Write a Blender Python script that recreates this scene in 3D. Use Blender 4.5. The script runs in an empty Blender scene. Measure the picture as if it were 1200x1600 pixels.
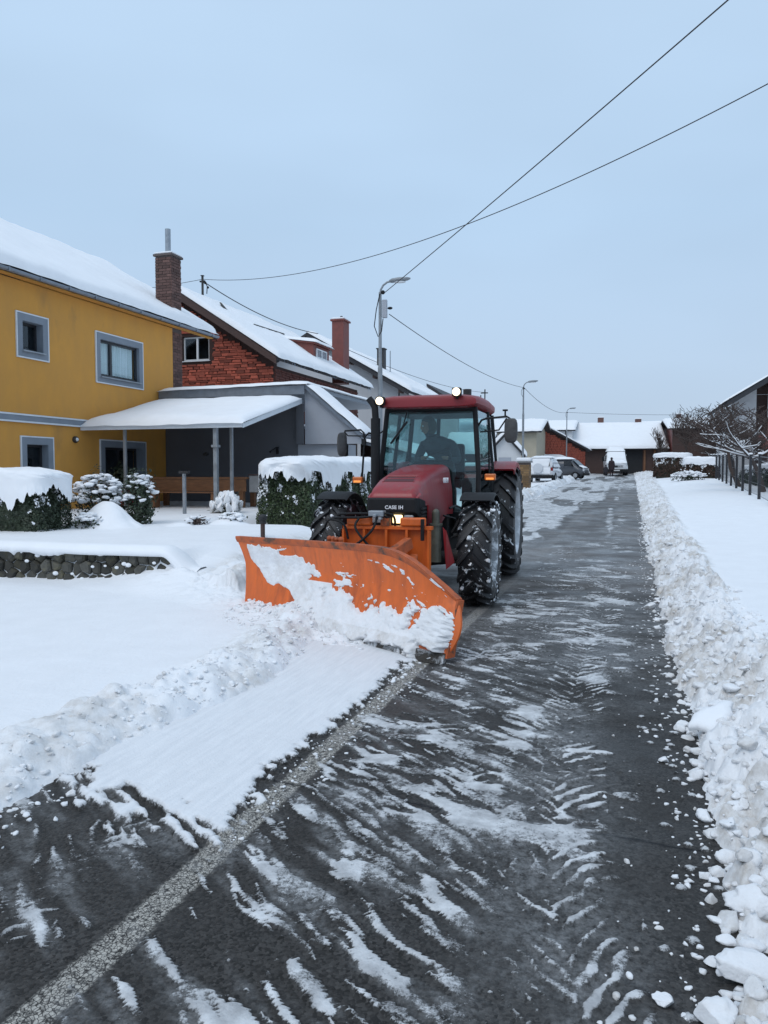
import bpy, math, random
import numpy as np
from mathutils import Vector, Matrix

scene = bpy.context.scene
COL = scene.collection
R = math.radians

# ------------------------------------------------------------------ camera
YAW = math.atan(385/1200); PITCH = math.atan(62/1200)
cam_d = bpy.data.cameras.new('camera'); cam = bpy.data.objects.new('camera', cam_d); COL.objects.link(cam)
cam.location = (0, 0, 1.5)
cam.rotation_euler = (math.pi/2 - PITCH, 0, YAW)
cam_d.sensor_fit = 'VERTICAL'; cam_d.sensor_height = 32.0; cam_d.lens = 1200/1600*32.0
cam_d.clip_start = .05; cam_d.clip_end = 3000
scene.camera = cam

# ------------------------------------------------------------------ sky and light (overcast, late blue afternoon)
SUN_EL, SUN_AZ = R(52), R(200)
world = bpy.data.worlds.new('World'); scene.world = world; world.use_nodes = True
nt = world.node_tree; N = nt.nodes; L = nt.links; N.clear()
out = N.new('ShaderNodeOutputWorld'); bg = N.new('ShaderNodeBackground'); bg.inputs['Strength'].default_value = .1
sky = N.new('ShaderNodeTexSky'); sky.sky_type = 'NISHITA'; sky.sun_disc = False
sky.sun_elevation = SUN_EL; sky.sun_rotation = SUN_AZ; sky.air_density = 1.0; sky.dust_density = 2.0
tc = N.new('ShaderNodeTexCoord'); sep = N.new('ShaderNodeSeparateXYZ'); L.new(tc.outputs['Generated'], sep.inputs[0])
ramp = N.new('ShaderNodeValToRGB'); L.new(sep.outputs['Z'], ramp.inputs[0])
cr = ramp.color_ramp
cr.elements[0].position = 0.0;  cr.elements[0].color = (.45, .55, .69, 1)
cr.elements[1].position = 1.0;  cr.elements[1].color = (.64, .79, .97, 1)
for p, c in ((.08, (.445, .565, .72, 1)), (.30, (.44, .60, .79, 1)), (.55, (.50, .665, .86, 1))):
    e = cr.elements.new(p); e.color = c
mul = N.new('ShaderNodeVectorMath'); mul.operation = 'SCALE'; mul.inputs['Scale'].default_value = 10.0
L.new(ramp.outputs[0], mul.inputs[0])
cn = N.new('ShaderNodeTexNoise'); cn.inputs['Scale'].default_value = 1.6; cn.inputs['Detail'].default_value = 3
mp = N.new('ShaderNodeMapping'); mp.inputs['Scale'].default_value = (1, 1, 3.0); L.new(tc.outputs['Generated'], mp.inputs[0]); L.new(mp.outputs[0], cn.inputs['Vector'])
cm = N.new('ShaderNodeMapRange'); cm.inputs[1].default_value = .3; cm.inputs[2].default_value = .7; cm.inputs[3].default_value = .94; cm.inputs[4].default_value = 1.06
L.new(cn.outputs[0], cm.inputs[0])
mul2 = N.new('ShaderNodeVectorMath'); mul2.operation = 'SCALE'; L.new(mul.outputs[0], mul2.inputs[0]); L.new(cm.outputs[0], mul2.inputs['Scale'])
mix = N.new('ShaderNodeMix'); mix.data_type = 'RGBA'; mix.inputs['Factor'].default_value = .92   # thick cloud over the clear sky
L.new(sky.outputs[0], mix.inputs['A']); L.new(mul2.outputs[0], mix.inputs['B'])
L.new(mix.outputs['Result'], bg.inputs['Color']); L.new(bg.outputs[0], out.inputs[0])
sun_d = bpy.data.lights.new('sun', 'SUN'); sun_d.energy = .9; sun_d.angle = R(35); sun_d.color = (1, .96, .92)
sun = bpy.data.objects.new('sun', sun_d); COL.objects.link(sun)
_az = SUN_AZ; _d = Vector((math.sin(_az)*math.cos(SUN_EL), math.cos(_az)*math.cos(SUN_EL), math.sin(SUN_EL)))
sun.rotation_euler = _d.to_track_quat('Z', 'Y').to_euler()
scene.view_settings.view_transform = 'Standard'; scene.view_settings.look = 'None'
scene.view_settings.gamma = 1; scene.view_settings.exposure = 0.17; scene.view_settings.use_curve_mapping = False
scene.render.engine = 'CYCLES'
try:
    scene.cycles.transparent_max_bounces = 16; scene.cycles.max_bounces = 6
except Exception: pass

# ------------------------------------------------------------------ helpers
rng = np.random.default_rng(7); rnd = random.Random(11)

def base(y):                       # the street climbs a little beyond the tractor
    y = np.asarray(y, float)
    t = np.clip(y - 15, 0, 75)
    return .0205*np.where(t < 6, t*t/12, t - 3)
def bs(y): return float(base(y))

def _hash(ix, iy, s):
    h = (ix.astype(np.int64)*374761393 + iy.astype(np.int64)*668265263 + int(s)*982451653) & 0x7fffffff
    h = ((h ^ (h >> 13))*1274126177) & 0x7fffffff
    h = (h ^ (h >> 16)) & 0x7fffffff
    h = (h*1103515245 + 12345) & 0x7fffffff
    return ((h >> 7) & 0xffff)/65535.0
def vnoise(x, y, s=0):
    x = np.asarray(x, float); y = np.asarray(y, float)
    ix = np.floor(x); iy = np.floor(y); fx = x-ix; fy = y-iy
    fx = fx*fx*fx*(fx*(fx*6-15)+10); fy = fy*fy*fy*(fy*(fy*6-15)+10)
    a = _hash(ix, iy, s); b = _hash(ix+1, iy, s); c = _hash(ix, iy+1, s); d = _hash(ix+1, iy+1, s)
    return (a*(1-fx)+b*fx)*(1-fy) + (c*(1-fx)+d*fx)*fy
def fbm(x, y, s=0, o=4, g=.5):
    t = 0; a = 1; n = 0
    for k in range(o):
        ca, sa = math.cos(k*1.1), math.sin(k*1.1); f = 2.03**k
        t = t + a*vnoise((x*ca-y*sa)*f+k*17.3, (x*sa+y*ca)*f-k*9.1, s+k); n += a; a *= g
    return t/n
def worley(x, y, s=0):             # distance to the nearest jittered point, and that cell's random number
    ix = np.floor(x); iy = np.floor(y); best = np.full(np.shape(x), 9.0); rr = np.zeros(np.shape(x))
    for dx in (-1, 0, 1):
        for dy in (-1, 0, 1):
            cx, cy = ix+dx, iy+dy
            px = cx+_hash(cx, cy, s); py = cy+_hash(cx, cy, s+5); q = _hash(cx, cy, s+9)
            d = np.hypot(x-px, y-py); m = d < best
            best = np.where(m, d, best); rr = np.where(m, q, rr)
    return best, rr
def lumps(x, y, size, s=0):        # rounded clods of about the given size, 0..1
    x = x + size*.5*(fbm(x/size*1.7, y/size*1.7, s+40, 2)-.5); y = y + size*.5*(fbm(x/size*1.7, y/size*1.7, s+43, 2)-.5)
    d, q = worley(x/size, y/size, s)
    r = .42+.45*q; k = np.clip(r*r-d*d, 0, None)
    return .45*np.sqrt(k)/.87 + .55*k/.75
def sst(a, b, x):
    t = np.clip((x-a)/(b-a), 0, 1); return t*t*(3-2*t)

def link(o, parent=None):
    COL.objects.link(o)
    if parent is not None: o.parent = parent
    return o
def tag(o, label=None, cat=None, group=None, kind=None):
    if label: o['label'] = label
    if cat: o['category'] = cat
    if group: o['group'] = group
    if kind: o['kind'] = kind
    return o
def thing(name, loc, label, cat, group=None, rz=0):
    o = bpy.data.objects.new(name, None); o.location = loc; o.rotation_euler = (0, 0, rz); o.empty_display_size = .2
    COL.objects.link(o); return tag(o, label, cat, group)
def ror(o):                        # the origin of the thing a part belongs to
    while o.parent is not None: o = o.parent
    return o.location
def mesh_np(name, V, F, mat, parent=None, smooth=False, attrs=None, world=True, mats=None, fm=None):
    V = np.asarray(V, np.float32).reshape(-1, 3).copy()
    if parent is not None and world:
        V -= np.array(ror(parent), np.float32)
    me = bpy.data.meshes.new(name)
    if isinstance(F, np.ndarray):
        k = F.shape[1]
        me.vertices.add(len(V)); me.vertices.foreach_set('co', V.ravel())
        me.loops.add(F.size); me.loops.foreach_set('vertex_index', F.astype(np.int32).ravel())
        me.polygons.add(len(F)); me.polygons.foreach_set('loop_start', np.arange(0, F.size, k, dtype=np.int32))
        me.update(calc_edges=True)
    else:
        me.from_pydata([tuple(map(float, v)) for v in V], [], F); me.update()
    for m in (mats or [mat]): me.materials.append(m)
    if fm is not None: me.polygons.foreach_set('material_index', np.asarray(fm, np.int32))
    if smooth: me.polygons.foreach_set('use_smooth', np.ones(len(me.polygons), bool))
    for k_, v_ in (attrs or {}).items():
        a = me.attributes.new(k_, 'FLOAT', 'POINT'); a.data.foreach_set('value', np.asarray(v_, np.float32).ravel())
    me.validate()
    o = bpy.data.objects.new(name, me)
    return link(o, parent)
def gridfaces(nr, nc):
    i = np.arange(nr-1)[:, None]*nc + np.arange(nc-1)[None, :]
    return np.stack([i, i+1, i+nc+1, i+nc], -1).reshape(-1, 4)

class Fr:                          # a frame: a along the wall, b up, c outwards
    def __init__(s, o, u, n): s.o = Vector(o); s.u = Vector(u).normalized(); s.n = Vector(n).normalized(); s.v = Vector((0, 0, 1))
    def p(s, a, b, c=0): return s.o + s.u*a + s.v*b + s.n*c
WORLD = Fr((0, 0, 0), (1, 0, 0), (0, 1, 0))    # note: c = y, b = z

class MB:
    def __init__(s): s.V = []; s.F = []
    def add(s, V, F):
        n = len(s.V); s.V += [Vector(v) for v in V]; s.F += [tuple(i+n for i in f) for f in F]; return s
    def box(s, x0, x1, y0, y1, z0, z1, rot=None, piv=None):
        V = [Vector((x, y, z)) for z in (z0, z1) for y in (y0, y1) for x in (x0, x1)]
        if rot is not None:
            pv = Vector(piv) if piv is not None else Vector(((x0+x1)/2, (y0+y1)/2, (z0+z1)/2))
            V = [rot @ (v-pv) + pv for v in V]
        return s.add(V, [(0, 2, 3, 1), (4, 5, 7, 6), (0, 1, 5, 4), (2, 6, 7, 3), (0, 4, 6, 2), (1, 3, 7, 5)])
    def fbox(s, fr, a0, a1, b0, b1, c0, c1):
        V = [fr.p(a, b, c) for c in (c0, c1) for b in (b0, b1) for a in (a0, a1)]
        return s.add(V, [(0, 2, 3, 1), (4, 5, 7, 6), (0, 1, 5, 4), (2, 6, 7, 3), (0, 4, 6, 2), (1, 3, 7, 5)])
    def quad(s, a, b, c, d): return s.add([a, b, c, d], [(0, 1, 2, 3)])
    def slab(s, pts, t):           # a polygon given thickness t (a vector)
        n = len(pts); P = [Vector(p) for p in pts]; t = Vector(t); Q = [p+t for p in P]
        return s.add(P+Q, [tuple(range(n))[::-1], tuple(range(n, 2*n))] + [(i, (i+1) % n, n+(i+1) % n, n+i) for i in range(n)])
    def tube(s, pts, r, n=8, cap=True, sq=1.0):
        P = [Vector(p) for p in pts]; rs = r if hasattr(r, '__len__') else [r]*len(P)
        V = []; ref = None
        for i, p in enumerate(P):
            t = (P[min(i+1, len(P)-1)]-P[max(i-1, 0)])
            if t.length < 1e-9: t = Vector((0, 0, 1))
            t.normalize()
            if ref is None: ref = Vector((0, 0, 1)) if abs(t.z) < .9 else Vector((1, 0, 0))
            a = t.cross(ref)
            if a.length < 1e-6: a = t.cross(Vector((0, 1, .1)))
            a.normalize(); b = a.cross(t); ref = b
            for k in range(n):
                w = 2*math.pi*k/n; V.append(p + (a*math.cos(w)+b*math.sin(w)*sq)*rs[i])
        F = []
        for i in range(len(P)-1):
            for k in range(n):
                k2 = (k+1) % n; F.append((i*n+k, i*n+k2, (i+1)*n+k2, (i+1)*n+k))
        if cap: F += [tuple(range(n))[::-1], tuple(range((len(P)-1)*n, len(P)*n))]
        return s.add(V, F)
    def cyl(s, c, ax, r, h, n=20, r2=None):
        c = Vector(c); ax = Vector(ax).normalized(); return s.tube([c-ax*h/2, c+ax*h/2], [r, r if r2 is None else r2], n)
    def lathe(s, c, ax, prof, n=32, close=True):   # prof: (radius, offset along the axis)
        c = Vector(c); ax = Vector(ax).normalized(); a = ax.orthogonal().normalized(); b = ax.cross(a); V = []
        for (r, h) in prof:
            for k in range(n):
                w = 2*math.pi*k/n; V.append(c + ax*h + (a*math.cos(w)+b*math.sin(w))*r)
        m = len(prof); F = []
        for i in range(m if close else m-1):
            j = (i+1) % m
            for k in range(n):
                k2 = (k+1) % n; F.append((i*n+k, i*n+k2, j*n+k2, j*n+k))
        return s.add(V, F)
    def loft(s, secs, cap=True):   # sections: lists of the same number of points, closed rings
        n = len(secs[0]); V = [v for sec in secs for v in sec]; F = []
        for i in range(len(secs)-1):
            for k in range(n):
                k2 = (k+1) % n; F.append((i*n+k, i*n+k2, (i+1)*n+k2, (i+1)*n+k))
        if cap: F += [tuple(range(n))[::-1], tuple(range((len(secs)-1)*n, len(secs)*n))]
        return s.add(V, F)
    def sphere(s, c, r, n=10, m=7, sc=(1, 1, 1)):
        c = Vector(c); V = []; F = []
        for i in range(m+1):
            t = math.pi*i/m
            for k in range(n):
                w = 2*math.pi*k/n; V.append(c + Vector((r*sc[0]*math.sin(t)*math.cos(w), r*sc[1]*math.sin(t)*math.sin(w), r*sc[2]*math.cos(t))))
        for i in range(m):
            for k in range(n):
                k2 = (k+1) % n; F.append((i*n+k, (i+1)*n+k, (i+1)*n+k2, i*n+k2))
        return s.add(V, F)
    def build(s, name, mat, parent=None, smooth=False, world=True, bevel=0, label=None, kind=None, auto=None):
        off = Vector(ror(parent)) if (parent is not None and world) else Vector((0, 0, 0))
        me = bpy.data.meshes.new(name); me.from_pydata([v-off for v in s.V], [], s.F); me.update(); me.materials.append(mat)
        import bmesh
        bm = bmesh.new(); bm.from_mesh(me); bmesh.ops.recalc_face_normals(bm, faces=bm.faces); bm.to_mesh(me); bm.free()
        if smooth or auto:
            me.polygons.foreach_set('use_smooth', np.ones(len(me.polygons), bool))
            me.set_sharp_from_angle(angle=R(auto or 40))
        o = bpy.data.objects.new(name, me); link(o, parent)
        if bevel:
            md = o.modifiers.new('bevel', 'BEVEL'); md.width = bevel; md.segments = 2; md.limit_method = 'ANGLE'; md.angle_limit = R(40)
        return tag(o, label, None, None, kind)

# ------------------------------------------------------------------ materials
def inp(n, k, v): n.inputs[k].default_value = v
def newmat(name):
    m = bpy.data.materials.new(name); m.use_nodes = True; nt = m.node_tree; b = nt.nodes['Principled BSDF']
    return m, nt, b
def noise(nt, scale, detail=4, rough=.55, coord='Object', stretch=None, dist=0):
    tc = nt.nodes.new('ShaderNodeTexCoord'); n = nt.nodes.new('ShaderNodeTexNoise')
    n.inputs['Scale'].default_value = scale; n.inputs['Detail'].default_value = detail; n.inputs['Roughness'].default_value = rough
    n.inputs['Distortion'].default_value = dist
    if stretch:
        mp = nt.nodes.new('ShaderNodeMapping'); mp.inputs['Scale'].default_value = stretch
        nt.links.new(tc.outputs[coord], mp.inputs[0]); nt.links.new(mp.outputs[0], n.inputs['Vector'])
    else: nt.links.new(tc.outputs[coord], n.inputs['Vector'])
    return n.outputs[0]
def mrange(nt, x, a, b, c=0., d=1., smooth=False):
    n = nt.nodes.new('ShaderNodeMapRange'); n.inputs[1].default_value = a; n.inputs[2].default_value = b
    n.inputs[3].default_value = c; n.inputs[4].default_value = d
    if smooth: n.interpolation_type = 'SMOOTHSTEP'
    nt.links.new(x, n.inputs[0]); return n.outputs[0]
def mixc(nt, f, a, b):
    n = nt.nodes.new('ShaderNodeMix'); n.data_type = 'RGBA'
    for k, v in (('Factor', f), ('A', a), ('B', b)):
        if hasattr(v, 'default_value') or isinstance(v, bpy.types.NodeSocket): nt.links.new(v, n.inputs[k])
        elif k == 'Factor': n.inputs[k].default_value = v
        else: n.inputs[k].default_value = (*v[:3], 1)
    return n.outputs['Result']
def math_(nt, op, a, b=None):
    n = nt.nodes.new('ShaderNodeMath'); n.operation = op
    for i, v in enumerate((a, b)):
        if v is None: continue
        if isinstance(v, bpy.types.NodeSocket): nt.links.new(v, n.inputs[i])
        else: n.inputs[i].default_value = v
    return n.outputs[0]
def bump(nt, b, h, strength=.3, dist=.01):
    n = nt.nodes.new('ShaderNodeBump'); n.inputs['Strength'].default_value = strength; n.inputs['Distance'].default_value = dist
    nt.links.new(h, n.inputs['Height']); nt.links.new(n.outputs[0], b.inputs['Normal'])
def pm(name, col, rough=.7, var=.12, scale=6., bmp=0., bscale=60., metal=0., rndvar=0., col2=None, thr=(.45, .6), stretch=None, spec=.5, coat=0.):
    m, nt, b = newmat(name)
    f = mrange(nt, noise(nt, scale, 5, .6, stretch=stretch), .3, .7)
    lo = [c*(1-var) for c in col]; hi = [min(1, c*(1+var)) for c in col]
    c = mixc(nt, f, lo, hi)
    if col2 is not None:
        g = mrange(nt, noise(nt, scale*.45, 6, .65, stretch=stretch), *thr); c = mixc(nt, g, c, col2)
    if rndvar:
        oi = nt.nodes.new('ShaderNodeObjectInfo'); hs = nt.nodes.new('ShaderNodeHueSaturation')
        nt.links.new(mrange(nt, oi.outputs['Random'], 0, 1, 1-rndvar, 1+rndvar), hs.inputs['Value']); nt.links.new(c, hs.inputs['Color']); c = hs.outputs[0]
    nt.links.new(c, b.inputs['Base Color']); b.inputs['Roughness'].default_value = rough; b.inputs['Metallic'].default_value = metal
    b.inputs['Specular IOR Level'].default_value = spec; b.inputs['Coat Weight'].default_value = coat
    nt.links.new(mrange(nt, f, 0, 1, rough*.85, min(1, rough*1.12)), b.inputs['Roughness'])
    if bmp: bump(nt, b, noise(nt, bscale, 5, .6), bmp, .01)
    return m
def emis(name, col, s):
    m, nt, b = newmat(name); b.inputs['Base Color'].default_value = (*col, 1); b.inputs['Emission Color'].default_value = (*col, 1)
    b.inputs['Emission Strength'].default_value = s; b.inputs['Roughness'].default_value = .3; return m
def glassmat(name, tint, gloss=.12, rough=.03):
    m, nt, b = newmat(name); nt.nodes.remove(b); o = nt.nodes['Material Output']
    t = nt.nodes.new('ShaderNodeBsdfTransparent'); t.inputs[0].default_value = (*tint, 1)
    g = nt.nodes.new('ShaderNodeBsdfGlossy'); g.inputs['Roughness'].default_value = rough; g.inputs[0].default_value = (.9, .95, 1, 1)
    fr = nt.nodes.new('ShaderNodeLayerWeight'); fr.inputs[0].default_value = .5
    mx = nt.nodes.new('ShaderNodeMixShader'); f = math_(nt, 'MULTIPLY', math_(nt, 'POWER', fr.outputs['Facing'], 4.0), .8); f = math_(nt, 'ADD', f, .025+gloss*.15)
    nt.links.new(f, mx.inputs[0]); nt.links.new(t.outputs[0], mx.inputs[1]); nt.links.new(g.outputs[0], mx.inputs[2])
    nt.links.new(mx.outputs[0], o.inputs[0]); return m

def snow_material(name, dirtattr=False, grain=90., bs_=.35, col=(.84, .85, .87), dirtcol=(.33, .28, .22)):
    m, nt, b = newmat(name)
    f = mrange(nt, noise(nt, 3., 6, .6), .3, .7)
    c = mixc(nt, f, [x*.95 for x in col], col)
    if dirtattr:
        at = nt.nodes.new('ShaderNodeAttribute'); at.attribute_name = 'dirt'
        n1 = mrange(nt, noise(nt, 7., 6, .7), .40, .68); d = math_(nt, 'MULTIPLY', at.outputs['Fac'], n1)
        n2 = mrange(nt, noise(nt, 26., 5, .7), .3, .75); d2 = math_(nt, 'MULTIPLY', at.outputs['Fac'], n2)
        c = mixc(nt, math_(nt, 'MULTIPLY', d2, .42), c, (.53, .49, .43)); c = mixc(nt, math_(nt, 'MULTIPLY', d, .75), c, dirtcol)
        sp = mrange(nt, noise(nt, 160., 2, .5), .70, .76); c = mixc(nt, math_(nt, 'MULTIPLY', math_(nt, 'MULTIPLY', sp, at.outputs['Fac']), .6), c, (.16, .13, .10))
    nt.links.new(c, b.inputs['Base Color']); b.inputs['Roughness'].default_value = .62; b.inputs['Specular IOR Level'].default_value = .35
    n1 = noise(nt, grain, 6, .7); n2 = noise(nt, grain*.22, 5, .6)
    bump(nt, b, math_(nt, 'ADD', math_(nt, 'MULTIPLY', n1, .5), n2), bs_, .012)
    return m
M = {}
M['snow'] = snow_material('snow')
M['snow_soft'] = snow_material('snow_soft', False, 40., .16)
M['snow_dirty'] = snow_material('snow_dirty', True, 110., .6)
M['black'] = pm('black_plastic', (.014, .0145, .016), .6, .25, 8, .15, 90, spec=.22)
M['dark'] = pm('dark_metal', (.032, .033, .035), .6, .3, 7, .2, 60, spec=.3, col2=(.10, .085, .065), thr=(.5, .75))
M['steel'] = pm('grey_galvanised_steel', (.30, .33, .36), .45, .2, 5, .05, 60, metal=.5)
M['rim'] = pm('silver_rim', (.40, .42, .44), .5, .2, 8, .1, 60, metal=.35, col2=(.70, .72, .75), thr=(.5, .62))
M['wire'] = pm('black_cable', (.02, .02, .024), .6, .1)
M['rubber'] = None
# ================================================================== the road
def blade_behind(X, Y): return (Y-5.82) > -(X+1.37)*.651
def spans(*a):
    o = []
    for x0, x1, st in a: o.append(np.arange(x0, x1, st))
    o.append([a[-1][1]]); return np.concatenate(o)
xs = spans((-7, -3.2, .07), (-3.2, .75, .0125), (.75, 2.2, .08))
ys = spans((-5, 1.3, .08), (1.3, 5, .0125), (5, 12, .022), (12, 40, .07), (40, 112, .35))
X, Y = np.meshgrid(xs, ys)
wx = X + .05*(fbm(X*3, Y*3, 3)-.5); wy = Y + .10*(fbm(X*2.5, Y*2.5, 4)-.5)
u = wx*.80 - wy*.60; v = wx*.60 + wy*.80                      # along and across the scraper marks
st1 = fbm(u*2.1, v*12.5, 21, 3, .55)
st2 = fbm(u*4.2+9, v*26.0, 25, 3, .55)
big = fbm(X*1.1, Y*.9, 31, 3)
fine = fbm(X*38, Y*38, 37, 3, .6)
mid = fbm(X*9, Y*9, 39, 3, .6)
near = 1-sst(5.0, 9.0, Y)
cov = np.zeros_like(X)
# diagonal scraper streaks, left of the right-hand wheel track
zone = sst(-1.75, -1.35, X)*(1-sst(-.62, -.25, X))
cov = np.maximum(cov, zone*near*(sst(.535, .73, st1 + .40*(big-.5) + .20*(mid-.5) + .16*(fine-.5))))
cov = np.maximum(cov, .95*zone*near*sst(.54, .66, st2 + .3*(big-.5)))
zoneL = (1-sst(-1.72, -1.62, X))*(1-sst(2.9, 3.3, Y+.25*(mid-.5)))
cov = np.maximum(cov, .85*zoneL*sst(.47, .64, st1*.5+st2*.5 + .2*(big-.5)))
# tread prints: a V of lug marks in each wheel track
def tread(xc, half, pitch, k, seed, y0, y1, thr, amp):
    dx = wx-xc; ad = np.abs(dx)
    ph = (wy - k*ad)/pitch + 1.5*(fbm(X*5, Y*5, seed, 3)-.5) + np.where(dx > 0, .5, 0)
    tri = np.abs((ph % 1)-.5)*2
    e = (1-sst(half*.55, half*1.1, ad + .14*(mid-.5)))*sst(y0, y0+.5, Y)*(1-sst(y1*.8, y1, Y))
    w = .45*fbm(X*2.2, Y*1.6, seed+3, 3)+.55*fbm(X*7, Y*8, seed+5, 3)
    return amp*e*sst(thr, thr+.20, tri*.42 + w*.80)
cov = np.maximum(cov, tread(-.72, .26, .10, .9, 67, 3.0, 16, .66, .8))
xct = -.30 + .16*(1-sst(1.9, 2.9, Y)) + .05*np.sin(Y*.9)
cov = np.maximum(cov, tread(xct, .27, .115, 1.25, 51, 1.2, 14, .60, .95))
cov = np.maximum(cov, tread(-2.02, .24, .105, 1.2, 57, -5, 3.2, .66, .7))
cov = np.maximum(cov, tread(-1.15, .30, .13, .7, 61, 3.2, 18, .64, .85))
# ripples scraped across the lane further on
rip = fbm(X*1.6, Y*9.5/(1+.05*Y), 71, 3, .55)
far1 = sst(4.2, 7, Y)*(1-sst(15, 22, Y))
cov = np.maximum(cov, .72*far1*sst(.48, .68, rip+.22*(big-.5)+.16*(mid-.5))*sst(-1.7, -1.4, X)*(1-sst(-.02, .25, X)))
cov = np.maximum(cov, .80*sst(3.6, 6, Y)*(1-sst(24, 34, Y))*np.exp(-((X+.30+.04*np.sin(Y*.7))/.24)**2)*sst(.40, .66, rip*.55+mid*.2+fbm(X*3, Y*3, 77, 3)*.25))
# packed snow left on the far side of the lane and in between the wheel tracks beyond the tractor
fx = X + .35*(fbm(X*.6, Y*.25, 81, 3)-.5)
farp = fbm(X*1.2, Y*.22, 83, 4, .55)
cov = np.maximum(cov, sst(12.5, 19, Y)*(1-sst(-1.95, -1.55, fx))*sst(.36, .46, farp))
cov = np.maximum(cov, sst(26, 34, Y)*(1-sst(-1.35, -.85, fx))*sst(.36, .48, farp))
cov = np.maximum(cov, .8*sst(14, 20, Y)*np.exp(-((fx+.62)/.16)**2)*sst(.42, .55, farp))
cov = np.maximum(cov, .8*sst(36, 50, Y)*sst(.47, .56, farp))
cov = np.maximum(cov, .9*(1-sst(-3.7, -3.2, X + .3*(mid-.5)))*sst(7, 8, Y))
# the thin white swath the blade has left beside the edge line
wob = .22*(fbm(X*2.3, Y*2.3, 91, 4)-.5); wob2 = .10*(fbm(X*9, Y*9, 95, 3)-.5)
inb = ~blade_behind(X, Y)
sw = (1-sst(-1.68, -1.60, X + wob*.55 + wob2*1.8 - .16*(st2-.5) + .10*(fine-.5) - .02*np.sin(Y*3)))*sst(2.98, 3.12, Y + wob*2.2 + wob2*3.5 + .5*(st2-.5) + .55*(X+2.2)*(X > -2.2)+.1)*inb
cov = np.maximum(cov, sw)
cov = np.maximum(cov, .85*sst(2.4, 3.4, Y)*(1-sst(11, 16, Y))*sst(-1.5, -1.25, X)*(1-sst(-.1, .2, X))*sst(.60, .72, fbm(X*3.2+.8*Y, Y*13/(1+.06*Y), 79, 3, .6)+.25*(big-.5)))
cov = np.where(sw > .5, cov, cov*(.62+.38*sst(.40, .62, fbm(X*5, Y*5, 97, 3))))
# loose crumbs
cr_, q_ = worley(X/.05, Y/.05, 99)
crumb = (q_ > .90)*np.clip(1-cr_/.33, 0, 1)*sst(.40, .6, big)
cov = np.maximum(cov, .9*crumb*(Y < 9))
crL, qL = worley(X/.09, Y/.09, 101)
edgez = np.exp(-((X-.22)/.16)**2) + np.exp(-((X+1.55)/.14)**2)*(Y < 5)*(Y > 2.6)
cov = np.maximum(cov, .95*(qL > .80)*np.clip(1.15-crL/.36, 0, 1)*(edgez > .35)*(Y < 14))
slush = np.clip(.9*zone*near*sst(.42, .62, st1+.2*(big-.5)) + 1.0*far1*sst(.30, .56, rip*.6+big*.4) + .7*sst(.45, .62, fbm(X*2, Y*1.1, 111, 4))*sst(10, 15, Y)
                + .8*zoneL*sst(.38, .6, st1) + .9*np.exp(-((X-xct)/.26)**2)*sst(.38, .58, big)*sst(1.4, 2.4, Y), 0, 1)
slush = slush*(.35+.65*sst(.3, .6, mid))
brown = sst(5, 14, Y)*(.45+.55*sst(.42, .6, fbm(X*1.3, Y*.35, 121, 3)))*(1-cov)
thick = .010 + .018*sw
Z = base(Y) + thick*sst(.25, .75, cov)*(.88+.24*mid) + .003*(fine-.5)*cov + .004*crumb
# shallow crown, cracks and joints across the tarmac
lineq = np.abs(X - (-1.54 + .012*(fbm(Y*2, Y*0, 130, 2)-.5)))
line = (1-.85*sst(6.5, 12, Y))*(1-sst(.056, .066, lineq + .012*(fbm(X*45, Y*45, 133, 2)-.5)))
crack = np.zeros_like(X)
for (yc, x0, x1, sl) in ((3.33, -1.9, .3, -.05), (7.9, -2.0, .3, .03), (2.30, .0, .4, -.5)):
    dd = np.abs(Y - (yc + sl*(X-x0) + .05*(fbm(X*5, X*0+yc, 140, 3)-.5)))
    crack = np.maximum(crack, (1-sst(.004, .014, dd))*(X > x0)*(X < x1))
V = np.stack([X, Y, Z], -1)
m, nt, b = newmat('road_surface')
def attr(nt, n):
    a = nt.nodes.new('ShaderNodeAttribute'); a.attribute_name = n; return a.outputs['Fac']
tcn = nt.nodes.new('ShaderNodeTexCoord')
vor = nt.nodes.new('ShaderNodeTexVoronoi'); vor.inputs['Scale'].default_value = 95.; nt.links.new(tcn.outputs['Object'], vor.inputs['Vector'])
g1 = noise(nt, 220., 4, .7); g2 = noise(nt, 2.2, 5, .6)
asp = mixc(nt, mrange(nt, vor.outputs['Color'], .2, .95), (.016, .0155, .015), (.075, .071, .068))
asp = mixc(nt, mrange(nt, g1, .62, .74), asp, (.20, .195, .19))
asp = mixc(nt, mrange(nt, g2, .35, .8), asp, (.036, .034, .032))
asp = mixc(nt, math_(nt, 'MULTIPLY', attr(nt, 'brown'), .6), asp, (.15, .13, .118))
# worn edge line: paint left on the tops of the aggregate
v2 = nt.nodes.new('ShaderNodeTexVoronoi'); v2.feature = 'DISTANCE_TO_EDGE'; v2.inputs['Scale'].default_value = 70.; nt.links.new(tcn.outputs['Object'], v2.inputs['Vector'])
pw = math_(nt, 'MULTIPLY', mrange(nt, v2.outputs['Distance'], .03, .10), mrange(nt, noise(nt, 45., 6, .75), .40, .54))
paint = math_(nt, 'MULTIPLY', attr(nt, 'line'), pw)
asp = mixc(nt, paint, asp, (.44, .42, .38))
asp = mixc(nt, attr(nt, 'crack'), asp, (.006, .006, .007))
sl = math_(nt, 'MULTIPLY', attr(nt, 'slush'), mrange(nt, noise(nt, 30., 6, .75), .36, .66))
asp = mixc(nt, math_(nt, 'MULTIPLY', sl, .72), asp, (.30, .305, .31))
snf = math_(nt, 'ADD', attr(nt, 'cover'), math_(nt, 'MULTIPLY', math_(nt, 'SUBTRACT', noise(nt, 48., 7, .8), .5), 1.5))
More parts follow.
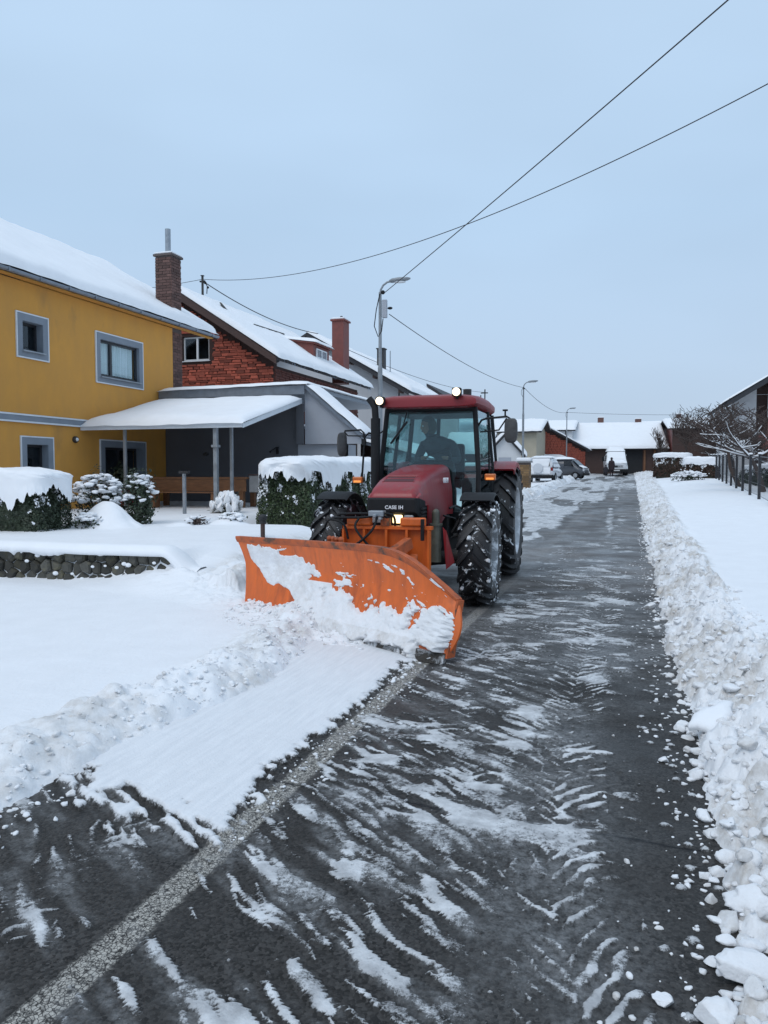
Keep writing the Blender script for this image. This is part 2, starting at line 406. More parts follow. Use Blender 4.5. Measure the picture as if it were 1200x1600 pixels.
snf = math_(nt, 'ADD', snf, math_(nt, 'MULTIPLY', math_(nt, 'SUBTRACT', g1, .5), .55))
sm = math_(nt, 'MULTIPLY', mrange(nt, snf, .46, .70), .90)
swc = mixc(nt, mrange(nt, noise(nt, 9., 5, .65), .35, .7), (.40, .405, .415), (.76, .775, .79))
swc = mixc(nt, attr(nt, 'swath'), swc, mixc(nt, mrange(nt, noise(nt, 3., 6, .7, stretch=(9, .8, 1)), .35, .7), (.74, .755, .78), (.85, .86, .88)))
colr = mixc(nt, sm, asp, swc)
nt.links.new(colr, b.inputs['Base Color'])
wet = mrange(nt, noise(nt, 1.3, 4, .6), .35, .65, .38, .75)
rr_ = nt.nodes.new('ShaderNodeMix'); nt.links.new(sm, rr_.inputs['Factor']); nt.links.new(wet, rr_.inputs['A']); rr_.inputs['B'].default_value = .6
nt.links.new(rr_.outputs['Result'], b.inputs['Roughness']); nt.links.new(attr(nt, 'wet'), b.inputs['Specular IOR Level'])
hgt = math_(nt, 'ADD', math_(nt, 'MULTIPLY', vor.outputs['Distance'], -.6), math_(nt, 'MULTIPLY', noise(nt, 120., 5, .7), .5))
hgt = math_(nt, 'ADD', hgt, math_(nt, 'MULTIPLY', sm, .9)); bump(nt, b, hgt, .55, .006)
M['road'] = m
road = mesh_np('road', V, gridfaces(*X.shape), M['road'], None, True, {'wet': .12+.5*sst(6, 16, Y), 'swath': sw, 'cover': cov, 'slush': slush, 'line': line, 'brown': brown, 'crack': crack})
tag(road, kind='structure')

# ================================================================== snowy verges as height fields
def field(name, xs, ys, fn, mat, dirt):
    X, Y = np.meshgrid(xs, ys); Z, D = fn(X, Y)
    o = mesh_np(name, np.stack([X, Y, Z], -1), gridfaces(*X.shape), mat, None, True, {'dirt': D})
    return tag(o, kind='structure')
def rdecay(Y, d=9.): return 1/(1+np.clip(Y, 0, None)/d*0)
def left_h(X, Y):
    beh = blade_behind(X, Y)
    e0 = .10*(fbm(X*1.6, Y*1.6, 201, 4)-.5) + .05*(fbm(X*6, Y*6, 205, 3)-.5)
    L1 = lumps(X, Y, .22, 211); L2 = lumps(X+3, Y, .10, 215); L3 = lumps(X, Y+4, .05, 219)
    soft = fbm(X*.5, Y*.4, 221, 4)
    # in front of the blade: ridge along X = -2.7 thrown off the blade's far end, smooth field beyond it
    xe = -2.50 + .10*np.sin(Y*1.7) + 2.0*e0 - .02*np.clip(3-Y, 0, 3)
    a = xe - X
    ridge = .085*np.exp(-((a-.30)/.26)**2)*sst(-.05, .16, a)*(.6+.8*fbm(X*.9, Y*.9, 233, 2))
    fld = (.075+.05*soft)*sst(-.05, .6, a)
    near_blade = np.clip(1-np.abs((Y-5.82)+(X+1.37)*.651)/.75, 0, 1)
    ra = sst(.0, .10, a)*(1-sst(.42, .85, a))
    rough = ra*(.35+.65*fbm(X*1.3, Y*1.3, 231, 3))
    hF = ridge + fld + rough*(.075*L1+.055*L2+.022*L3) - .02
    # snow rolling in front of the blade
    pile = near_blade**1.3*.20*sst(-1.75, -2.9, X) if False else near_blade**1.2*.10*(1-sst(-2.6, -1.75, X))
    hF = hF*(1-.45*near_blade*sst(-4.6, -3.6, X)) + pile*(.75+.5*L1) + near_blade*(1-sst(-2.3, -1.7, X))*(.05*L2+.02*L3)
    hF = np.where(a < -.02, np.where(near_blade*(X < -1.7) > .02, hF, -.05), hF)
    hF = hF*sst(-.10, .03, a+.0*X + near_blade*1.2*(1-sst(-2.2, -1.7, X))) - .03*(1-sst(-.10, .03, a + near_blade*1.2))
    # behind the blade: cleared to X = -4, a lumpy bank beyond
    xb = -4.0 + 1.4*e0 + .25*(fbm(Y*.5, Y*0, 241, 2)-.5); c = xb - X
    bank = (.20*np.exp(-((c-.35)/.3)**2) + .16*sst(0, .5, c)) * sst(-.06, .14, c) - .03
    lumpB = sst(0, .1, c)*(1-sst(.8, 1.3, c))
    hB = bank + lumpB*(.10*lumps(X, Y, .30, 251)+.05*L1+.02*L2)
    hB = np.where(c < -.06, -.05, hB)
    h = np.where(beh, hB, hF)
    # garden terrace behind the low stone wall, house plots beyond
    terr = .50 + .09*sst(8.6, 14, Y) + .07*(soft-.5) + .015*(fbm(X*3, Y*3, 261, 3)-.5)
    low_ = sst(12.2, 13.6, Y)*sst(-8.2, -7.4, X); terr = terr*(1-low_)+(.20+.03*soft)*low_
    t1 = sst(8.42, 8.56, Y)*(1-sst(-5.6, -5.35, X)); t2 = sst(8.2, 9.6, Y)*(1-sst(-5.55, -4.5, X))
    t = np.maximum(t1, t2)
    ramp_ = sst(7.6, 8.5, Y)*sst(-8.5, -5.4, X)*(X < -4)*.13*(1-sst(-5.2, -4.3, X))
    lowf = (.06+.03*soft)*(1-sst(-8.2, -6, X)*.0)
    hh = h + ramp_
    hh = np.where(X < -3.6, hh*(1-sst(-3.6, -7.5, -0*X+X*-1*-1) if False else 1), hh)
    drop = sst(3.6, 8.2, -X)*.10*(1-t)*(Y < 9)
    hh = hh - drop
    hh = np.where((~beh) & (X < -2.85-.0*Y) & (Y < 9), np.maximum(hh, .035), hh)
    hh = hh*(1-t) + np.maximum(terr, 0)*t
    yard = sst(12, 24, Y)
    Z = base(Y) + hh
    D = np.where(beh, lumpB*.9, np.clip(rough*.75+near_blade*.2*(a < .9), 0, 1))
    D = D*sst(.35, .6, fbm(X*2.1, Y*1.7, 271, 3))
    Z = Z + .006*(fbm(X*2.5+Y*.4, Y*7, 281, 3)-.5)*(~beh)*(X < -3)
    # tyre-wide hollow and wheel ruts pressed in the verge
    Z = Z - .03*np.exp(-((X+3.35-.03*Y)/.10)**2)*(Y < 6)*sst(.3, .7, soft)
    # a dark hole where something pokes out of the snow
    Z = Z - .06*np.exp(-(((X+5.05)/.07)**2+((Y-8.75)/.07)**2))
    return Z, D
lx = spans((-70, -16, 2.), (-16, -5, .09), (-5, -1.45, .02))
ly = spans((-6, 1.2, .12), (1.2, 9.2, .021), (9.2, 24, .075), (24, 112, .5))
field('left_verge', lx, ly, left_h, M['snow_dirty'], True)
def lz(x, y): return float(left_h(np.array([[float(x)]]), np.array([[float(y)]]))[0][0, 0])

def right_h(X, Y):
    e0 = .13*(fbm(X*1.3, Y*1.0, 301, 4)-.5) + .07*(fbm(X*6, Y*6, 305, 3)-.5)
    xe = .34 + .05*(1-sst(2.2, 3.4, Y))*0 + 1.5*e0 - .12*(1-sst(1.9, 2.6, Y)) - .02*sst(10, 30, Y)
    a = X-xe
    w = np.interp(Y, [-6, 5, 8, 13, 24, 60, 112], [.75, .62, .55, .72, .85, 1.3, 2.0])
    L0 = lumps(X, Y, .30, 311); L1 = lumps(X, Y, .17, 313); L2 = lumps(X+2, Y, .085, 315); L3 = lumps(X, Y+5, .042, 319)
    prof = sst(0, .16, a)*(.035+.13*sst(0, .8, a/w))
    inb = sst(0, .06, a)*(1-sst(.9, 1.25, a/w))
    h = prof + inb*(.09*L0*sst(.1, .4, a)+.085*L1+.055*L2+.03*L3-.03) + .07*np.exp(-((a/w-.95)/.35)**2)*fbm(X*2, Y*2, 331, 3)
    fld = .185 + .05*fbm(X*.5, Y*.5, 341, 4) + .012*fbm(X*3, Y*3, 345, 3)
    k = sst(.95, 1.35, a/w); h = h*(1-k)+fld*k
    h = h + inb*.05*(fbm(X*14, Y*14, 357, 4, .6)-.5)
    h = np.where(a < 0, -.05, h-.03*(1-sst(0, .05, a)))
    h = h + .18*sst(14, 30, Y)*sst(1.0, 3.0, a/w)
    D = np.clip(inb*(.12+1.3*sst(.42, .60, fbm(X*2.6, Y*2.0, 351, 4))), 0, 1)
    return base(Y)+h, D
rx = spans((-.05, 2.0, .0155), (2.0, 8, .09), (8, 70, 2.))
ry = spans((-6, 1.5, .1), (1.5, 10, .02), (10, 30, .07), (30, 112, .4))
field('right_verge', rx, ry, right_h, M['snow_dirty'], True)
def rz_(x, y): return float(right_h(np.array([[float(x)]]), np.array([[float(y)]]))[0][0, 0])

# wide snowy ground out to the horizon
gx = np.array([-1500, -600, -200, -80, -20, 0, 20, 80, 200, 600, 1500.]); gy = np.array([-600, -100, -6, 15, 30, 60, 90, 112, 200, 600, 2000.])
GX, GY = np.meshgrid(gx, gy); tag(mesh_np('ground', np.stack([GX, GY, base(GY)-.10+.30*(GY > 100)], -1), gridfaces(*GX.shape), M['snow_soft'], None, True), kind='structure')

# ------------------------------------------------------------------ snow clods
import bmesh
def ico(sub):
    bm = bmesh.new(); bmesh.ops.create_icosphere(bm, subdivisions=sub, radius=1); 
    V = np.array([v.co[:] for v in bm.verts]); F = np.array([[v.index for v in f.verts] for f in bm.faces]); bm.free(); return V, F
IV, IF = ico(3); IV3, IF3 = ico(4); IV2, IF2 = ico(2)
def clod(seed, V0=IV, amp=.35):
    r = np.random.default_rng(seed); V = V0.copy(); d = np.zeros(len(V))
    for k in range(5):
        n = r.normal(size=3)*(1.2+k*.8); d += np.sin(V@n + r.uniform(0, 6))/(1+k*.6)
    V = V*(1+amp*d[:, None]/2.2)
    for k in range(9):
        n = r.normal(size=3)*(4.5+k*.5); V = V*(1+.028*np.sin(V@n + r.uniform(0, 6)))[:, None]
    for k in range(7):                                           # broken flat faces
        n = r.normal(size=3); n /= np.linalg.norm(n); q = V@n; lim = r.uniform(.45, .85); V = V - np.clip(q-lim, 0, None)[:, None]*n
    return V
CL = [clod(i) for i in range(14)]; CL2 = [clod(i+50, IV2) for i in range(14)]
def scatter_clods(name, pts, parent=None, dirt=.8):
    VV = []; FF = []; DD = []; n = 0; r = np.random.default_rng(5)
    for (x, y, z, s) in pts:
        big_ = s > .024; V = (CL if big_ else CL2)[r.integers(14)]; a = r.uniform(0, 6.28); c_, s_ = math.cos(a), math.sin(a)
        sc = s*np.array([r.uniform(.8, 1.25), r.uniform(.7, 1.1), r.uniform(.55, .85)])
        W = V*sc; W = np.stack([W[:, 0]*c_-W[:, 1]*s_, W[:, 0]*s_+W[:, 1]*c_, W[:, 2]], -1) + (x, y, z)
        VV.append(W); FF.append((IF if big_ else IF2)+n); n += len(W); DD.append(np.full(len(W), dirt*r.uniform(0, 1)**1.5))
    return mesh_np(name, np.concatenate(VV), np.concatenate(FF), M['snow_dirty'], parent, True, {'dirt': np.concatenate(DD)})
pts = []
cr2 = np.random.default_rng(77)
def lay(n, x, y, s, fn, lift, lo=-9.):
    z = fn(np.atleast_2d(x), np.atleast_2d(y))[0][0]; z = np.maximum(np.maximum(z, base(y)), lo)
    pts.extend(zip(x, y, z + s*lift, s))
n = 1500; y = 1.6+26*cr2.random(n)**2.0; x = .22 + cr2.random(n)**1.6*.75 - .05*cr2.random(n); s = (.007+.036*cr2.random(n)**3.4)*(1+.03*y); s = np.where(x < .26, np.minimum(s, .014), s); kp = (x > .30) | (cr2.random(n) < .45); x, y, s = x[kp], y[kp], s[kp]; lay(n, x, y, s, right_h, .15)
n = 1400; y = 1.9+7.5*cr2.random(n)**1.5; x = .28 + .85*cr2.random(n); s = .006+.036*cr2.random(n)**2.6; lay(n, x, y, s, right_h, .05)
n = 150; y = 1.9+12*cr2.random(n)**1.6; x = .20 - .30*cr2.random(n)**2.2; s = .004+.013*cr2.random(n)**3; lay(n, x, y, s, right_h, .25)
n = 1000; y = 1.9+5.2*cr2.random(n); x = -2.42-.5*cr2.random(n) + .04*cr2.normal(size=n); s = .006+.020*cr2.random(n)**3.4; lay(n, x, y, s, left_h, .1)
n = 700; t = cr2.random(n); x = -1.55-2.3*t; y = 5.82-(x+1.37)*.651-.15-.75*cr2.random(n)**1.5; s = .006+.022*cr2.random(n)**3; lay(n, x, y, s, left_h, .2)
n = 260; y = 2.7+3*cr2.random(n); x = -1.55+.09*cr2.normal(size=n); s = .004+.010*cr2.random(n)**3; lay(n, x, y, s, left_h, .25)
n = 300; y = 9+35*cr2.random(n)**1.5; x = -3.95-.7*cr2.random(n); s = .02+.06*cr2.random(n)**3; lay(n, x, y, s, left_h, .2)
tag(scatter_clods('snow_clods', pts), 'broken crumbs and clods of ploughed snow strewn along both banks of the road', 'snow', None, 'stuff')
# a few single lumps that have rolled onto the tarmac
single = [(1015, 948, 'largest dirty lump of snow, rolled out from the right bank', .06), (1037, 1184, 'small pale lump of snow alone on dark tarmac at the foot of the right bank', .028),
          (1113, 1497, 'small round lump of snow on bare tarmac near the bottom right of the road', .024), (1038, 1560, 'flattish lump of snow in the bottom right wheel marks, nearest lump on the road', .03),
          (1178, 1420, 'big white block of snow fallen at the near end of the right bank', .07), (1165, 1520, 'rounded white heap of snow lying off the bank at the bottom right corner', .07),
          (1120, 1590, 'white clump of snow cut off by the bottom edge on the right', .055), (1060, 955, 'dirty fist-sized lump of snow resting against the right bank behind the largest lump', .05), (424, 1196, 'thin white crumb of snow on the tarmac beside the left swath', .03)]
def gp(px, py, z=0.):
    cy, sy = math.cos(YAW), math.sin(YAW); cp, sp = math.cos(PITCH), math.sin(PITCH)
    f = Vector((-sy*cp, cy*cp, -sp)); r = Vector((cy, sy, 0)); u_ = r.cross(f); d = f + r*(px-600)/1200 + u_*(800-py)/1200
    t = (z-1.5)/d.z; return Vector((0, 0, 1.5)) + d*t
for i, (px, py, lb, s) in enumerate(single):
    p = gp(px, py, .02); V = clod(100+i, IV3, .3)*np.array([s*1.25, s, s*.62]) + (0, 0, s*.45)
    o = mesh_np('snow_chunk', V, IF3, M['snow_dirty'], None, True, {'dirt': np.full(len(V), .5 if i in (0, 7) else .15)}, world=False)
    o.location = (p.x, p.y, 0 if p.x < .3 else .02); tag(o, lb, 'snow chunk', 'single lumps of snow on the road')
# crusted slab tilted on the right bank
mb = MB(); n = 22; ring = []
for k in range(n):
    w = 2*math.pi*k/n; rr = 1+.14*math.sin(3*w+1)+.10*math.sin(5*w)+.07*math.sin(9*w+2); ring.append(Vector((.16*math.cos(w)*rr, .075*math.sin(w)*rr, 0)))
mb.loft([[p*1.0+Vector((0, 0, -.02)) for p in ring], [p*1.04 for p in ring], [p*.94+Vector((0, 0, .018)) for p in ring], [p*.5+Vector((0, 0, .027)) for p in ring]])
o = mb.build('snow_slab', M['snow'], None, True, auto=60); o.location = (.46, 4.62, rz_(.46, 4.62)+.035); o.rotation_euler = (R(14), R(-16), R(48))
tag(o, 'flat oval slab of crusted snow lying tilted on the right bank, dark gap beneath its edge', 'snow slab')
# ================================================================== buildings
M['yellow'] = pm('yellow_render', (.57, .275, .055), .85, .08, 1.5, .3, 160, col2=(.36, .19, .06), thr=(.58, .82), stretch=(1, 1.6, .8))
M['greyband'] = pm('grey_painted_render', (.20, .23, .27), .8, .1, 3, .1, 120)
M['whiteline'] = pm('white_trim_paint', (.62, .66, .70), .7, .06)
M['darkframe'] = pm('dark_window_frame', (.022, .022, .026), .4, .1)
M['whiteframe'] = pm('white_window_frame', (.66, .68, .70), .5, .05)
M['glass'] = glassmat('window_glass', (.85, .90, .92), .06)
M['room'] = pm('dim_room', (.02, .021, .024), .95, .1)
M['curtain'] = pm('pale_net_curtain', (.80, .90, .84), .9, .25, 30, stretch=(1, 1, .02))
M['brickdark'] = pm('dark_brown_brick', (.115, .062, .052), .85, .25, 14, .3, 120, rndvar=.35)
M['mortar'] = pm('mortar', (.11, .09, .085), .95, .15, 20, .3)
M['mortar_red'] = pm('dark_joint', (.045, .022, .018), .95, .2, 10, .3)
M['redstone'] = pm('red_cladding_stone', (.32, .075, .045), .85, .3, 9, .4, 70, rndvar=.55)
M['redstone2'] = pm('dull_red_cladding_stone', (.17, .050, .036), .85, .3, 9, .4, 70, rndvar=.45)
M['brownwood'] = pm('dark_brown_boards', (.065, .036, .030), .7, .3, 5, .15, 60, stretch=(1, 1, 8))
M['greywall'] = pm('dark_grey_render', (.115, .12, .135), .85, .08, 2, .15, 160)
M['lightwall'] = pm('light_grey_render', (.34, .36, .40), .85, .07, 1.5, .15, 160)
M['palewall'] = pm('off_white_render', (.44, .44, .45), .88, .06, 1.2, .12, 150, col2=(.36, .36, .37), thr=(.6, .8))
M['beige'] = pm('beige_render', (.40, .36, .28), .88, .06, 1.2, .1, 100)
M['whitewall'] = pm('white_render', (.60, .61, .62), .88, .05, 1.2, .1, 100)
M['gutter'] = pm('grey_metal_gutter', (.20, .23, .27), .4, .15, 6, 0, metal=.3)
M['tile'] = pm('dark_roof_edge', (.035, .034, .038), .7, .2, 8, .2)
M['redbrown'] = pm('red_brown_sheet', (.17, .045, .035), .6, .15, 4, .1, 60)
M['wood'] = pm('varnished_wood', (.17, .075, .032), .55, .3, 5, .1, 60, stretch=(1, 1, 6))
M['concrete'] = pm('concrete', (.25, .25, .25), .9, .15, 6, .3, 80)

def wall(name, fr, a0, a1, b0, b1, holes, mat, parent, depth=.28, slope=None, pts=None):
    """a wall in frame fr with real openings; holes = (a0,a1,b0,b1). pts: polygon outline instead of a rectangle (no holes)"""
    mb = MB()
    if pts is not None:
        mb.slab([fr.p(a, b, -depth) for a, b in pts], fr.n*depth)
    else:
        A = sorted({a0, a1, *[h[0] for h in holes], *[h[1] for h in holes]}); B = sorted({b0, b1, *[h[2] for h in holes], *[h[3] for h in holes]})
        for i in range(len(A)-1):
            for j in range(len(B)-1):
                ca, cb = (A[i]+A[i+1])/2, (B[j]+B[j+1])/2
                if any(h[0] < ca < h[1] and h[2] < cb < h[3] for h in holes): continue
                mb.add([fr.p(A[i], B[j]), fr.p(A[i+1], B[j]), fr.p(A[i+1], B[j+1]), fr.p(A[i], B[j+1])], [(0, 1, 2, 3)])
        for (p, q, r_, s_) in holes:
            for (x, y, x2, y2) in ((p, r_, q, r_), (q, r_, q, s_), (q, s_, p, s_), (p, s_, p, r_)):
                mb.add([fr.p(x, y), fr.p(x2, y2), fr.p(x2, y2, -depth), fr.p(x, y, -depth)], [(0, 1, 2, 3)])
        for (x, y, x2, y2) in ((a0, b0, a1, b0), (a1, b0, a1, b1), (a1, b1, a0, b1), (a0, b1, a0, b0)):
            mb.add([fr.p(x, y), fr.p(x2, y2), fr.p(x2, y2, -depth), fr.p(x, y, -depth)], [(0, 1, 2, 3)])
    return mb.build(name, mat, parent)
def window(fr, h, parent, surround=None, fmat='darkframe', nm=2, curtain=False, line=True, bars_h=False, glass='glass', sill=True, off=-.16, split=None, coff=.13):
    a0, a1, b0, b1 = h; w = .055
    if surround:
        s = surround; mb = MB()
        for (p, q, r_, t_) in ((a0-s, a0, b0-s, b1+s), (a1, a1+s, b0-s, b1+s), (a0, a1, b1, b1+s), (a0, a1, b0-s, b0)): mb.fbox(fr, p, q, r_, t_, .002, .03)
        top = mb.build('window', M['greyband'], parent)
        if line:
            mb = MB(); t = .03; s2 = s+.001
            for (p, q, r_, u_) in ((a0-s2-t, a0-s2, b0-s2-t, b1+s2+t), (a1+s2, a1+s2+t, b0-s2-t, b1+s2+t), (a0-s2, a1+s2, b1+s2, b1+s2+t), (a0-s2, a1+s2, b0-s2-t, b0-s2)): mb.fbox(fr, p, q, r_, u_, .001, .036)
            mb.build('trim_line', M['whiteline'], top)
        # lining of the reveal
        mb = MB()
        for (p, q, r_, t_) in ((a0+.001, a0+.012, b0, b1), (a1-.012, a1-.001, b0, b1)): mb.fbox(fr, p, q, r_, t_, off, .028)
        mb.fbox(fr, a0+.012, a1-.012, b1-.012, b1-.001, off, .028); mb.fbox(fr, a0+.012, a1-.012, b0+.001, b0+.014, off, .028); mb.build('reveal', M['greyband'], top)
    mb = MB()
    for (p, q, r_, t_) in ((a0+.013, a0+w+.013, b0+.015, b1-.013), (a1-w-.013, a1-.013, b0+.015, b1-.013), (a0+w+.013, a1-w-.013, b1-w-.013, b1-.013), (a0+w+.013, a1-w-.013, b0+.015, b0+w+.015)): mb.fbox(fr, p, q, r_, t_, off-.06, off)
    sp = split or [a0+(a1-a0)*k/nm for k in range(1, nm)]
    for c in sp: mb.fbox(fr, c-w*.75, c+w*.75, b0+w+.016, b1-w-.014, off-.058, off-.002)
    if surround: f = mb.build('frame', M[fmat], top)
    else: f = top = mb.build('window', M[fmat], parent)
    g = MB(); g.fbox(fr, a0+w+.014, a1-w-.014, b0+w+.016, b1-w-.014, off-.036, off-.03); g.build('pane', M[glass], top)
    g = MB(); g.add([fr.p(a0, b0, off-.55), fr.p(a1, b0, off-.55), fr.p(a1, b1, off-.55), fr.p(a0, b1, off-.55)], [(0, 1, 2, 3)])
    for (x, y, x2, y2) in ((a0, b0, a1, b0), (a1, b0, a1, b1), (a1, b1, a0, b1), (a0, b1, a0, b0)): g.add([fr.p(x, y, -.281), fr.p(x2, y2, -.281), fr.p(x2, y2, off-.55), fr.p(x, y, off-.55)], [(0, 1, 2, 3)])
    g.build('room_behind', M['room'], top)
    if curtain:
        n = 60; V = []; F = []
        for i in range(n+1):
            a = a0+.07+(a1-a0-.14)*i/n; c = off-coff+.022*math.sin(i*1.35)+.012*math.sin(i*2.9+1)
            V += [fr.p(a, b0+.1, c), fr.p(a, b1-.07, c)]
        for i in range(n): F.append((2*i, 2*i+2, 2*i+3, 2*i+1))
        MB().add(V, F).build('curtain', M['curtain'], top, True)
    if sill:
        g = MB(); g.fbox(fr, a0-.02, a1+.02, b0-.03, b0-.001, .031, .09) if surround else g.fbox(fr, a0-.04, a1+.04, b0-.035, b0-.002, -.02, .06)
        g.build('sill', M['steel'] if surround else M[fmat], top)
    return top
def snow_roof(parent, P, thick, n=(40, 20), seed=1, mat='snow_soft', drop=.0, name='roof_snow', under=.0, rough=.03):
    """snow lying on a roof plane given by its four corners P (eave0, eave1, ridge1, ridge0); rounded over the edges"""
    P = [Vector(p) for p in P]; nu, nv = n; nu2, nv2 = nu, nv
    nrm = (P[1]-P[0]).cross(P[3]-P[0]).normalized()
    if nrm.z < 0: nrm = -nrm
    lu = (P[1]-P[0]).length; lv = (P[3]-P[0]).length
    V = []
    us = [0]*1+[.5-.5*math.cos(math.pi*i/nu)*(1) if False else i/nu for i in range(nu+1)]; us = us[1:]
    us = sorted({*us, .012, .03, .97, .988}); vs = sorted({*[j/nv for j in range(nv+1)], .02, .05, .95, .98})
    nu, nv = len(us)-1, len(vs)-1
    for v in vs:
        for u in us:
            p = (P[0]*(1-u)+P[1]*u)*(1-v)+(P[3]*(1-u)+P[2]*u)*v
            du = min(u, 1-u)*lu; dv = min(v, 1-v)*lv
            e = min(1, (1-math.exp(-du/.10)))*min(1, (1-math.exp(-dv/.10)))
            q = float(fbm(u*lu*.8+seed*7, v*lv*.8, seed, 3)); q2 = float(vnoise(u*lu*3.5, v*lv*.6+seed, seed+9))
            t = thick*(.80+.45*(q-.5)+.10*(q2-.5))*e + .012
            eo = (P[0]-P[3]).normalized()*(math.exp(-v*lv/.12))*(.035+.05*float(vnoise(u*lu*1.8, seed*3.1, seed+2)))
            V.append(p+nrm*t+eo+Vector((0, 0, -rough*float(vnoise(u*lu*2.6, 2, seed+4))*math.exp(-v*lv/.1))))
    top = len(V)
    for v in (0, 1):
        for u in us: V.append((P[0]*(1-u)+P[1]*u)*(1-v)+(P[3]*(1-u)+P[2]*u)*v+nrm*.004)
    F = [(j*(nu+1)+i, j*(nu+1)+i+1, (j+1)*(nu+1)+i+1, (j+1)*(nu+1)+i) for j in range(nv) for i in range(nu)]
    F += [(top+i, top+i+1, i+1, i) for i in range(nu)]
    o2 = top+nu+1; o3 = nv*(nu+1)
    F += [(o3+i, o3+i+1, o2+i+1, o2+i) for i in range(nu)]
    for side in (0, nu):
        F.append(tuple([top+side]+[j*(nu+1)+side for j in range(nv+1)]+[o2+side]))
    F.append((top, top+nu, o2+nu, o2))
    return MB().add(V, F).build(name, M[mat], parent, True, auto=62)
def gutter(fr, a0, a1, b, c, parent, name='gutter', r=.075, mat='gutter', brackets=True):
    mb = MB(); n = 9; V = []; F = []
    for a in (a0, a1):
        for k in range(n):
            w = math.pi*k/(n-1); V.append(fr.p(a, b-r*math.sin(w), c-r*math.cos(w)))
        for k in range(n):
            w = math.pi*(n-1-k)/(n-1); V.append(fr.p(a, b-(r-.008)*math.sin(w)+.0, c-(r-.008)*math.cos(w)))
    m_ = 2*n
    for k in range(m_): F.append((k, (k+1) % m_, m_+(k+1) % m_, m_+k))
    F += [tuple(range(m_))[::-1], tuple(range(m_, 2*m_))]; mb.add(V, F)
    if brackets:
        k = a0+.5
        while k < a1: mb.fbox(fr, k-.02, k+.02, b-r-.006, b+.012, c+.0, c+r+.006); k += .95
    return mb.build(name, M[mat], parent)

BR = {}
def brick_mesh(mat, seed=0, jag=.0):
    k = (mat, seed)
    if k in BR: return BR[k]
    mb = MB(); r = random.Random(seed+3); e = .06
    # unit piece: a along x 0..1, y outwards 0..1 (proud), z 0..1, chamfered face
    j = lambda: r.uniform(-jag, jag)
    V = [Vector((0+j(), 0, 0+j())), Vector((1+j(), 0, 0+j())), Vector((1+j(), 0, 1+j())), Vector((0+j(), 0, 1+j()))]
    Vm = [v+Vector((0, .7, 0)) for v in V]; c = Vector((.5, 0, .5))
    Vt = [c+(v-c)*.93+Vector((0, 1-.2*r.random()*(jag > 0), 0)) for v in V]
    mb.loft([V, Vm, Vt])
    me = bpy.data.meshes.new('brick'); me.from_pydata(mb.V, [], mb.F); me.update(); me.materials.append(M[mat]); BR[k] = me
    return me
def brick_at(me, parent, fr, a0, b0, w, h, c, d, name='brick'):
    o = bpy.data.objects.new(name, me); link(o, parent)
    p = fr.p(a0, b0, c) - ror(parent)
    u, n, v = fr.u*w, fr.n*d, fr.v*h
    if parent.parent is not None: pass
    o.matrix_local = Matrix(((u.x, n.x, v.x, p.x), (u.y, n.y, v.y, p.y), (u.z, n.z, v.z, p.z), (0, 0, 0, 1)))
    return o
def piece_field(parent, fr, rects, mat, limit, cpos=0.0, depth=.03, seed=1, jag=.06, name='brick'):
    """rects: (a0,b0,w,h) biggest/nearest first; the first `limit` are parts, the rest one stuff part"""
    r = random.Random(seed); rest = MB()
    for i, (a, b, w, h) in enumerate(rects):
        d = depth*r.uniform(.6, 1.25)
        if i < limit: brick_at(brick_mesh(mat, r.randrange(6), jag), parent, fr, a, b, w, h, cpos, d, name)
        else:
            j = lambda: r.uniform(-jag, jag)*h
            q = [fr.p(a+j(), b+j(), cpos), fr.p(a+w+j(), b+j(), cpos), fr.p(a+w+j(), b+h+j(), cpos), fr.p(a+j(), b+h+j(), cpos)]
            cc = sum(q, Vector())/4; rest.loft([q, [cc+(x-cc)*.93+fr.n*d for x in q]], True)
    if rest.V: rest.build(name+'_rows', M[mat], parent, kind='stuff')

# ------------------------------------------------------------------ the yellow house
HX = -13.3
yh = thing('yellow_house', (-16.5, 15, .6), 'ochre yellow two-storey house with grey window surrounds and a thickly snowed roof', 'house')
F1 = Fr((HX, 0, 0), (0, 1, 0), (1, 0, 0))       # facade to the street: a = Y
holes = [(14.35, 15.01, 4.30, 4.98), (17.06, 18.74, 4.02, 5.00), (14.40, 15.10, 1.1, 2.16), (17.17, 18.80, .70, 2.18)]
wall('wall', F1, 9.0, 20.45, .3, 5.86, holes, M['yellow'], yh)
FG = Fr((0, 20.45, 0), (1, 0, 0), (0, 1, 0)); wall('gable_wall', FG, -22, HX-.005, 0, 0, [], M['yellow'], yh, pts=[(-21.5, .3), (HX-.01, .3), (HX-.01, 5.86), (-17.4, 8.45), (-21.5, 5.86)])
FG2 = Fr((0, 9.0, 0), (-1, 0, 0), (0, -1, 0)); wall('gable_wall', FG2, 0, 0, 0, 0, [], M['yellow'], yh, pts=[(-HX+.01, .3), (21.5, .3), (21.5, 5.86), (17.4, 8.45), (-HX+.01, 5.86)])
window(F1, holes[0], yh, .15, nm=1); window(F1, holes[1], yh, .15, curtain=True, split=[17.60], off=-.06, coff=.09); window(F1, holes[2], yh, .15, nm=1); window(F1, holes[3], yh, .16, nm=2)
mb = MB(); mb.fbox(F1, 9.0, 17.2, 2.68, 2.80, .002, .045); bnd = mb.build('string_course', M['greyband'], yh)
mb = MB(); mb.fbox(F1, 9.0, 17.2, 2.802, 2.84, .001, .055); mb.fbox(F1, 9.0, 17.2, 2.64, 2.678, .001, .055); mb.build('trim_line', M['whiteline'], bnd)
# roof: eave at x=-12.65 z 5.87, ridge at x=-17.4

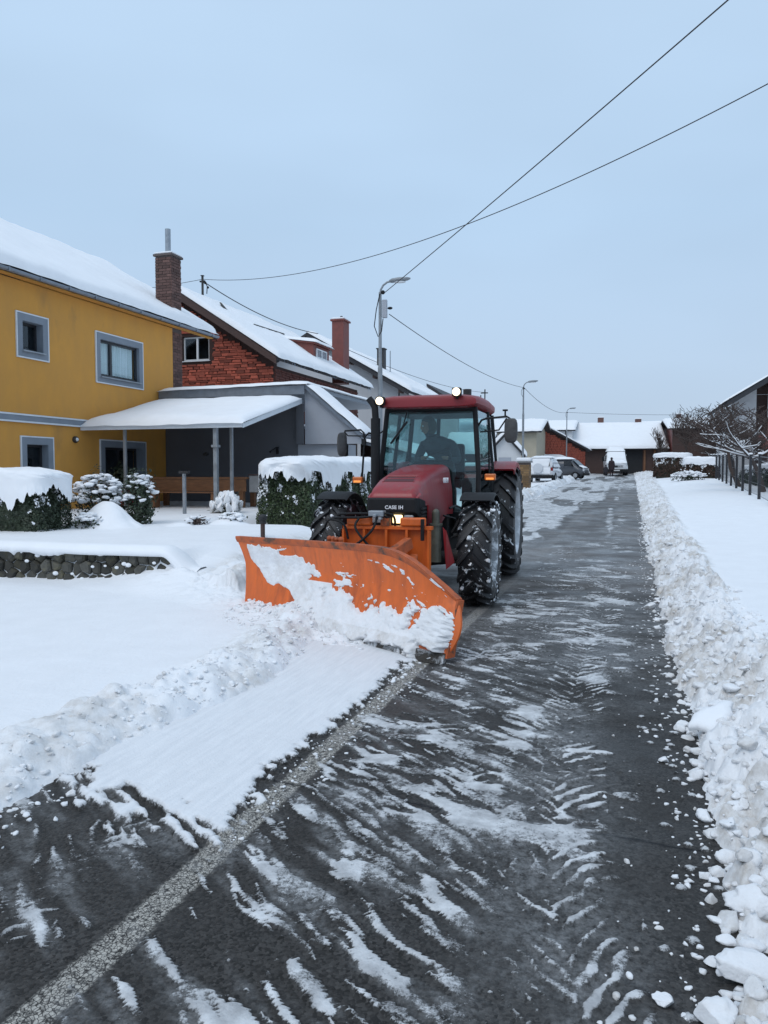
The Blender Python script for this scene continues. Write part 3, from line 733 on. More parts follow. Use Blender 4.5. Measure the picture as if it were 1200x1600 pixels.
mb = MB(); mb.slab([(-13.08, 8.4, 5.90), (-13.08, 22.55, 5.90), (-17.4, 22.55, 8.50), (-17.4, 8.4, 8.50)], (0, 0, .10))
mb.slab([(-22.2, 8.4, 5.75), (-22.2, 22.55, 5.75), (-17.4, 22.55, 8.50), (-17.4, 8.4, 8.50)], (0, 0, .10)); rf = mb.build('roof', M['tile'], yh)
mb = MB(); mb.box(-13.26, -13.09, 8.4, 22.5, 5.87, 5.895); mb.build('soffit', M['yellow'], rf)
gutter(Fr((-13.0, 0, 0), (0, 1, 0), (1, 0, 0)), 8.4, 22.62, 5.96, 0, yh)
snow_roof(yh, [(-13.0, 8.35, 6.03), (-13.0, 22.65, 6.03), (-17.45, 22.65, 8.66), (-17.45, 8.35, 8.66)], .26, (70, 26), 3)
snow_roof(yh, [(-22.2, 8.35, 5.93), (-22.2, 22.65, 5.93), (-17.35, 22.65, 8.66), (-17.35, 8.35, 8.66)], .26, (12, 6), 4)
# outside lamp on the wall
mb = MB(); mb.lathe((HX+.001, 16.03, 2.32), (1, 0, 0), [(.001, 0), (.075, 0), (.085, .03), (.075, .075), (.055, .085), (.001, .085)], 18, False); lm = mb.build('wall_lamp', M['dark'], yh, auto=40)
mb = MB(); mb.sphere((HX+.075, 16.03, 2.32), .05, 12, 8); mb.build('lamp_glass', M['whiteframe'], lm, True)
# chimney with its brick courses: breast on the gable end, stack through the roof
mb = MB(); mb.box(-13.87, -13.33, 20.48, 21.0, .3, 8.05); ch = mb.build('chimney', M['mortar'], yh)
Fc1 = Fr((-13.33, 0, 0), (0, 1, 0), (1, 0, 0)); Fc2 = Fr((0, 20.48, 0), (1, 0, 0), (0, -1, 0)); Fc3 = Fr((0, 20.48, 0), (1, 0, 0), (0, -1, 0))
def courses(a0, a1, b0, b1, bw, bh, jt=.012, half=True):
    rs = []; k = 0; b = b0
    while b+bh <= b1+1e-6:
        a = a0 - (bw/2 if (k % 2 and half) else 0)
        while a < a1-.02:
            s, e = max(a, a0), min(a+bw, a1)
            if e-s > .03: rs.append((s, b, e-s-jt, bh-jt))
            a += bw
        b += bh; k += 1
    return rs
c1 = courses(20.47, 21.01, 6.15, 8.05, .26, .085); c2 = courses(-13.88, -13.32, 6.15, 8.05, .26, .085); c3 = courses(20.48, 21.01, 3.9, 5.85, .26, .085)
piece_field(ch, Fc1, c1, 'brickdark', 140, 0, .02, 5, .0); piece_field(ch, Fc2, c2, 'brickdark', 80, 0, .02, 6, .0); piece_field(ch, Fc1, c3, 'brickdark', 80, 0, .02, 7, .0)
mb = MB(); mb.box(-13.93, -13.27, 20.42, 21.06, 8.052, 8.12); mb.build('cap', M['mortar'], ch, bevel=.01)
mb = MB(); mb.box(-13.91, -13.29, 20.44, 21.04, 8.121, 8.18); mb.build('cap_snow', M['snow'], ch, bevel=.03)
mb = MB(); mb.cyl((-13.6, 20.74, 8.55), (0, 0, 1), .085, .75, 16); mb.build('flue_pipe', M['steel'], ch, auto=40)

# ------------------------------------------------------------------ grey garage with sloping front canopy
gg = thing('garage', (-10.5, 22, .6), 'low dark grey garage with a pale gable and snow on its bent roof', 'garage')
FGa = Fr((0, 20.0, 0), (1, 0, 0), (0, -1, 0))
wall('wall', FGa, 0, 0, 0, 0, [], M['greywall'], gg, pts=[(-13.29, .3), (-8.97, .3), (-8.97, 3.55), (-13.29, 3.7)])
wall('front_wall', FGa, -8.969, -7.56, .3, 2.28, [(-8.75, -7.95, .9, 1.95)], M['lightwall'], gg)
wall('gable_panel', Fr((0, 19.86, 0), (1, 0, 0), (0, -1, 0)), 0, 0, 0, 0, [], M['lightwall'], gg, pts=[(-8.69, 2.285), (-7.02, 2.285), (-7.02, 2.42), (-8.60, 3.80), (-8.69, 3.80)], depth=.14)
wall('side_wall', Fr((-7.56, 0, 0), (0, 1, 0), (1, 0, 0)), 0, 0, 0, 0, [], M['lightwall'], gg, pts=[(20.005, .3), (20.9, .3), (20.9, 2.28), (20.005, 2.28)])
window(FGa, (-8.75, -7.95, .9, 1.95), gg, None, nm=2, sill=False, off=-.10)
mb = MB(); mb.slab([(-13.28, 19.70, 3.74), (-8.6, 19.70, 3.80), (-8.6, 26.6, 3.80), (-13.28, 26.6, 3.74)], (0, 0, .12)); mb.slab([(-8.6, 19.70, 3.80), (-6.95, 19.70, 2.42), (-6.95, 20.5, 2.42), (-8.6, 20.5, 3.80)], (0, 0, .12)); mb.build('roof', M['gutter'], gg)
mb = MB(); mb.box(-13.28, -8.62, 19.66, 19.698, 3.66, 3.90); mb.build('fascia', M['gutter'], gg)
snow_roof(gg, [(-13.28, 19.62, 3.88), (-8.5, 19.62, 3.94), (-8.5, 26.6, 3.94), (-13.28, 26.6, 3.88)], .15, (30, 16), 8)
snow_roof(gg, [(-8.56, 19.64, 3.935), (-6.88, 19.64, 2.54), (-6.88, 20.6, 2.54), (-8.56, 20.6, 3.935)], .12, (20, 8), 9)
gutter(Fr((-6.86, 0, 0), (0, 1, 0), (1, 0, 0)), 19.65, 20.6, 2.50, 0, gg, r=.05, brackets=False)
mb = MB(); mb.box(-9.62, -9.57, 19.93, 19.998, 2.02, 2.22); mb.tube([(-9.60, 19.95, 2.18), (-9.60, 19.85, 2.2), (-9.66, 19.80, 2.14), (-9.72, 19.80, 2.10)], .015, 6); mb.sphere((-9.74, 19.8, 2.08), .03); mb.build('wall_tap', M['black'], gg, auto=40)
mb = MB(); mb.sphere((-11.9, 19.94, 2.03), .09, 14, 8, (1, .6, .55)); mb.build('wall_lamp', M['dark'], gg, True)

cp = thing('canopy', (-11, 18, .6), 'lean-to terrace canopy between yellow house and garage, snow on top, steel posts', 'canopy')
mb = MB(); mb.slab([(-13.28, 16.30, 2.60), (-8.72, 16.30, 2.60), (-8.72, 19.85, 3.46), (-13.28, 19.85, 3.46)], (0, 0, .07)); mb.build('deck', M['gutter'], cp)
mb = MB(); mb.box(-13.28, -8.72, 16.24, 16.298, 2.56, 2.68); mb.build('front_edge', M['whiteline'], cp)
mb = MB(); mb.slab([(-8.718, 16.26, 2.55), (-8.718, 19.65, 3.40), (-8.718, 19.65, 3.53), (-8.718, 16.26, 2.68)], (.03, 0, 0)); mb.build('side_edge', M['whiteline'], cp)
snow_roof(cp, [(-13.28, 16.22, 2.67), (-8.66, 16.22, 2.67), (-8.66, 19.60, 3.52), (-13.28, 19.60, 3.52)], .20, (34, 22), 12)
for x, y, w in ((-9.52, 16.42, .05), (-9.36, 16.9, .035), (-12.15, 16.5, .035)):
    mb = MB(); mb.box(x-w, x+w, y-w, y+w, .5, 2.60+(y-16.3)*.24); mb.build('post', M['steel'], cp, bevel=.006)
mb = MB(); mb.box(-9.60, -9.44, 16.34, 16.50, 2.10, 2.16); mb.build('bracket', M['steel'], cp)
# gable wall closing the canopy's outer end (dark grey)
wall('wind_wall', Fr((0, 19.84, 0), (1, 0, 0), (0, -1, 0)), 0, 0, 0, 0, [], M['greywall'], cp, pts=[(-8.95, 2.29), (-8.72, 2.29), (-8.72, 3.40), (-8.95, 3.40)], depth=.02)

# things on the terrace
bench = thing('wooden_table', (-10.6, 17.6, .62), 'long varnished wooden table standing under the canopy against the grey wall', 'table')
mb = MB()
for k in range(5): 
    mb2 = MB(); mb2.box(-12.05, -9.1, 17.2+k*.17, 17.2+k*.17+.15, 1.33, 1.38); mb2.build('board', M['wood'], bench)
mb = MB(); mb.box(-12.0, -9.15, 17.22, 17.25, 1.02, 1.325); mb.build('apron', M['wood'], bench)
for x in (-11.9, -9.3):
    for y in (17.3, 17.9): mb = MB(); mb.box(x-.06, x+.06, y-.06, y+.06, .5, 1.325); mb.build('leg', M['wood'], bench)
st = thing('wooden_bench', (-10.6, 16.95, .62), 'low varnished wooden bench in front of the long table under the canopy', 'bench')
for k in range(2): mb = MB(); mb.box(-11.8, -9.7, 16.85+k*.14, 16.97+k*.14, .98, 1.01); mb.build('board', M['wood'], st)
for x in (-11.6, -9.9): mb = MB(); mb.box(x-.04, x+.04, 16.87, 17.10, .5, .979); mb.build('leg', M['wood'], st)
pt = thing('flower_pot', (-12.5, 16.9, .6), 'red plastic pot with a dark leafy plant standing left of the wooden table', 'plant pot')
M['redpot'] = pm('red_plastic', (.20, .02, .025), .5, .1)
mb = MB(); mb.lathe((-12.5, 16.9, .55), (0, 0, 1), [(.001, 0), (.20, 0), (.27, .42), (.29, .42), (.29, .48), (.25, .48), (.24, .40), (.001, .40)], 24, False); mb.build('pot', M['redpot'], pt, auto=40)
M['leafdark'] = pm('dark_leaf', (.028, .042, .022), .6, .4, 9, rndvar=.2); M['leafmix'] = pm('hedge_leaf', (.040, .062, .022), .5, .6, 14); M['leafolive'] = pm('olive_leaf', (.06, .075, .03), .55, .4, 9)
M['twig'] = pm('bare_twig', (.055, .038, .032), .9, .3, 9)
def leaf_cloud(c, rad, n, size, seed, squash=1.0, fill=.35):
    r = np.random.default_rng(seed); d = r.normal(size=(n, 3)); d /= np.linalg.norm(d, axis=1)[:, None]
    rr = (1-fill*r.random(n)**1.5)*(.55+.8*vnoise(d[:, 0]*2.5+seed, d[:, 1]*2.5+d[:, 2]*2, seed))
    P = np.array(c)+d*rr[:, None]*np.array(rad); return P, d
def leaves_mesh(P, Nn, size, seed, aspect=.5):
    r = np.random.default_rng(seed); n = len(P)
    t = np.cross(Nn, r.normal(size=(n, 3))); t /= (np.linalg.norm(t, axis=1)[:, None]+1e-9)
    nn = Nn+.7*r.normal(size=(n, 3)); nn /= np.linalg.norm(nn, axis=1)[:, None]; t -= nn*(t*nn).sum(1)[:, None]; t /= (np.linalg.norm(t, axis=1)[:, None]+1e-9)
    s_ = np.cross(nn, t); L_ = (size*(.6+.8*r.random(n)))[:, None]
    V = np.stack([P-t*L_*.5, P+s_*L_*aspect*.5+nn*L_*.06, P+t*L_*.5, P-s_*L_*aspect*.5+nn*L_*.06], 1).reshape(-1, 3)
    F = np.arange(4*n).reshape(-1, 4); return V, F
P, D_ = leaf_cloud((-12.5, 16.9, 1.35), (.35, .35, .4), 700, .1, 3); V_, F_ = leaves_mesh(P, D_, .10, 4); tag(mesh_np('leaves', V_, F_, M['leafdark'], pt), kind='stuff')
mb = MB(); mb.tube([(-12.5, 16.9, .9), (-12.5, 16.9, 1.3)], .02, 6); mb.build('stem', M['twig'], pt)
pst = thing('wooden_stake', (-9.3, 14.9, .6), 'pale wooden stake with a small flat head, upright in the snow before the canopy', 'stake')
mb = MB(); mb.box(-9.47, -9.41, 14.87, 14.93, .4, 1.47); mb.build('shaft', M['steel'], pst); mb = MB(); mb.box(-9.56, -9.32, 14.86, 14.94, 1.471, 1.53); mb.build('head', M['dark'], pst)
bx = thing('crate', (-8.9, 17.6, .9), 'small grey box standing at the right end of the wooden table', 'box')
mb = MB(); mb.box(-9.1, -8.75, 17.3, 17.7, 1.0, 1.42); mb.build('body', M['concrete'], bx, bevel=.01); mb = MB(); mb.box(-9.12, -8.73, 17.28, 17.72, 1.421, 1.45); mb.build('lid', M['brownwood'], bx)

# ------------------------------------------------------------------ red stone-clad house behind
rh = thing('brick_house', (-17, 32, .3), 'red stone-clad house behind the garage with brown verge boards and a steep snowed roof', 'house')
FR = Fr((0, 27.0, 0), (1, 0, 0), (0, -1, 0)); FS = Fr((-13.1, 0, 0), (0, 1, 0), (1, 0, 0))
RX0, RZ0, RX1, RZ1 = -12.75, 5.72, -17.35, 8.72   # verge line: eave -> ridge
def verge(x): return RZ0 + (RX0-x)/(RX0-RX1)*(RZ1-RZ0)
hw = (-17.10, -15.90, 5.92, 6.88)
wall('wall', FR, -22.5, -13.11, 0.3, 5.55, [], M['mortar_red'], rh)
# upper gable in cells around the window
mb = MB()
mb.slab([FR.p(-22.5, 5.55, -.28), FR.p(-13.11, 5.55, -.28), FR.p(-13.11, hw[2], -.28), FR.p(-22.5, hw[2], -.28)], FR.n*.28)
mb.slab([FR.p(hw[1], hw[2], -.28), FR.p(-13.4, hw[2], -.28), FR.p(hw[1], verge(hw[1])-.1, -.28)], FR.n*.28)
mb.slab([FR.p(-19.5, hw[2], -.28), FR.p(hw[0], hw[2], -.28), FR.p(hw[0], hw[3], -.28), FR.p(-19.5, hw[3], -.28)], FR.n*.28)
mb.slab([FR.p(-20.5, hw[3], -.28), FR.p(hw[1], hw[3], -.28), FR.p(hw[1], verge(hw[1])-.1, -.28), FR.p(-17.35, 8.6, -.28)], FR.n*.28)
mb.build('gable_wall', M['mortar_red'], rh)
wall('side_wall', FS, 0, 0, 0, 0, [], M['mortar_red'], rh, pts=[(27.005, .3), (36.45, .3), (36.45, 5.60), (27.005, 5.60)])
window(FR, hw, rh, None, 'whiteframe', 2, split=[-16.48], off=-.08)
def inside(x, z): return z < verge(x)-.32 and not (hw[0]-.06 < x < hw[1]+.06 and hw[2]-.06 < z < hw[3]+.06)
rects = []; r_ = random.Random(3); z = 3.9
while z < 8.4:
    h = r_.choice([.07, .085, .10, .12]); x = -18.2 + r_.uniform(0, .2)
    while x < -13.12:
        w = r_.uniform(.16, .46); w = min(w, -13.11-x)
        xa, xb = x, x+w-.015
        if w > .07 and inside(xa, z+h) and inside(xb, z+h) and inside(xb, z) and inside(xa, z): rects.append((xa, z, w-.015, h-.014))
        x += w
    z += h
rects.sort(key=lambda q: -(q[2]*q[3]) if q[0] > -17.2 and q[1] < 7.2 else 1)
piece_field(rh, FR, rects, 'redstone', 290, 0, .05, 8, .10, 'stone')
rects = []; z = 3.4
while z < 5.5:
    h = r_.choice([.07, .085, .10]); y = 27.05
    while y < 36.4:
        w = min(r_.uniform(.2, .5), 36.44-y)
        if w > .07 and z+h < 5.55: rects.append((y, z, w-.015, h-.014))
        y += w
    z += h
piece_field(rh, FS, rects, 'redstone2', 0, 0, .05, 9, .10, 'stone')
wn = MB(); wn.fbox(FS, 33.6, 35.0, 3.3, 4.35, .0, .08); wn.build('shutter', M['brownwood'], rh)
# roof: street slope, its back slope and boards
mb = MB(); mb.slab([(RX0, 26.5, RZ0), (RX0, 37.5, RZ0), (RX1, 37.5, RZ1), (RX1, 26.5, RZ1)], (0, 0, .13)); mb.slab([(2*RX1-RX0-1, 26.5, RZ0-.6), (2*RX1-RX0-1, 37.5, RZ0-.6), (RX1, 37.5, RZ1), (RX1, 26.5, RZ1)], (0, 0, .13)); mb.build('roof', M['tile'], rh)
mb = MB(); mb.slab([(RX0+.02, 26.46, RZ0-.16), (RX1, 26.46, RZ1-.20), (RX1, 26.46, RZ1+.14), (RX0+.02, 26.46, RZ0+.12)], (0, -.05, 0)); mb.build('verge_board', M['brownwood'], rh)
mb = MB(); mb.slab([(RX1, 26.46, RZ1-.20), (2*RX1-RX0-1, 26.46, RZ0-.80), (2*RX1-RX0-1, 26.46, RZ0-.5), (RX1, 26.46, RZ1+.14)], (0, -.05, 0)); mb.build('verge_board', M['brownwood'], rh)
for k in range(4):
    x = -13.2-k*1.25; mb = MB(); mb.box(x-.06, x+.06, 26.52, 26.98, verge(x)-.19, verge(x)-.02); mb.build('purlin_end', M['brownwood'], rh)
snow_roof(rh, [(RX0+.12, 26.36, RZ0+.10), (RX0+.12, 37.62, RZ0+.10), (RX1, 37.62, RZ1+.135), (RX1, 26.36, RZ1+.135)], .24, (60, 30), 21)
snow_roof(rh, [(2*RX1-RX0-1, 26.4, RZ0-.48), (2*RX1-RX0-1, 37.6, RZ0-.48), (RX1-.0, 37.6, RZ1+.135), (RX1-.0, 26.4, RZ1+.135)], .22, (12, 8), 22)
mb = MB()
for i in range(34):                                           # icicles under the eave
    y = 27+10.3*rnd.random(); l = .05+.28*rnd.random()**3; mb.tube([(RX0+.10, y, RZ0+.05), (RX0+.10, y, RZ0-l)], [.014, .002], 5)
M['ice'] = glassmat('ice', (.9, .95, 1), .5, .2); mb.build('icicles', M['ice'], rh, kind='stuff')
# dormer and brown chimney low on the roof
def roofz(x): return RZ0+.13 + (RX0-x)/(RX0-RX1)*(RZ1-RZ0)
dm = MB(); x0, x1, y0, y1, zt = -13.75, -15.6, 32.4, 34.2, 7.55
dm.slab([(x0, y0, roofz(x0)), (x1, y0, roofz(x1)), (x1, y0, zt+.05), (x0, y0, zt-.25)], (0, .08, 0)); dm.slab([(x0, y1, roofz(x0)), (x1, y1, roofz(x1)), (x1, y1, zt+.05), (x0, y1, zt-.25)], (0, .08, 0))
dm.box(x0-.06, x0, y0+.081, y1-.001, roofz(x0)-.05, zt-.26); dm.slab([(x0+.12, y0-.1, zt-.26), (x0+.12, y1+.2, zt-.26), (x1-.1, y1+.2, zt+.05), (x1-.1, y0-.1, zt+.05)], (0, 0, .07)); dmo = dm.build('dormer', M['redbrown'], rh)
window(Fr((x0+.001, 0, 0), (0, 1, 0), (1, 0, 0)), (y0+.25, y1-.3, roofz(x0)+.2, zt-.40), rh, None, 'whiteframe', 2, sill=False, off=.07)
snow_roof(rh, [(x0+.18, y0-.15, zt-.19), (x0+.18, y1+.25, zt-.19), (x1-.1, y1+.25, zt+.13), (x1-.1, y0-.15, zt+.13)], .2, (10, 8), 24)
mb = MB(); mb.box(-14.15, -13.55, 35.7, 36.5, 5.9, 8.95); c = mb.build('chimney', M['redbrown'], rh)
mb = MB(); mb.box(-14.22, -13.48, 35.63, 36.57, 8.951, 9.03); mb.build('cap', M['redbrown'], c); mb = MB(); mb.box(-14.18, -13.52, 35.67, 36.53, 9.031, 9.12); mb.build('cap_snow', M['snow'], c, bevel=.03); mb = MB(); mb.sphere((-13.8, 36.1, 9.2), .08, 8, 6, (1, 1, .7)); mb.build('pot', M['black'], c)
# row of snow guards poking through and a small vent, mast with cable fittings
for i in range(12):
    y = 29.6+i*.32; x = -15.25-.035*i; mb = MB(); mb.box(x-.04, x+.08, y-.1*(1+.5*(i < 4)), y+.1, roofz(x)+.16, roofz(x)+.26); mb.build('snow_guard', M['dark'], rh)
mb = MB(); mb.slab([(-16.0, 28.4, roofz(-16.0)+.2), (-16.0, 28.8, roofz(-16.0)+.2), (-16.25, 28.6, roofz(-16.2)+.42)], (-.1, .02, .03)); mb.build('roof_vent', M['dark'], rh)
mst = MB(); mst.tube([(-17.3, 28.9, 8.6), (-17.3, 28.9, 9.75)], .05, 10); mm = mst.build('cable_mast', M['dark'], rh, auto=40)
mb = MB(); mb.box(-17.42, -17.18, 28.86, 28.94, 9.5, 9.56); mb.box(-17.36, -17.24, 28.84, 28.96, 9.751, 9.78); mb.tube([(-17.2, 28.9, 9.55), (-17.05, 28.85, 9.3), (-17.1, 28.9, 9.0)], .02, 6); mb.sphere((-17.15, 28.86, 9.45), .06); mb.sphere((-17.02, 28.86, 9.25), .05); mb.build('fittings', M['black'], mm)

# ------------------------------------------------------------------ pale house beyond
wh = thing('pale_house', (-16, 50, .6), 'pale rendered house with a dark verge and snowed roof behind the lamp post', 'house')
W0, Z0, W1, Z1 = -12.5, 6.15, -19.0, 9.9
FW = Fr((0, 44.6, 0), (1, 0, 0), (0, -1, 0)); vz = lambda x: Z0+(W0-x)/(W0-W1)*(Z1-Z0)
wall('gable_wall', FW, 0, 0, 0, 0, [], M['palewall'], wh, pts=[(-25, .4), (-13.4, .4), (-13.4, vz(-13.4)-.15), (-19, 9.75), (-25, 6.4)])
wall('side_wall', Fr((-13.4, 0, 0), (0, 1, 0), (1, 0, 0)), 0, 0, 0, 0, [], M['palewall'], wh, pts=[(44.605, .4), (55, .4), (55, 6.4), (44.605, 6.4)])
mb = MB(); mb.slab([(W0, 43.8, Z0), (W0, 55.8, Z0), (W1, 55.8, Z1), (W1, 43.8, Z1)], (0, 0, .16)); mb.slab([(-25.8, 43.8, 6.1), (-25.8, 55.8, 6.1), (W1, 55.8, Z1), (W1, 43.8, Z1)], (0, 0, .16)); mb.build('roof', M['tile'], wh)
mb = MB(); mb.slab([(W0, 43.76, Z0-.12), (W1, 43.76, Z1-.16), (W1, 43.76, Z1+.17), (W0, 43.76, Z0+.15)], (0, -.05, 0)); mb.build('verge_board', M['tile'], wh)
for k in range(4): x = -13.1-k*1.6; mb = MB(); mb.box(x-.08, x+.08, 43.82, 44.58, vz(x)-.28, vz(x)-.01); mb.build('purlin_end', M['brownwood'], wh)
snow_roof(wh, [(W0+.15, 43.6, Z0+.12), (W0+.15, 55.9, Z0+.12), (W1, 55.9, Z1+.165), (W1, 43.6, Z1+.165)], .28, (40, 20), 31)
mb = MB(); mb.box(-15.55, -15.1, 47.0, 47.5, 7.6, 9.35); c = mb.build('chimney', M['dark'], wh); mb = MB(); mb.box(-15.6, -15.05, 46.95, 47.55, 9.351, 9.42); mb.build('cap', M['dark'], c)
mb = MB(); mb.tube([(-14.85, 47.6, 7.6), (-14.85, 47.6, 9.3)], .03, 8); mb.build('vent_pipe', M['steel'], wh)
wall('low_wall', FW, 0, 0, 0, 0, [], M['brownwood'], wh, pts=[(-13.3, .4), (-12.2, .4), (-12.2, 2.2), (-13.3, 3.1)])
h2 = thing('steep_house', (-17, 66, 1), 'snowed house beyond the pale one, only its dark roof verge showing over the tractor cab', 'house')
mb = MB(); mb.slab([(-16.2, 62, 8.6), (-13.0, 62, 6.4), (-13.0, 72, 6.4), (-16.2, 72, 8.6)], (0, 0, .25)); mb.build('roof', M['tile'], h2)
wall('gable_wall', Fr((0, 62.5, 0), (1, 0, 0), (0, -1, 0)), 0, 0, 0, 0, [], M['palewall'], h2, pts=[(-24, .8), (-13.6, .8), (-13.6, 6.7), (-16.2, 8.6), (-24, 6.6)])
snow_roof(h2, [(-13.1, 62.6, 6.7), (-13.1, 72, 6.7), (-24, 72, 10.6), (-24, 62.6, 10.6)], .25, (16, 10), 33)
# low snowed shed roof between garage and pale house
sh = thing('carport', (-9.5, 31, .4), 'low carport with a broad snowed roof between the garage and the pale house', 'carport')
mb = MB(); mb.slab([(-12.9, 29.2, 3.3), (-12.9, 36, 3.3), (-7.6, 36, 1.95), (-7.6, 29.2, 1.95)], (0, 0, .12)); mb.build('roof', M['gutter'], sh)
snow_roof(sh, [(-7.5, 29.1, 2.08), (-7.5, 36.1, 2.08), (-12.9, 36.1, 3.42), (-12.9, 29.1, 3.42)], .25, (20, 14), 35)
for x, y in ((-7.8, 29.4), (-7.8, 35.8), (-12.6, 29.4), (-12.6, 35.8)): mb = MB(); mb.box(x-.07, x+.07, y-.07, y+.07, .3, 1.94 if x > -9 else 3.2); mb.build('post', M['brownwood'], sh)
mb = MB(); mb.slab([(-12.7, 35.9, .3), (-7.7, 35.9, .3), (-7.7, 35.9, 1.94), (-12.7, 35.9, 3.2)], (0, .1, 0)); mb.build('back_wall', M['brownwood'], sh)
# ================================================================== far buildings
def yaw_fr(o, deg):                # frame whose outward normal is -Y turned by deg about z
    a = R(deg); u = Vector((math.cos(a), math.sin(a), 0)); n = Vector((math.sin(a), -math.cos(a), 0)); return Fr(o, u, n)
def far_house(name, label, o, deg, w, d, eave, ridge, wmat, gmat=None, ov=.45, wins=(), gwins=(), chims=(), snow=.3, ridge_x=True, cat='house', seed=1, rmat='tile', doors=(), dmat='brownwood', hides=(), sn=(20, 10)):
    """front wall along frame u (0..w), depth d behind; ridge parallel to the front when ridge_x"""
    z0 = bs(o[1]); root = thing(name, (o[0], o[1], z0), label, cat)
    f = yaw_fr((o[0], o[1], z0), deg); gmat = gmat or wmat
    left = Fr(f.o, -f.n, -f.u); right = Fr(f.p(w, 0, 0), -f.n, f.u); back = Fr(f.p(w, 0, -d), -f.u, -f.n)
    if ridge_x:
        wall('wall', f, 0, w, -.3, eave, [tuple(h[:4]) for h in wins], M[wmat], root, .2); wall('wall', back, 0, w, -.3, eave, [], M[wmat], root, .2)
        for g in (left, right): wall('gable_wall', g, 0, 0, 0, 0, [], M[gmat], root, .2, pts=[(.201, -.3), (d-.201, -.3), (d-.201, eave), (d/2, ridge-.05), (.201, eave)])
        e = ov; k = (ridge-eave)/(d/2)
        P = lambda a, c, b: f.p(a, b, -c)
        mb = MB(); mb.slab([P(-e, -e, eave-k*e), P(w+e, -e, eave-k*e), P(w+e, d/2, ridge), P(-e, d/2, ridge)], (0, 0, .16)); mb.slab([P(-e, d+e, eave-k*e), P(w+e, d+e, eave-k*e), P(w+e, d/2, ridge), P(-e, d/2, ridge)], (0, 0, .16)); mb.build('roof', M[rmat], root)
        snow_roof(root, [P(-e-.05, -e-.08, eave-k*e+.14), P(w+e+.05, -e-.08, eave-k*e+.14), P(w+e+.05, d/2, ridge+.165), P(-e-.05, d/2, ridge+.165)], snow, sn, seed)
        snow_roof(root, [P(-e-.05, d+e+.08, eave-k*e+.14), P(w+e+.05, d+e+.08, eave-k*e+.14), P(w+e+.05, d/2, ridge+.165), P(-e-.05, d/2, ridge+.165)], snow, (8, 5), seed+1)
    else:
        wall('gable_wall', f, 0, 0, 0, 0, [], M[gmat], root, .2, pts=[(0, -.3), (w, -.3), (w, eave), (w/2, ridge-.05), (0, eave)])
        wall('gable_wall', back, 0, 0, 0, 0, [], M[gmat], root, .2, pts=[(0, -.3), (w, -.3), (w, eave), (w/2, ridge-.05), (0, eave)])
        for g in (left, right): wall('wall', g, .201, d-.201, -.3, eave, [], M[wmat], root, .2)
        e = ov; k = (ridge-eave)/(w/2); P = lambda a, c, b: f.p(a, b, -c)
        for sg, a_e in ((0, -e), (1, w+e)):
            mb = MB(); mb.slab([P(a_e, -e, eave-k*e), P(a_e, d+e, eave-k*e), P(w/2, d+e, ridge), P(w/2, -e, ridge)], (0, 0, .16)); mb.build('roof', M[rmat], root)
            a2 = -e-.08 if sg == 0 else w+e+.08
            snow_roof(root, [P(a2, -e-.06, eave-k*e+.14), P(a2, d+e, eave-k*e+.14), P(w/2, d+e, ridge+.165), P(w/2, -e-.06, ridge+.165)], snow, sn, seed+sg)
    for h in wins: window(f, h[:4], root, None, h[4] if len(h) > 4 else 'darkframe', h[5] if len(h) > 5 else 2)
    for (a, b, c, dd_) in doors:
        mb = MB(); mb.fbox(f, a, b, c, dd_, .002, .05); mb.build('door', M[dmat], root)
    for (a, c, b0, b1, s) in chims:
        mb = MB(); mb.fbox(f, a-s, a+s, b0, b1, -c-s, -c+s); ch_ = mb.build('chimney', M['brickdark'], root); mb = MB(); mb.fbox(f, a-s-.05, a+s+.05, b1+.001, b1+.12, -c-s-.05, -c+s+.05); mb.build('cap_snow', M['snow'], ch_)
    return root, f
far_house('beige_house', 'beige rendered two-storey house with a plain snowed roof behind the second lamp post', (-15.6, 70, 0), 0, 7.5, 9, 4.1, 5.2, 'beige', None, .5, chims=(), seed=41, wins=((1.2, 2.4, 2.4, 3.6),))
rt_, f_ = far_house('white_house', 'narrow white house between the beige house and the brick barn', (-10.6, 84, 0), 0, 4.6, 8, 4.6, 5.6, 'whitewall', None, .35, seed=43, wins=((.6, 1.3, 2.9, 4.1),))
for a in (1.6, 2.7, 3.9): mb = MB(); mb.fbox(f_, a, a+.10, 0, 4.85, .002, .08); mb.build('downpipe', M['dark'], rt_)
# brick barn with the big roof, turned towards the road
bn, fb = far_house('brick_barn', 'brick-gabled barn with a huge snowed roof and open dark front behind the white van', (-6.0, 84.0, 0), 8, 9.0, 9, 2.9, 5.4, 'brownwood', 'redstone2', .7, chims=((3.4, 4.6, 4.8, 6.2, .3), (7.4, 4.6, 4.8, 6.0, .3)), seed=45, sn=(30, 16))
fl = Fr(fb.o, -fb.n, -fb.u)
mb = MB(); mb.fbox(fb, 1.0, 3.4, 0, 2.9, .002, .06); mb.build('barn_door', M['brownwood'], bn)
mb = MB(); mb.fbox(fb, 4.5, 7.2, 0, 2.6, .002, .03); mb.build('shade_panel', M['room'], bn)  # near-black panel on the wall stands in for the shaded open front
mb = MB(); mb.fbox(fb, 7.3, 7.5, 0, 2.5, .1, .2); mb.fbox(fb, 8.3, 8.5, 0, 2.5, .1, .2); mb.build('post', M['wood'], bn)
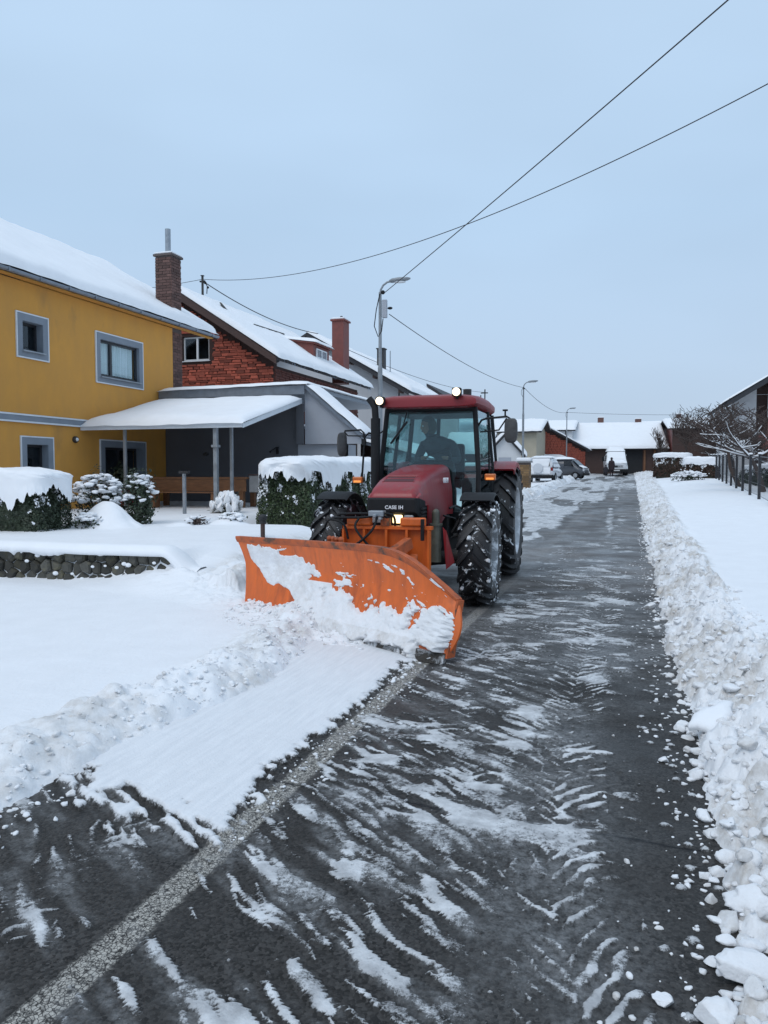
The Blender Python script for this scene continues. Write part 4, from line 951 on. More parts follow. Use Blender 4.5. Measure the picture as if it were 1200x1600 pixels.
# its brick end wall turned towards us on the left
be = thing('brick_shed', (-9.5, 76, bs(76)), 'brick gable wall with a lean-to snowed roof beside the third lamp post', 'shed')
fe = yaw_fr((-6.8, 78.5, bs(78)), 38)
wall('gable_wall', fe, 0, 0, 0, 0, [], M['mortar_red'], be, .25, pts=[(-3.1, -.3), (3.1, -.3), (3.1, 2.6), (-3.0, 5.3), (-3.1, 5.3)])
rects = []; r_ = random.Random(13); z = .3
while z < 6.2:
    x = -3.05
    while x < 3.0:
        w = r_.uniform(.3, .55); w = min(w, 3.05-x)
        if w > .1 and z+.16 < 5.15-(x+w+3.0)*.44: rects.append((x, z, w-.02, .14))
        x += w
    z += .16
piece_field(be, fe, rects, 'redstone', 0, 0, .03, 17, .04, 'brick')
mb = MB(); mb.slab([fe.p(-3.2, 5.3, .3), fe.p(3.4, 2.35, .3), fe.p(3.4, 2.35, -1.2), fe.p(-3.2, 5.3, -1.2)], (0, 0, .16)); mb.build('verge', M['tile'], be)
snow_roof(be, [fe.p(3.5, 2.5, .4), fe.p(3.5, 2.5, -3.5), fe.p(-3.3, 5.5, -3.5), fe.p(-3.3, 5.5, .4)], .25, (6, 12), 47)
mb = MB(); mb.slab([fe.p(-3.0, 1.9, .02), fe.p(.2, 1.9, .02), fe.p(.2, 1.5, 1.4), fe.p(-3.0, 1.5, 1.4)], (0, 0, .08)); mb.build('lean_to', M['brownwood'], be)
snow_roof(be, [fe.p(-3.0, 1.6, 1.45), fe.p(.2, 1.6, 1.45), fe.p(.2, 2.0, .03), fe.p(-3.0, 2.0, .03)], .14, (10, 5), 48)
# small white gabled outhouse and dark shed seen over the rear wheel
far_house('outhouse', 'small white gabled outhouse with a snowed roof seen past the cab mirror', (-9.9, 56, 0), 8, 2.3, 4, 2.1, 3.4, 'whitewall', None, .3, seed=51, ridge_x=False, cat='outhouse', doors=((.7, 1.6, 0, 1.8),), dmat='lightwall')
far_house('dark_shed', 'dark timber shed with a snowed roof left of the small white outhouse', (-13.4, 58, 0), 0, 3.0, 4, 2.2, 3.6, 'brownwood', None, .35, seed=53, cat='shed')
# centre and right background
far_house('long_barn', 'long low barn under deep snow straight ahead at the end of the street', (.5, 104, 0), -6, 9.5, 12, 3.6, 6.6, 'brownwood', None, .8, chims=((6.2, 6.0, 6.0, 7.2, .4),), seed=55, cat='barn', sn=(24, 14))
far_house('open_shed', 'low open-fronted shed with a white roof right of the white van', (.9, 92, 0), -4, 5.5, 4, 2.3, 3.0, 'brownwood', None, .5, seed=57, cat='shed', doors=((.6, 2.4, .2, 2.0), (3, 4.8, .2, 2.0)), dmat='room')  # dark doors are flat panels standing in for the shade inside
far_house('brown_barn', 'dark brown timber barn behind the bare orchard trees on the right', (4.0, 84, 0), 4, 7.2, 9, 4.6, 5.6, 'brownwood', 'redbrown', .5, chims=((1.2, 5.0, 5.0, 6.4, .25),), seed=59, cat='barn')
far_house('brown_annex', 'brown gabled barn wing nearest the white balcony house on the right', (9.0, 78, 0), 6, 3.4, 8, 4.4, 6.4, 'brownwood', 'redbrown', .3, seed=61, ridge_x=False, cat='barn')
far_house('distant_house', 'distant house with only its low snowed roof showing at the street end', (-4, 118, 0), 0, 10, 9, 3.2, 5.2, 'palewall', None, .5, seed=63)
# white house with brown balcony on the right edge
bh = thing('balcony_house', (10, 58, bs(58)), 'white house with brown balcony and dark overhanging roof at the right edge', 'house')
z0 = bs(58); FB = Fr((0, 58, 0), (1, 0, 0), (0, -1, 0))
holes = [(7.15, 7.6, 3.2, 4.6), (10.2, 11.0, 3.6, 5.4)]
wall('wall', FB, 6.6, 8.1, z0-.3, 6.35, [holes[0]], M['palewall'], bh)
wall('wall', FB, 8.9, 15, z0-.3, 6.9, [holes[1]], M['palewall'], bh)
wall('recess_wall', Fr((0, 59.2, 0), (1, 0, 0), (0, -1, 0)), 8.0, 9.0, z0-.3, 6.9, [], M['brownwood'], bh)
wall('side_wall', Fr((6.6, 0, 0), (0, -1, 0), (-1, 0, 0)), 0, 0, 0, 0, [], M['whitewall'], bh, pts=[(-68, z0-.3), (-58.005, z0-.3), (-58.005, 6.2), (-68, 6.2)])
FU = Fr((0, 58.02, 0), (1, 0, 0), (0, -1, 0))
wall('upper_wall', FU, 0, 0, 0, 0, [], M['palewall'], bh, pts=[(6.61, 6.351), (8.1, 6.351), (8.1, 7.3), (6.61, 6.42)])
wall('upper_wall', FU, 0, 0, 0, 0, [], M['palewall'], bh, pts=[(8.9, 6.901), (15, 6.901), (15, 9.5), (9.6, 8.2), (8.9, 7.8)])
wall('recess_top', Fr((0, 59.15, 0), (1, 0, 0), (0, -1, 0)), 0, 0, 0, 0, [], M['brownwood'], bh, pts=[(8.0, 6.91), (9.0, 6.91), (9.0, 7.9), (8.0, 7.25)], depth=.1)
window(FB, holes[0], bh, None, 'darkframe', 1); window(FB, holes[1], bh, None, 'darkframe', 1)
RZ = lambda x: 6.05+(x-5.95)*.62
mb = MB(); mb.slab([(5.95, 56.9, RZ(5.95)), (9.6, 56.9, RZ(9.6)), (9.6, 69, RZ(9.6)), (5.95, 69, RZ(5.95))], (0, 0, .18)); mb.slab([(9.6, 56.9, RZ(9.6)), (16, 56.9, RZ(9.6)+1.6), (16, 69, RZ(9.6)+1.6), (9.6, 69, RZ(9.6))], (0, 0, .18)); mb.build('roof', M['tile'], bh)
mb = MB(); mb.slab([(6.1, 56.85, RZ(5.95)-.15), (9.6, 56.85, RZ(9.6)-.22), (9.6, 56.85, RZ(9.6)+.16), (6.1, 56.85, RZ(6.1)+.1)], (0, -.05, 0)); mb.slab([(9.602, 56.85, RZ(9.6)-.22), (16, 56.85, RZ(9.6)+1.38), (16, 56.85, RZ(9.6)+1.76), (9.602, 56.85, RZ(9.6)+.16)], (0, -.05, 0)); mb.build('verge_board', M['darkframe'], bh)
snow_roof(bh, [(5.88, 56.7, RZ(5.95)+.16), (5.88, 69, RZ(5.95)+.16), (9.6, 69, RZ(9.6)+.19), (9.6, 56.7, RZ(9.6)+.19)], .14, (14, 12), 65)
snow_roof(bh, [(9.6, 56.7, RZ(9.6)+.19), (16, 56.7, RZ(9.6)+1.79), (16, 69, RZ(9.6)+1.79), (9.6, 69, RZ(9.6)+.19)], .14, (14, 12), 66)
mb = MB(); mb.tube([(6.05, 57.2, RZ(6.0)-.05), (6.5, 57.9, 5.6), (6.56, 57.93, 1.5)], .06, 8); mb.build('downpipe', M['dark'], bh)
bal = MB(); bal.box(8.0, 15, 56.6, 57.98, 3.0, 3.14); bo = bal.build('balcony', M['brownwood'], bh)
for k in range(34): mb = MB(); mb.box(8.05+k*.2, 8.05+k*.2+.17, 56.55, 56.598, 3.05, 4.0); mb.build('slat', M['redbrown'], bo)
# ================================================================== stone wall, hedges, bushes, trees
sw_ = thing('stone_wall', (-9.5, 8.5, 0), 'low dark rubble stone wall holding up the snowed garden terrace on the left', 'wall')
M['stone'] = pm('dark_rubble_stone', (.058, .056, .048), .9, .35, 12, .5, 60, rndvar=.55, col2=(.10, .09, .055), thr=(.5, .7))
M['stonejoint'] = pm('stone_joint', (.030, .029, .026), 1., .3, 20, .4)
mb = MB(); mb.box(-15, -5.66, 8.50, 8.72, -.2, .40); mb.build('core', M['stonejoint'], sw_)
r_ = random.Random(21); pts2 = []
x = -15.0
k = 0
while x < -5.15:
    for j in range(4):
        pts2.append((x+r_.uniform(-.05, .05)+(.07 if j % 2 else 0), -.06+j*.145+r_.uniform(-.035, .035)))
    x += r_.uniform(.13, .19)
def cell(i):
    px, pz = pts2[i]; poly = [(px-.3, pz-.25), (px+.3, pz-.25), (px+.3, pz+.25), (px-.3, pz+.25)]
    for j, (qx, qz) in enumerate(pts2):
        if j == i or abs(qx-px) > .6: continue
        mx, mz = (px+qx)/2, (pz+qz)/2; dx, dz = qx-px, qz-pz; out_ = []
        for a in range(len(poly)):
            p, q = poly[a], poly[(a+1) % len(poly)]
            da = (p[0]-mx)*dx+(p[1]-mz)*dz; db = (q[0]-mx)*dx+(q[1]-mz)*dz
            if da <= 0: out_.append(p)
            if (da < 0) != (db < 0): t = da/(da-db); out_.append((p[0]+(q[0]-p[0])*t, p[1]+(q[1]-p[1])*t))
        poly = out_
        if len(poly) < 3: return None
    return poly
cnt = 0
for i in range(len(pts2)):
    if pts2[i][0] < -12.6 and cnt > 280: continue
    if pts2[i][0] > -5.58: continue
    po = cell(i)
    if not po or len(po) < 3: continue
    c = (sum(p[0] for p in po)/len(po), sum(p[1] for p in po)/len(po))
    topz = .455+.03*math.sin(c[0]*7)
    po = [(c[0]+(p[0]-c[0])*.93+r_.uniform(-.008, .008), min(c[1]+(p[1]-c[1])*.92+r_.uniform(-.008, .008), topz)) for p in po]
    if max(p[1] for p in po)-min(p[1] for p in po) < .03: continue
    d = r_.uniform(.05, .12); y0 = 8.499
    ringA = [Vector((p[0], y0, p[1])) for p in po]; ringB = [Vector((p[0], y0-d*.7, p[1])) for p in po]
    ringC = [Vector((c[0]+(p[0]-c[0])*.72+r_.uniform(-.01, .01), y0-d, c[1]+(p[1]-c[1])*.72)) for p in po]
    mb = MB(); mb.loft([ringA, ringB, ringC]); mb.build('stone', M['stone'], sw_); cnt += 1
mb = MB()
for i in range(40):
    x = -12+6.4*rnd.random(); z = .02+.4*rnd.random(); mb.sphere((x, 8.41, z), .018+.02*rnd.random(), 7, 5, (1.2, .6, .8))
mb.build('snow_bits', M['snow'], sw_, True, kind='stuff')
# snow lip hanging over the wall
n = 260; V = []; xs_ = np.linspace(-15.2, -5.15, n); tap = .26*sst(-5.65, -5.2, xs_)
low = .425+.02*(fbm(xs_*1.2, xs_*0, 401, 3)-.5)-.075*sst(.5, .8, fbm(xs_*7, xs_*0, 403, 3)); prof = [(8.75, .50), (8.6, .56), (8.48, .555), (8.39, .52), (8.36, .47)]
for (yy, zz) in prof: V.append(np.stack([xs_, yy+.02*(fbm(xs_*3, xs_*0+yy, 405, 2)-.5), zz-tap+.02*(fbm(xs_*2, xs_*0+yy, 407, 2)-.5)], -1))
V.append(np.stack([xs_, xs_*0+8.37, low-tap*1.5], -1)); V.append(np.stack([xs_, xs_*0+8.46, low-.005-tap*1.5], -1)); V.append(np.stack([xs_, xs_*0+8.6, xs_*0+.38-tap*1.5], -1))
mesh_np('snow_lip', np.concatenate(V), gridfaces(8, n), M['snow_soft'], sw_, True)

def superbox(c, half, n1=60, n2=90, p=4.):
    """rounded box points (upper hemisphere first) as a grid"""
    th_ = np.linspace(0, math.pi/2, n1); ph = np.linspace(0, 2*math.pi, n2)
    T, P_ = np.meshgrid(th_, ph, indexing='ij')
    x = np.sin(T)*np.cos(P_); y = np.sin(T)*np.sin(P_); z = np.cos(T)
    s = (np.abs(x)**p+np.abs(y)**p+np.abs(z)**p)**(-1/p); return x*s, y*s, z*s
def hedge(name, loc, hx, hy, h, label, rz=0, seed=1, leafm='leafmix', n=22000, capz=.20, size=.05, drip=.22, dark='leafdark'):
    t = thing(name, loc, label, 'hedge', None, rz)
    r = np.random.default_rng(seed)
    # solid dark box in place of branches, stands in for the shade inside
    mb = MB(); mb.box(-hx*.86, hx*.86, -hy*.86, hy*.86, -.2, h*.90); core = mb.build('branches', M['leafdark'], t, world=False, bevel=.1)
    m_ = int(n); side = r.random(m_); a = r.uniform(0, 2*math.pi, m_)
    c, s = np.cos(a), np.sin(a); k = (np.abs(c)**6+np.abs(s)**6)**(-1/6); z = r.random(m_)**.9*h
    # even spread round the plan outline
    per = r.uniform(0, 4*(hx+hy), m_)
    x = np.where(per < 2*hx, per-hx, np.where(per < 2*hx+2*hy, hx, np.where(per < 4*hx+2*hy, hx-(per-2*hx-2*hy), -hx)))
    y = np.where(per < 2*hx, -hy, np.where(per < 2*hx+2*hy, per-2*hx-hy, np.where(per < 4*hx+2*hy, hy, hy-(per-4*hx-2*hy))))
    nx = np.where(per < 2*hx, 0, np.where(per < 2*hx+2*hy, 1, np.where(per < 4*hx+2*hy, 0, -1.))); ny = np.where(per < 2*hx, -1, np.where(per < 2*hx+2*hy, 0, np.where(per < 4*hx+2*hy, 1, 0.)))
    # round the corners
    rad = .22; cx = np.clip(x, -hx+rad, hx-rad); cy = np.clip(y, -hy+rad, hy-rad); dx, dy = x-cx, y-cy; dl = np.hypot(dx, dy)+1e-9
    sc = np.minimum(1, rad/dl); x = cx+dx*sc; y = cy+dy*sc; nx = dx/dl; ny = dy/dl
    q = (fbm(per*2.2, z*2.2, seed, 3)-.5)*.22 - .12*r.random(m_)**2; shr = 1-.10*(z/h)**3
    P_ = np.stack([x*shr+nx*q, y*shr+ny*q, z], -1); Nn = np.stack([nx, ny, .35+0*nx], -1)
    V, F = leaves_mesh(P_, Nn, size, seed+2, .55); tag(mesh_np('leaves', V, F, M[leafm], t, world=False), kind='stuff')
    # snow caught between the leaves below the cap
    g = z/h; keep = (fbm(per*5.5, z*4, seed+7, 3) > .68-.24*np.clip((g-.55)/.45, -1, 1)) & (r.random(m_) < .7); Ps = P_[keep]+Nn[keep]*.018
    V, F = leaves_mesh(Ps, Nn[keep], size*1.0, seed+3, .8); tag(mesh_np('snow_bits', V, F, M['snow'], t, world=False), kind='stuff')
    # cap
    n1, n2 = 80, 520; X_, Y_, Z_ = superbox(None, None, n1, n2, 5.)
    PH = np.linspace(0, 2*math.pi, n2)[None, :]+0*X_; G_ = np.linspace(0, 1, n1)[:, None]+0*X_
    Xw, Yw = X_*(hx+.05), Y_*(hy+.05); pl = fbm(np.cos(PH)*hx*2.4+9, np.sin(PH)*hy*2.4, seed+11, 4)
    pl2 = fbm(Xw*1.3+5, Yw*1.3, seed+12, 3); pl3 = fbm(Xw*6.5, Yw*6.5+3, seed+15, 4, .6)
    Zw = h*.97 + capz*Z_*(.85+.5*(pl2-.35)) ; dr = np.clip((G_-.84)/.16, 0, 1)
    Zw = np.where(G_ > .80, Zw - dr*(drip*(.05+1.5*np.clip(pl-.38, 0, 1)+1.6*np.clip(pl3-.45, 0, 1))), Zw)
    bul = 1+.10*(fbm(Xw*2+3, Yw*2+Z_*2, seed+13, 3)-.5); Xw *= bul; Yw *= bul
    Zw += .06*(fbm(Xw*4, Yw*4, seed+14, 4)-.5)
    V = np.stack([Xw, Yw, Zw], -1).reshape(-1, 3)
    F = gridfaces(n1, n2); o = mesh_np('snow_cap', V, F, M['snow_soft'], t, True, world=False)
    return t
hedge('hedge', (-6.75, 16.9, .18), .62, 2.9, 1.40, 'long clipped evergreen hedge with a thick smooth cap of snow beside the tractor', R(2), 3, n=52000, capz=.34, drip=.45, size=.045)
hedge('hedge', (-10.85, 10.7, .50), 1.60, .48, .84, 'short dark evergreen hedge under a heavy snow cap at the left edge of the terrace', 0, 5, 'leafdark', n=20000, capz=.27, drip=.40, size=.042)

def snow_bush(loc, rad, label, seed, name='bush', leaf='leafdark', n=1600, snowfrac=.5, size=.06, stalks=0, cat='bush'):
    t = thing(name, loc, label, cat); c = (0, 0, rad[2]*.55)
    P_, D_ = leaf_cloud(c, rad, n, size, seed, fill=.55); keep = P_[:, 2] > -.05
    V, F = leaves_mesh(P_[keep], D_[keep], size, seed, .5); tag(mesh_np('leaves', V, F, M[leaf], t, world=False), kind='stuff')
    mb = MB(); r = random.Random(seed)
    for k in range(14):
        a = r.uniform(0, 6.28); e = r.uniform(.4, 1.0); p1 = Vector((math.cos(a)*rad[0]*e, math.sin(a)*rad[1]*e, rad[2]*r.uniform(.7, 1.5)))
        mb.tube([(0, 0, 0), p1*.5+Vector((0, 0, .05)), p1], [.016, .011, .004], 5)
    mb.build('stems', M['twig'], t, world=False)
    # clumps of snow sitting on top
    V_, F_, D2, n0 = [], [], [], 0; rr = np.random.default_rng(seed+5)
    k = int(90*snowfrac*(rad[0]*rad[1]*6))+14
    for i in range(k):
        d = rr.normal(size=3); d[2] = abs(d[2])*.9+.25; d /= np.linalg.norm(d); e = rr.uniform(.75, 1.05); s = rr.uniform(.02, .085)*(.6+rad[0]*.6)
        W = CL[rr.integers(14)]*np.array([s*1.3, s*1.3, s*.6])+np.array(c)+d*np.array(rad)*e; V_.append(W); F_.append(IF+n0); n0 += len(W)
    tag(mesh_np('snow', np.concatenate(V_), np.concatenate(F_), M['snow_soft'], t, True, world=False), kind='stuff')
    return t
snow_bush((-9.35, 11.9, .55), (.52, .4, .60), 'rounded snow-laden shrub right of the left hedge, leaves showing through in patches', 61, snowfrac=1.6)
snow_bush((-8.62, 12.1, .55), (.32, .3, .62), 'taller dark-leaved shrub flecked with snow in front of the patio door', 63, snowfrac=.8, n=2200)
snow_bush((-9.0, 11.2, .50), (.30, .25, .18), 'low half-buried shrub with few leaves at the foot of the snow mound', 65, snowfrac=.9, n=500)
snow_bush((-7.5, 12.2, .55), (.22, .2, .10), 'sprig of brown stems poking out of the terrace snow by the stake', 67, snowfrac=.4, n=300, leaf='twig')
snow_bush((-7.0, 12.6, .56), (.26, .2, .12), 'small buried shrub left of the snowed yucca', 69, snowfrac=1.2, n=260)
# mounds of drifted snow (part of the terrace surface)
def mound(loc, rad, seed):
    n1, n2 = 26, 48; T = np.linspace(0, 1, n1)[:, None]; P_ = np.linspace(0, 2*math.pi, n2)[None, :]
    x = T*np.cos(P_); y = T*np.sin(P_); z = (np.cos(T*math.pi)*.5+.5)+0*x; q = 1+.35*(fbm(x*1.6+seed, y*1.6, seed, 3)-.5)
    return mesh_np('snow_mound', np.stack([x*rad[0]*q, y*rad[1]*q, z*rad[2]*q-.03], -1), gridfaces(n1, n2), M['snow_soft'], None, True, world=False)
for i, (lc, rd) in enumerate((((-8.85, 11.5, .55), (.85, .5, .46)), ((-9.2, 11.4, .53), (.6, .5, .20)), ((-7.0, 12.5, .55), (.6, .5, .14)), ((-7.7, 12.0, .55), (.5, .4, .08)), ((-8.75, 15.7, .45), (.9, .6, .22)))):
    o = mound(lc, rd, 70+i); o.location = lc; tag(o, kind='structure')
# yucca: a fountain of blades pressed down by snow
yu = thing('yucca', (-8.75, 15.6, .52), 'spiky yucca buried in snow with a few green blades standing out beside the canopy post', 'plant')
rr = random.Random(9)
for k in range(46):
    a = rr.uniform(0, 6.28); up_ = rr.uniform(.15, 1.0); l = rr.uniform(.28, .42); pts_ = []
    for j in range(5):
        s = j/4; pts_.append(Vector((math.cos(a)*l*s*(.55+.5*(1-up_)), math.sin(a)*l*s*(.55+.5*(1-up_)), .06+l*s*up_*1.0-.12*s*s*(1-up_))))
    sd = Vector((-math.sin(a), math.cos(a), 0)); V = []; 
    for j, p in enumerate(pts_): w = .017*(1-.9*(j/4)**1.5); V += [p-sd*w, p+Vector((0, 0, -.004)), p+sd*w]
    F = []
    for j in range(4): F += [(3*j, 3*j+1, 3*j+4, 3*j+3), (3*j+1, 3*j+2, 3*j+5, 3*j+4)]
    MB().add(V, F).build('blade', M['leafolive'], yu, world=False)
V_, F_, n0 = [], [], 0; r2 = np.random.default_rng(4)
for i in range(60):
    a = r2.uniform(0, 6.28); e = r2.uniform(0, .27); s = r2.uniform(.035, .07); W = CL[r2.integers(14)]*np.array([s*.9, s*.9, s*1.6])+np.array([math.cos(a)*e, math.sin(a)*e, .30-.75*e*e/.27+.02]); V_.append(W); F_.append(IF+n0); n0 += len(W)
tag(mesh_np('snow', np.concatenate(V_), np.concatenate(F_), M['snow_soft'], yu, True, world=False), kind='stuff')
yu.scale = (1.45, 1.45, 1.35)
# old stone post at the plot corner
gp_ = thing('gate_post', (-5.35, 10.6, .4), 'short weathered post with a round cap in front of the long hedge', 'post')
mb = MB(); mb.tube([(-5.35, 10.6, .2), (-5.35, 10.6, .72)], .035, 10); mb.build('shaft', M['brownwood'], gp_, auto=40)
mb = MB(); mb.lathe((-5.35, 10.6, .721), (0, 0, 1), [(.001, 0), (.055, 0), (.06, .02), (.045, .035), (.065, .06), (.07, .10), (.05, .13), (.001, .14)], 16, False); mb.build('cap', M['dark'], gp_, auto=50)
if False: fb_ = thing('fence_panel', (-5.2, 11.5, .3), 'sloping brown boards snowed over between the capped post and the hedge', 'fence')
for k in range(0): mb = MB(); mb.slab([(-5.30, 10.75+k*.28, .3), (-5.28, 11.0+k*.28, .3), (-5.28, 11.0+k*.28, .66-.03*k), (-5.30, 10.75+k*.28, .68-.03*k)], (.02, 0, 0)); mb.build('board', M['wood'], fb_)

# ------------------------------------------------------------------ bare trees with snow on their limbs
def branchy(seed, h, spread, levels, r0, up=.35, kids=(3, 4), first=.35, lean=(0, 0), twigup=0.):
    r = random.Random(seed); segs = []
    def grow(p, d, l, rad, lv):
        n = 4; pts_ = [p]; rs = [rad]
        for i in range(n):
            d = (d+Vector((r.gauss(0, .17), r.gauss(0, .17), r.gauss(0, .10)+(.06 if lv else 0)+twigup*(lv > 0)))).normalized(); p = p+d*l/n; pts_.append(p); rs.append(rad*(1-.13*(i+1)))
        segs.append((pts_, rs, lv))
        if lv >= levels: return
        for k in range(r.randint(*kids)+(1 if lv == 0 else 0)):
            i = r.randint(1 if lv else 2, n) if k else n; q = pts_[i]; a = r.uniform(0, 6.28)
            side = Vector((math.cos(a), math.sin(a), r.uniform(-.1, up))); nd = (d*.45+side*spread).normalized(); grow(q, nd, l*r.uniform(.55, .85), rs[i]*r.uniform(.55, .75), lv+1)
    grow(Vector((0, 0, 0)), Vector((lean[0], lean[1], 1)).normalized(), h*first, r0, 0)
    return segs
def tree(loc, label, seed, h=3.4, spread=.9, levels=5, r0=.085, snow=True, group=None, name='fruit_tree', **kw):
    t = thing(name, loc, label, 'tree', group); segs = branchy(seed, h, spread, levels, r0, **kw); tr = MB(); br = MB(); tw = MB(); sn = MB()
    for pts_, rs, lv in segs:
        rs = [max(x, .010 if snow else .015) for x in rs]
        (tr if lv == 0 else br if lv < 3 else tw).tube(pts_, rs, 7 if lv < 2 else 4, cap=lv < 2)
        if snow and 0 < lv < 3:
            d = (pts_[-1]-pts_[0]).normalized()
            if abs(d.z) < .93:
                w = [x*1.05+.008 for x in rs]; P_ = [p+Vector((0, 0, x*.8+.010)) for p, x in zip(pts_, rs)]; sn.tube(P_, w, 5)
    tr.build('trunk', M['twig'], t, True, world=False); br.build('branches', M['twig'], t, True, world=False); tag(tw.build('twigs', M['twig'], t, world=False), kind='stuff')
    if sn.V: sn.build('snow', M['snow'], t, True, world=False, kind='stuff')
    return t
def gz(x, y): return float(max(right_h(np.array([[float(x)]]), np.array([[float(y)]]))[0][0, 0], bs(y)))
tree((5.0, 33.5, gz(5.0, 33.5)), 'bare fruit tree with thick snowy limbs spreading in front of the balcony house', 207, 6.2, .95, 5, .12, first=.30)
tree((4.8, 39.0, gz(4.8, 39)), 'bare fruit tree with a forked trunk and snowy crown, second along the right fence', 212, 6.4, .9, 5, .12, first=.30)
tree((6.1, 46, gz(6.1, 46)), 'low wide bare tree with drooping snowed branches left of the balcony house', 221, 5.0, 1.1, 5, .11, first=.28)
tree((6.6, 56, gz(6.6, 56)), 'bare tree with fine snowed twigs before the brown barn', 233, 5.4, 1.0, 5, .11, first=.28)
tree((6.0, 66, gz(6, 66)), 'spreading snowed tree nearest the road in the far orchard', 239, 5.6, 1.1, 5, .12, first=.27)
tree((8.6, 62, gz(8, 62)), 'snow-speckled orchard tree half hidden behind its neighbours', 245, 5.0, 1.0, 5, .11, first=.30)
for i, (x, y, s, lb) in enumerate(((5.6, 80, 251, 'tall bare tree with upright twigs above the brown barn roof'), (7.6, 82, 257, 'tall bare tree with dense upright twigs at the middle of the barn roof'), (3.6, 82, 261, 'slim bare tree at the left end of the brown barn'), (9.6, 76, 263, 'bare tree with upright shoots before the gabled barn wing'))):
    tree((x, y, gz(x, y)), lb, s, (14, 13, 11, 10)[i], .75, 4, .14, False, None, 'bare_tree', first=.16, up=.9, kids=(3, 5), twigup=.22)

# ------------------------------------------------------------------ right-hand fence, clipped hedges beyond
fn = thing('wire_fence', (4.3, 35, .6), 'dark post and wire mesh fence along the right garden, snow at its foot', 'fence')
fpts = []
for k in range(12):
    y = 25.2+k*3.0; x = 3.95+(y-25)*.042; fpts.append((x, y, gz(x, y)))
for i, (x, y, z) in enumerate(fpts):
    mb = MB(); mb.box(x-.045, x+.045, y-.045, y+.045, z-.3, z+1.5); p = mb.build('post', M['darkframe'], fn)
    mb = MB(); mb.box(x-.06, x+.06, y-.06, y+.06, z+1.501, z+1.56); mb.build('post_snow', M['snow'], p, bevel=.015)
for i in range(len(fpts)-1):
    (x, y, z), (x2, y2, z2) = fpts[i], fpts[i+1]; mb = MB()
    for hh in (.12, .5, .9, 1.3, 1.42): mb.tube([(x, y, z+hh), (x2, y2, z2+hh)], .007 if hh < 1.4 else .018, 4)
    n = 14
    for k in range(1, n): t = k/n; mb.tube([(x+(x2-x)*t, y+(y2-y)*t, z+(z2-z)*t+.10), (x+(x2-x)*t, y+(y2-y)*t, z+(z2-z)*t+1.42)], .004, 3)
    mb.build('mesh_panel', M['darkframe'], fn)
M['hedgebrown'] = pm('brown_hedge_leaf', (.06, .035, .025), .8, .4, 6)
hedge('hedge', (2.9, 60, gz(2.9, 60)), 1.3, .9, 1.5, 'brown clipped hedge with a flat snow top at the right roadside', 0, 11, 'hedgebrown', n=7000, size=.12, capz=.3, drip=.1)
hedge('hedge', (4.4, 54, gz(4.4, 54)), 1.1, .7, 1.0, 'lower snow-capped shrub block in front of the brown hedge', 0, 13, 'hedgebrown', n=5000, size=.12, capz=.45, drip=.25)
snow_bush((3.3, 49.5, gz(3.3, 49.5)), (1.0, .6, .35), 'low snowed bush at the roadside left of the dark fence', 71, n=700, size=.1, snowfrac=1.0)
hedge('hedge', (6.9, 40, gz(6.9, 40)), 1.2, 7.0, .9, 'dark garden hedge behind the wire fence', 0, 15, 'leafdark', n=9000, size=.10, capz=.2, drip=.15)
# ================================================================== street lamps and cables
M['galv'] = pm('galvanised_pole', (.24, .26, .28), .5, .15, 9, .05, 60, metal=.3)
def lamp_arm(o, top, h):
    mb = MB(); h -= .27; pts_ = [Vector((0, 0, h+.2)), Vector((.02, 0, h+.34)), Vector((.09, 0, h+.46)), Vector((.20, 0, h+.54)), Vector((.34, 0, h+.57))]; mb.tube(pts_, .03, 8); a = mb.build('arm', M['galv'], o, True, world=False)
    mb = MB(); secs = []
    for (x, w, z0, z1) in ((.26, .035, h+.53, h+.60), (.34, .085, h+.515, h+.64), (.55, .115, h+.53, h+.665), (.78, .085, h+.565, h+.66), (.86, .03, h+.60, h+.64)):
        secs.append([Vector((x, w*math.cos(t), (z0+z1)/2+(z1-z0)/2*math.sin(t))) for t in [2*math.pi*k/14 for k in range(14)]])
    mb.loft(secs); mb.build('lamp_head', M['galv'], o, True, world=False)
    mb = MB(); mb.loft([[Vector((.56+.17*math.cos(t), .08*math.sin(t), z)) for t in [2*math.pi*k/12 for k in range(12)]] for z in (h+.545, h+.515)]); mb.build('lens', M['whiteframe'], o, world=False, auto=40)
def street_lamp(x, y, label, z, H_, box=False, rz=0):
    t = thing('street_lamp', (x, y, z), label, 'street lamp', 'street lamps along the left side of the road', rz)
    mb = MB(); mb.tube([(0, 0, -.3), (0, 0, 1.2), (0, 0, 4.2)], [.075, .07, .065], 14); mb.tube([(0, 0, 4.2), (0, 0, 4.28), (0, 0, H_)], [.066, .05, .042], 12); mb.build('pole', M['galv'], t, world=False, auto=40)
    lamp_arm(t, None, H_)
    if box:
        mb = MB(); mb.box(.06, .20, -.06, .06, H_-.72, H_-.22); mb.build('fuse_box', M['lightwall'], t, world=False, bevel=.012)
        mb = MB(); mb.tube([(0, -.05, H_-.05), (-.10, -.06, H_-.5), (-.16, -.05, H_-.95), (-.05, -.05, H_-1.25), (.05, -.05, H_-1.1), (.09, -.04, H_-.75)], .014, 6); mb.sphere((.09, -.06, H_-.02), .06, 8, 6); mb.sphere((.28, .02, H_-.45), .05, 8, 6, (1.5, 1, .8)); mb.build('cable_loop', M['black'], t, world=False, auto=50)
    else:
        mb = MB(); mb.tube([(0, -.05, H_), (-.12, -.05, H_-.2), (-.13, -.05, H_-.45), (-.02, -.05, H_-.6)], .012, 5); mb.sphere((.04, -.04, H_-.1), .05, 8, 6); mb.build('cable_loop', M['black'], t, world=False)
    return t
street_lamp(-6.82, 20.9, 'nearest grey street lamp, with a fuse box, rising behind the tractor cab', .25, 6.33, True, R(8))
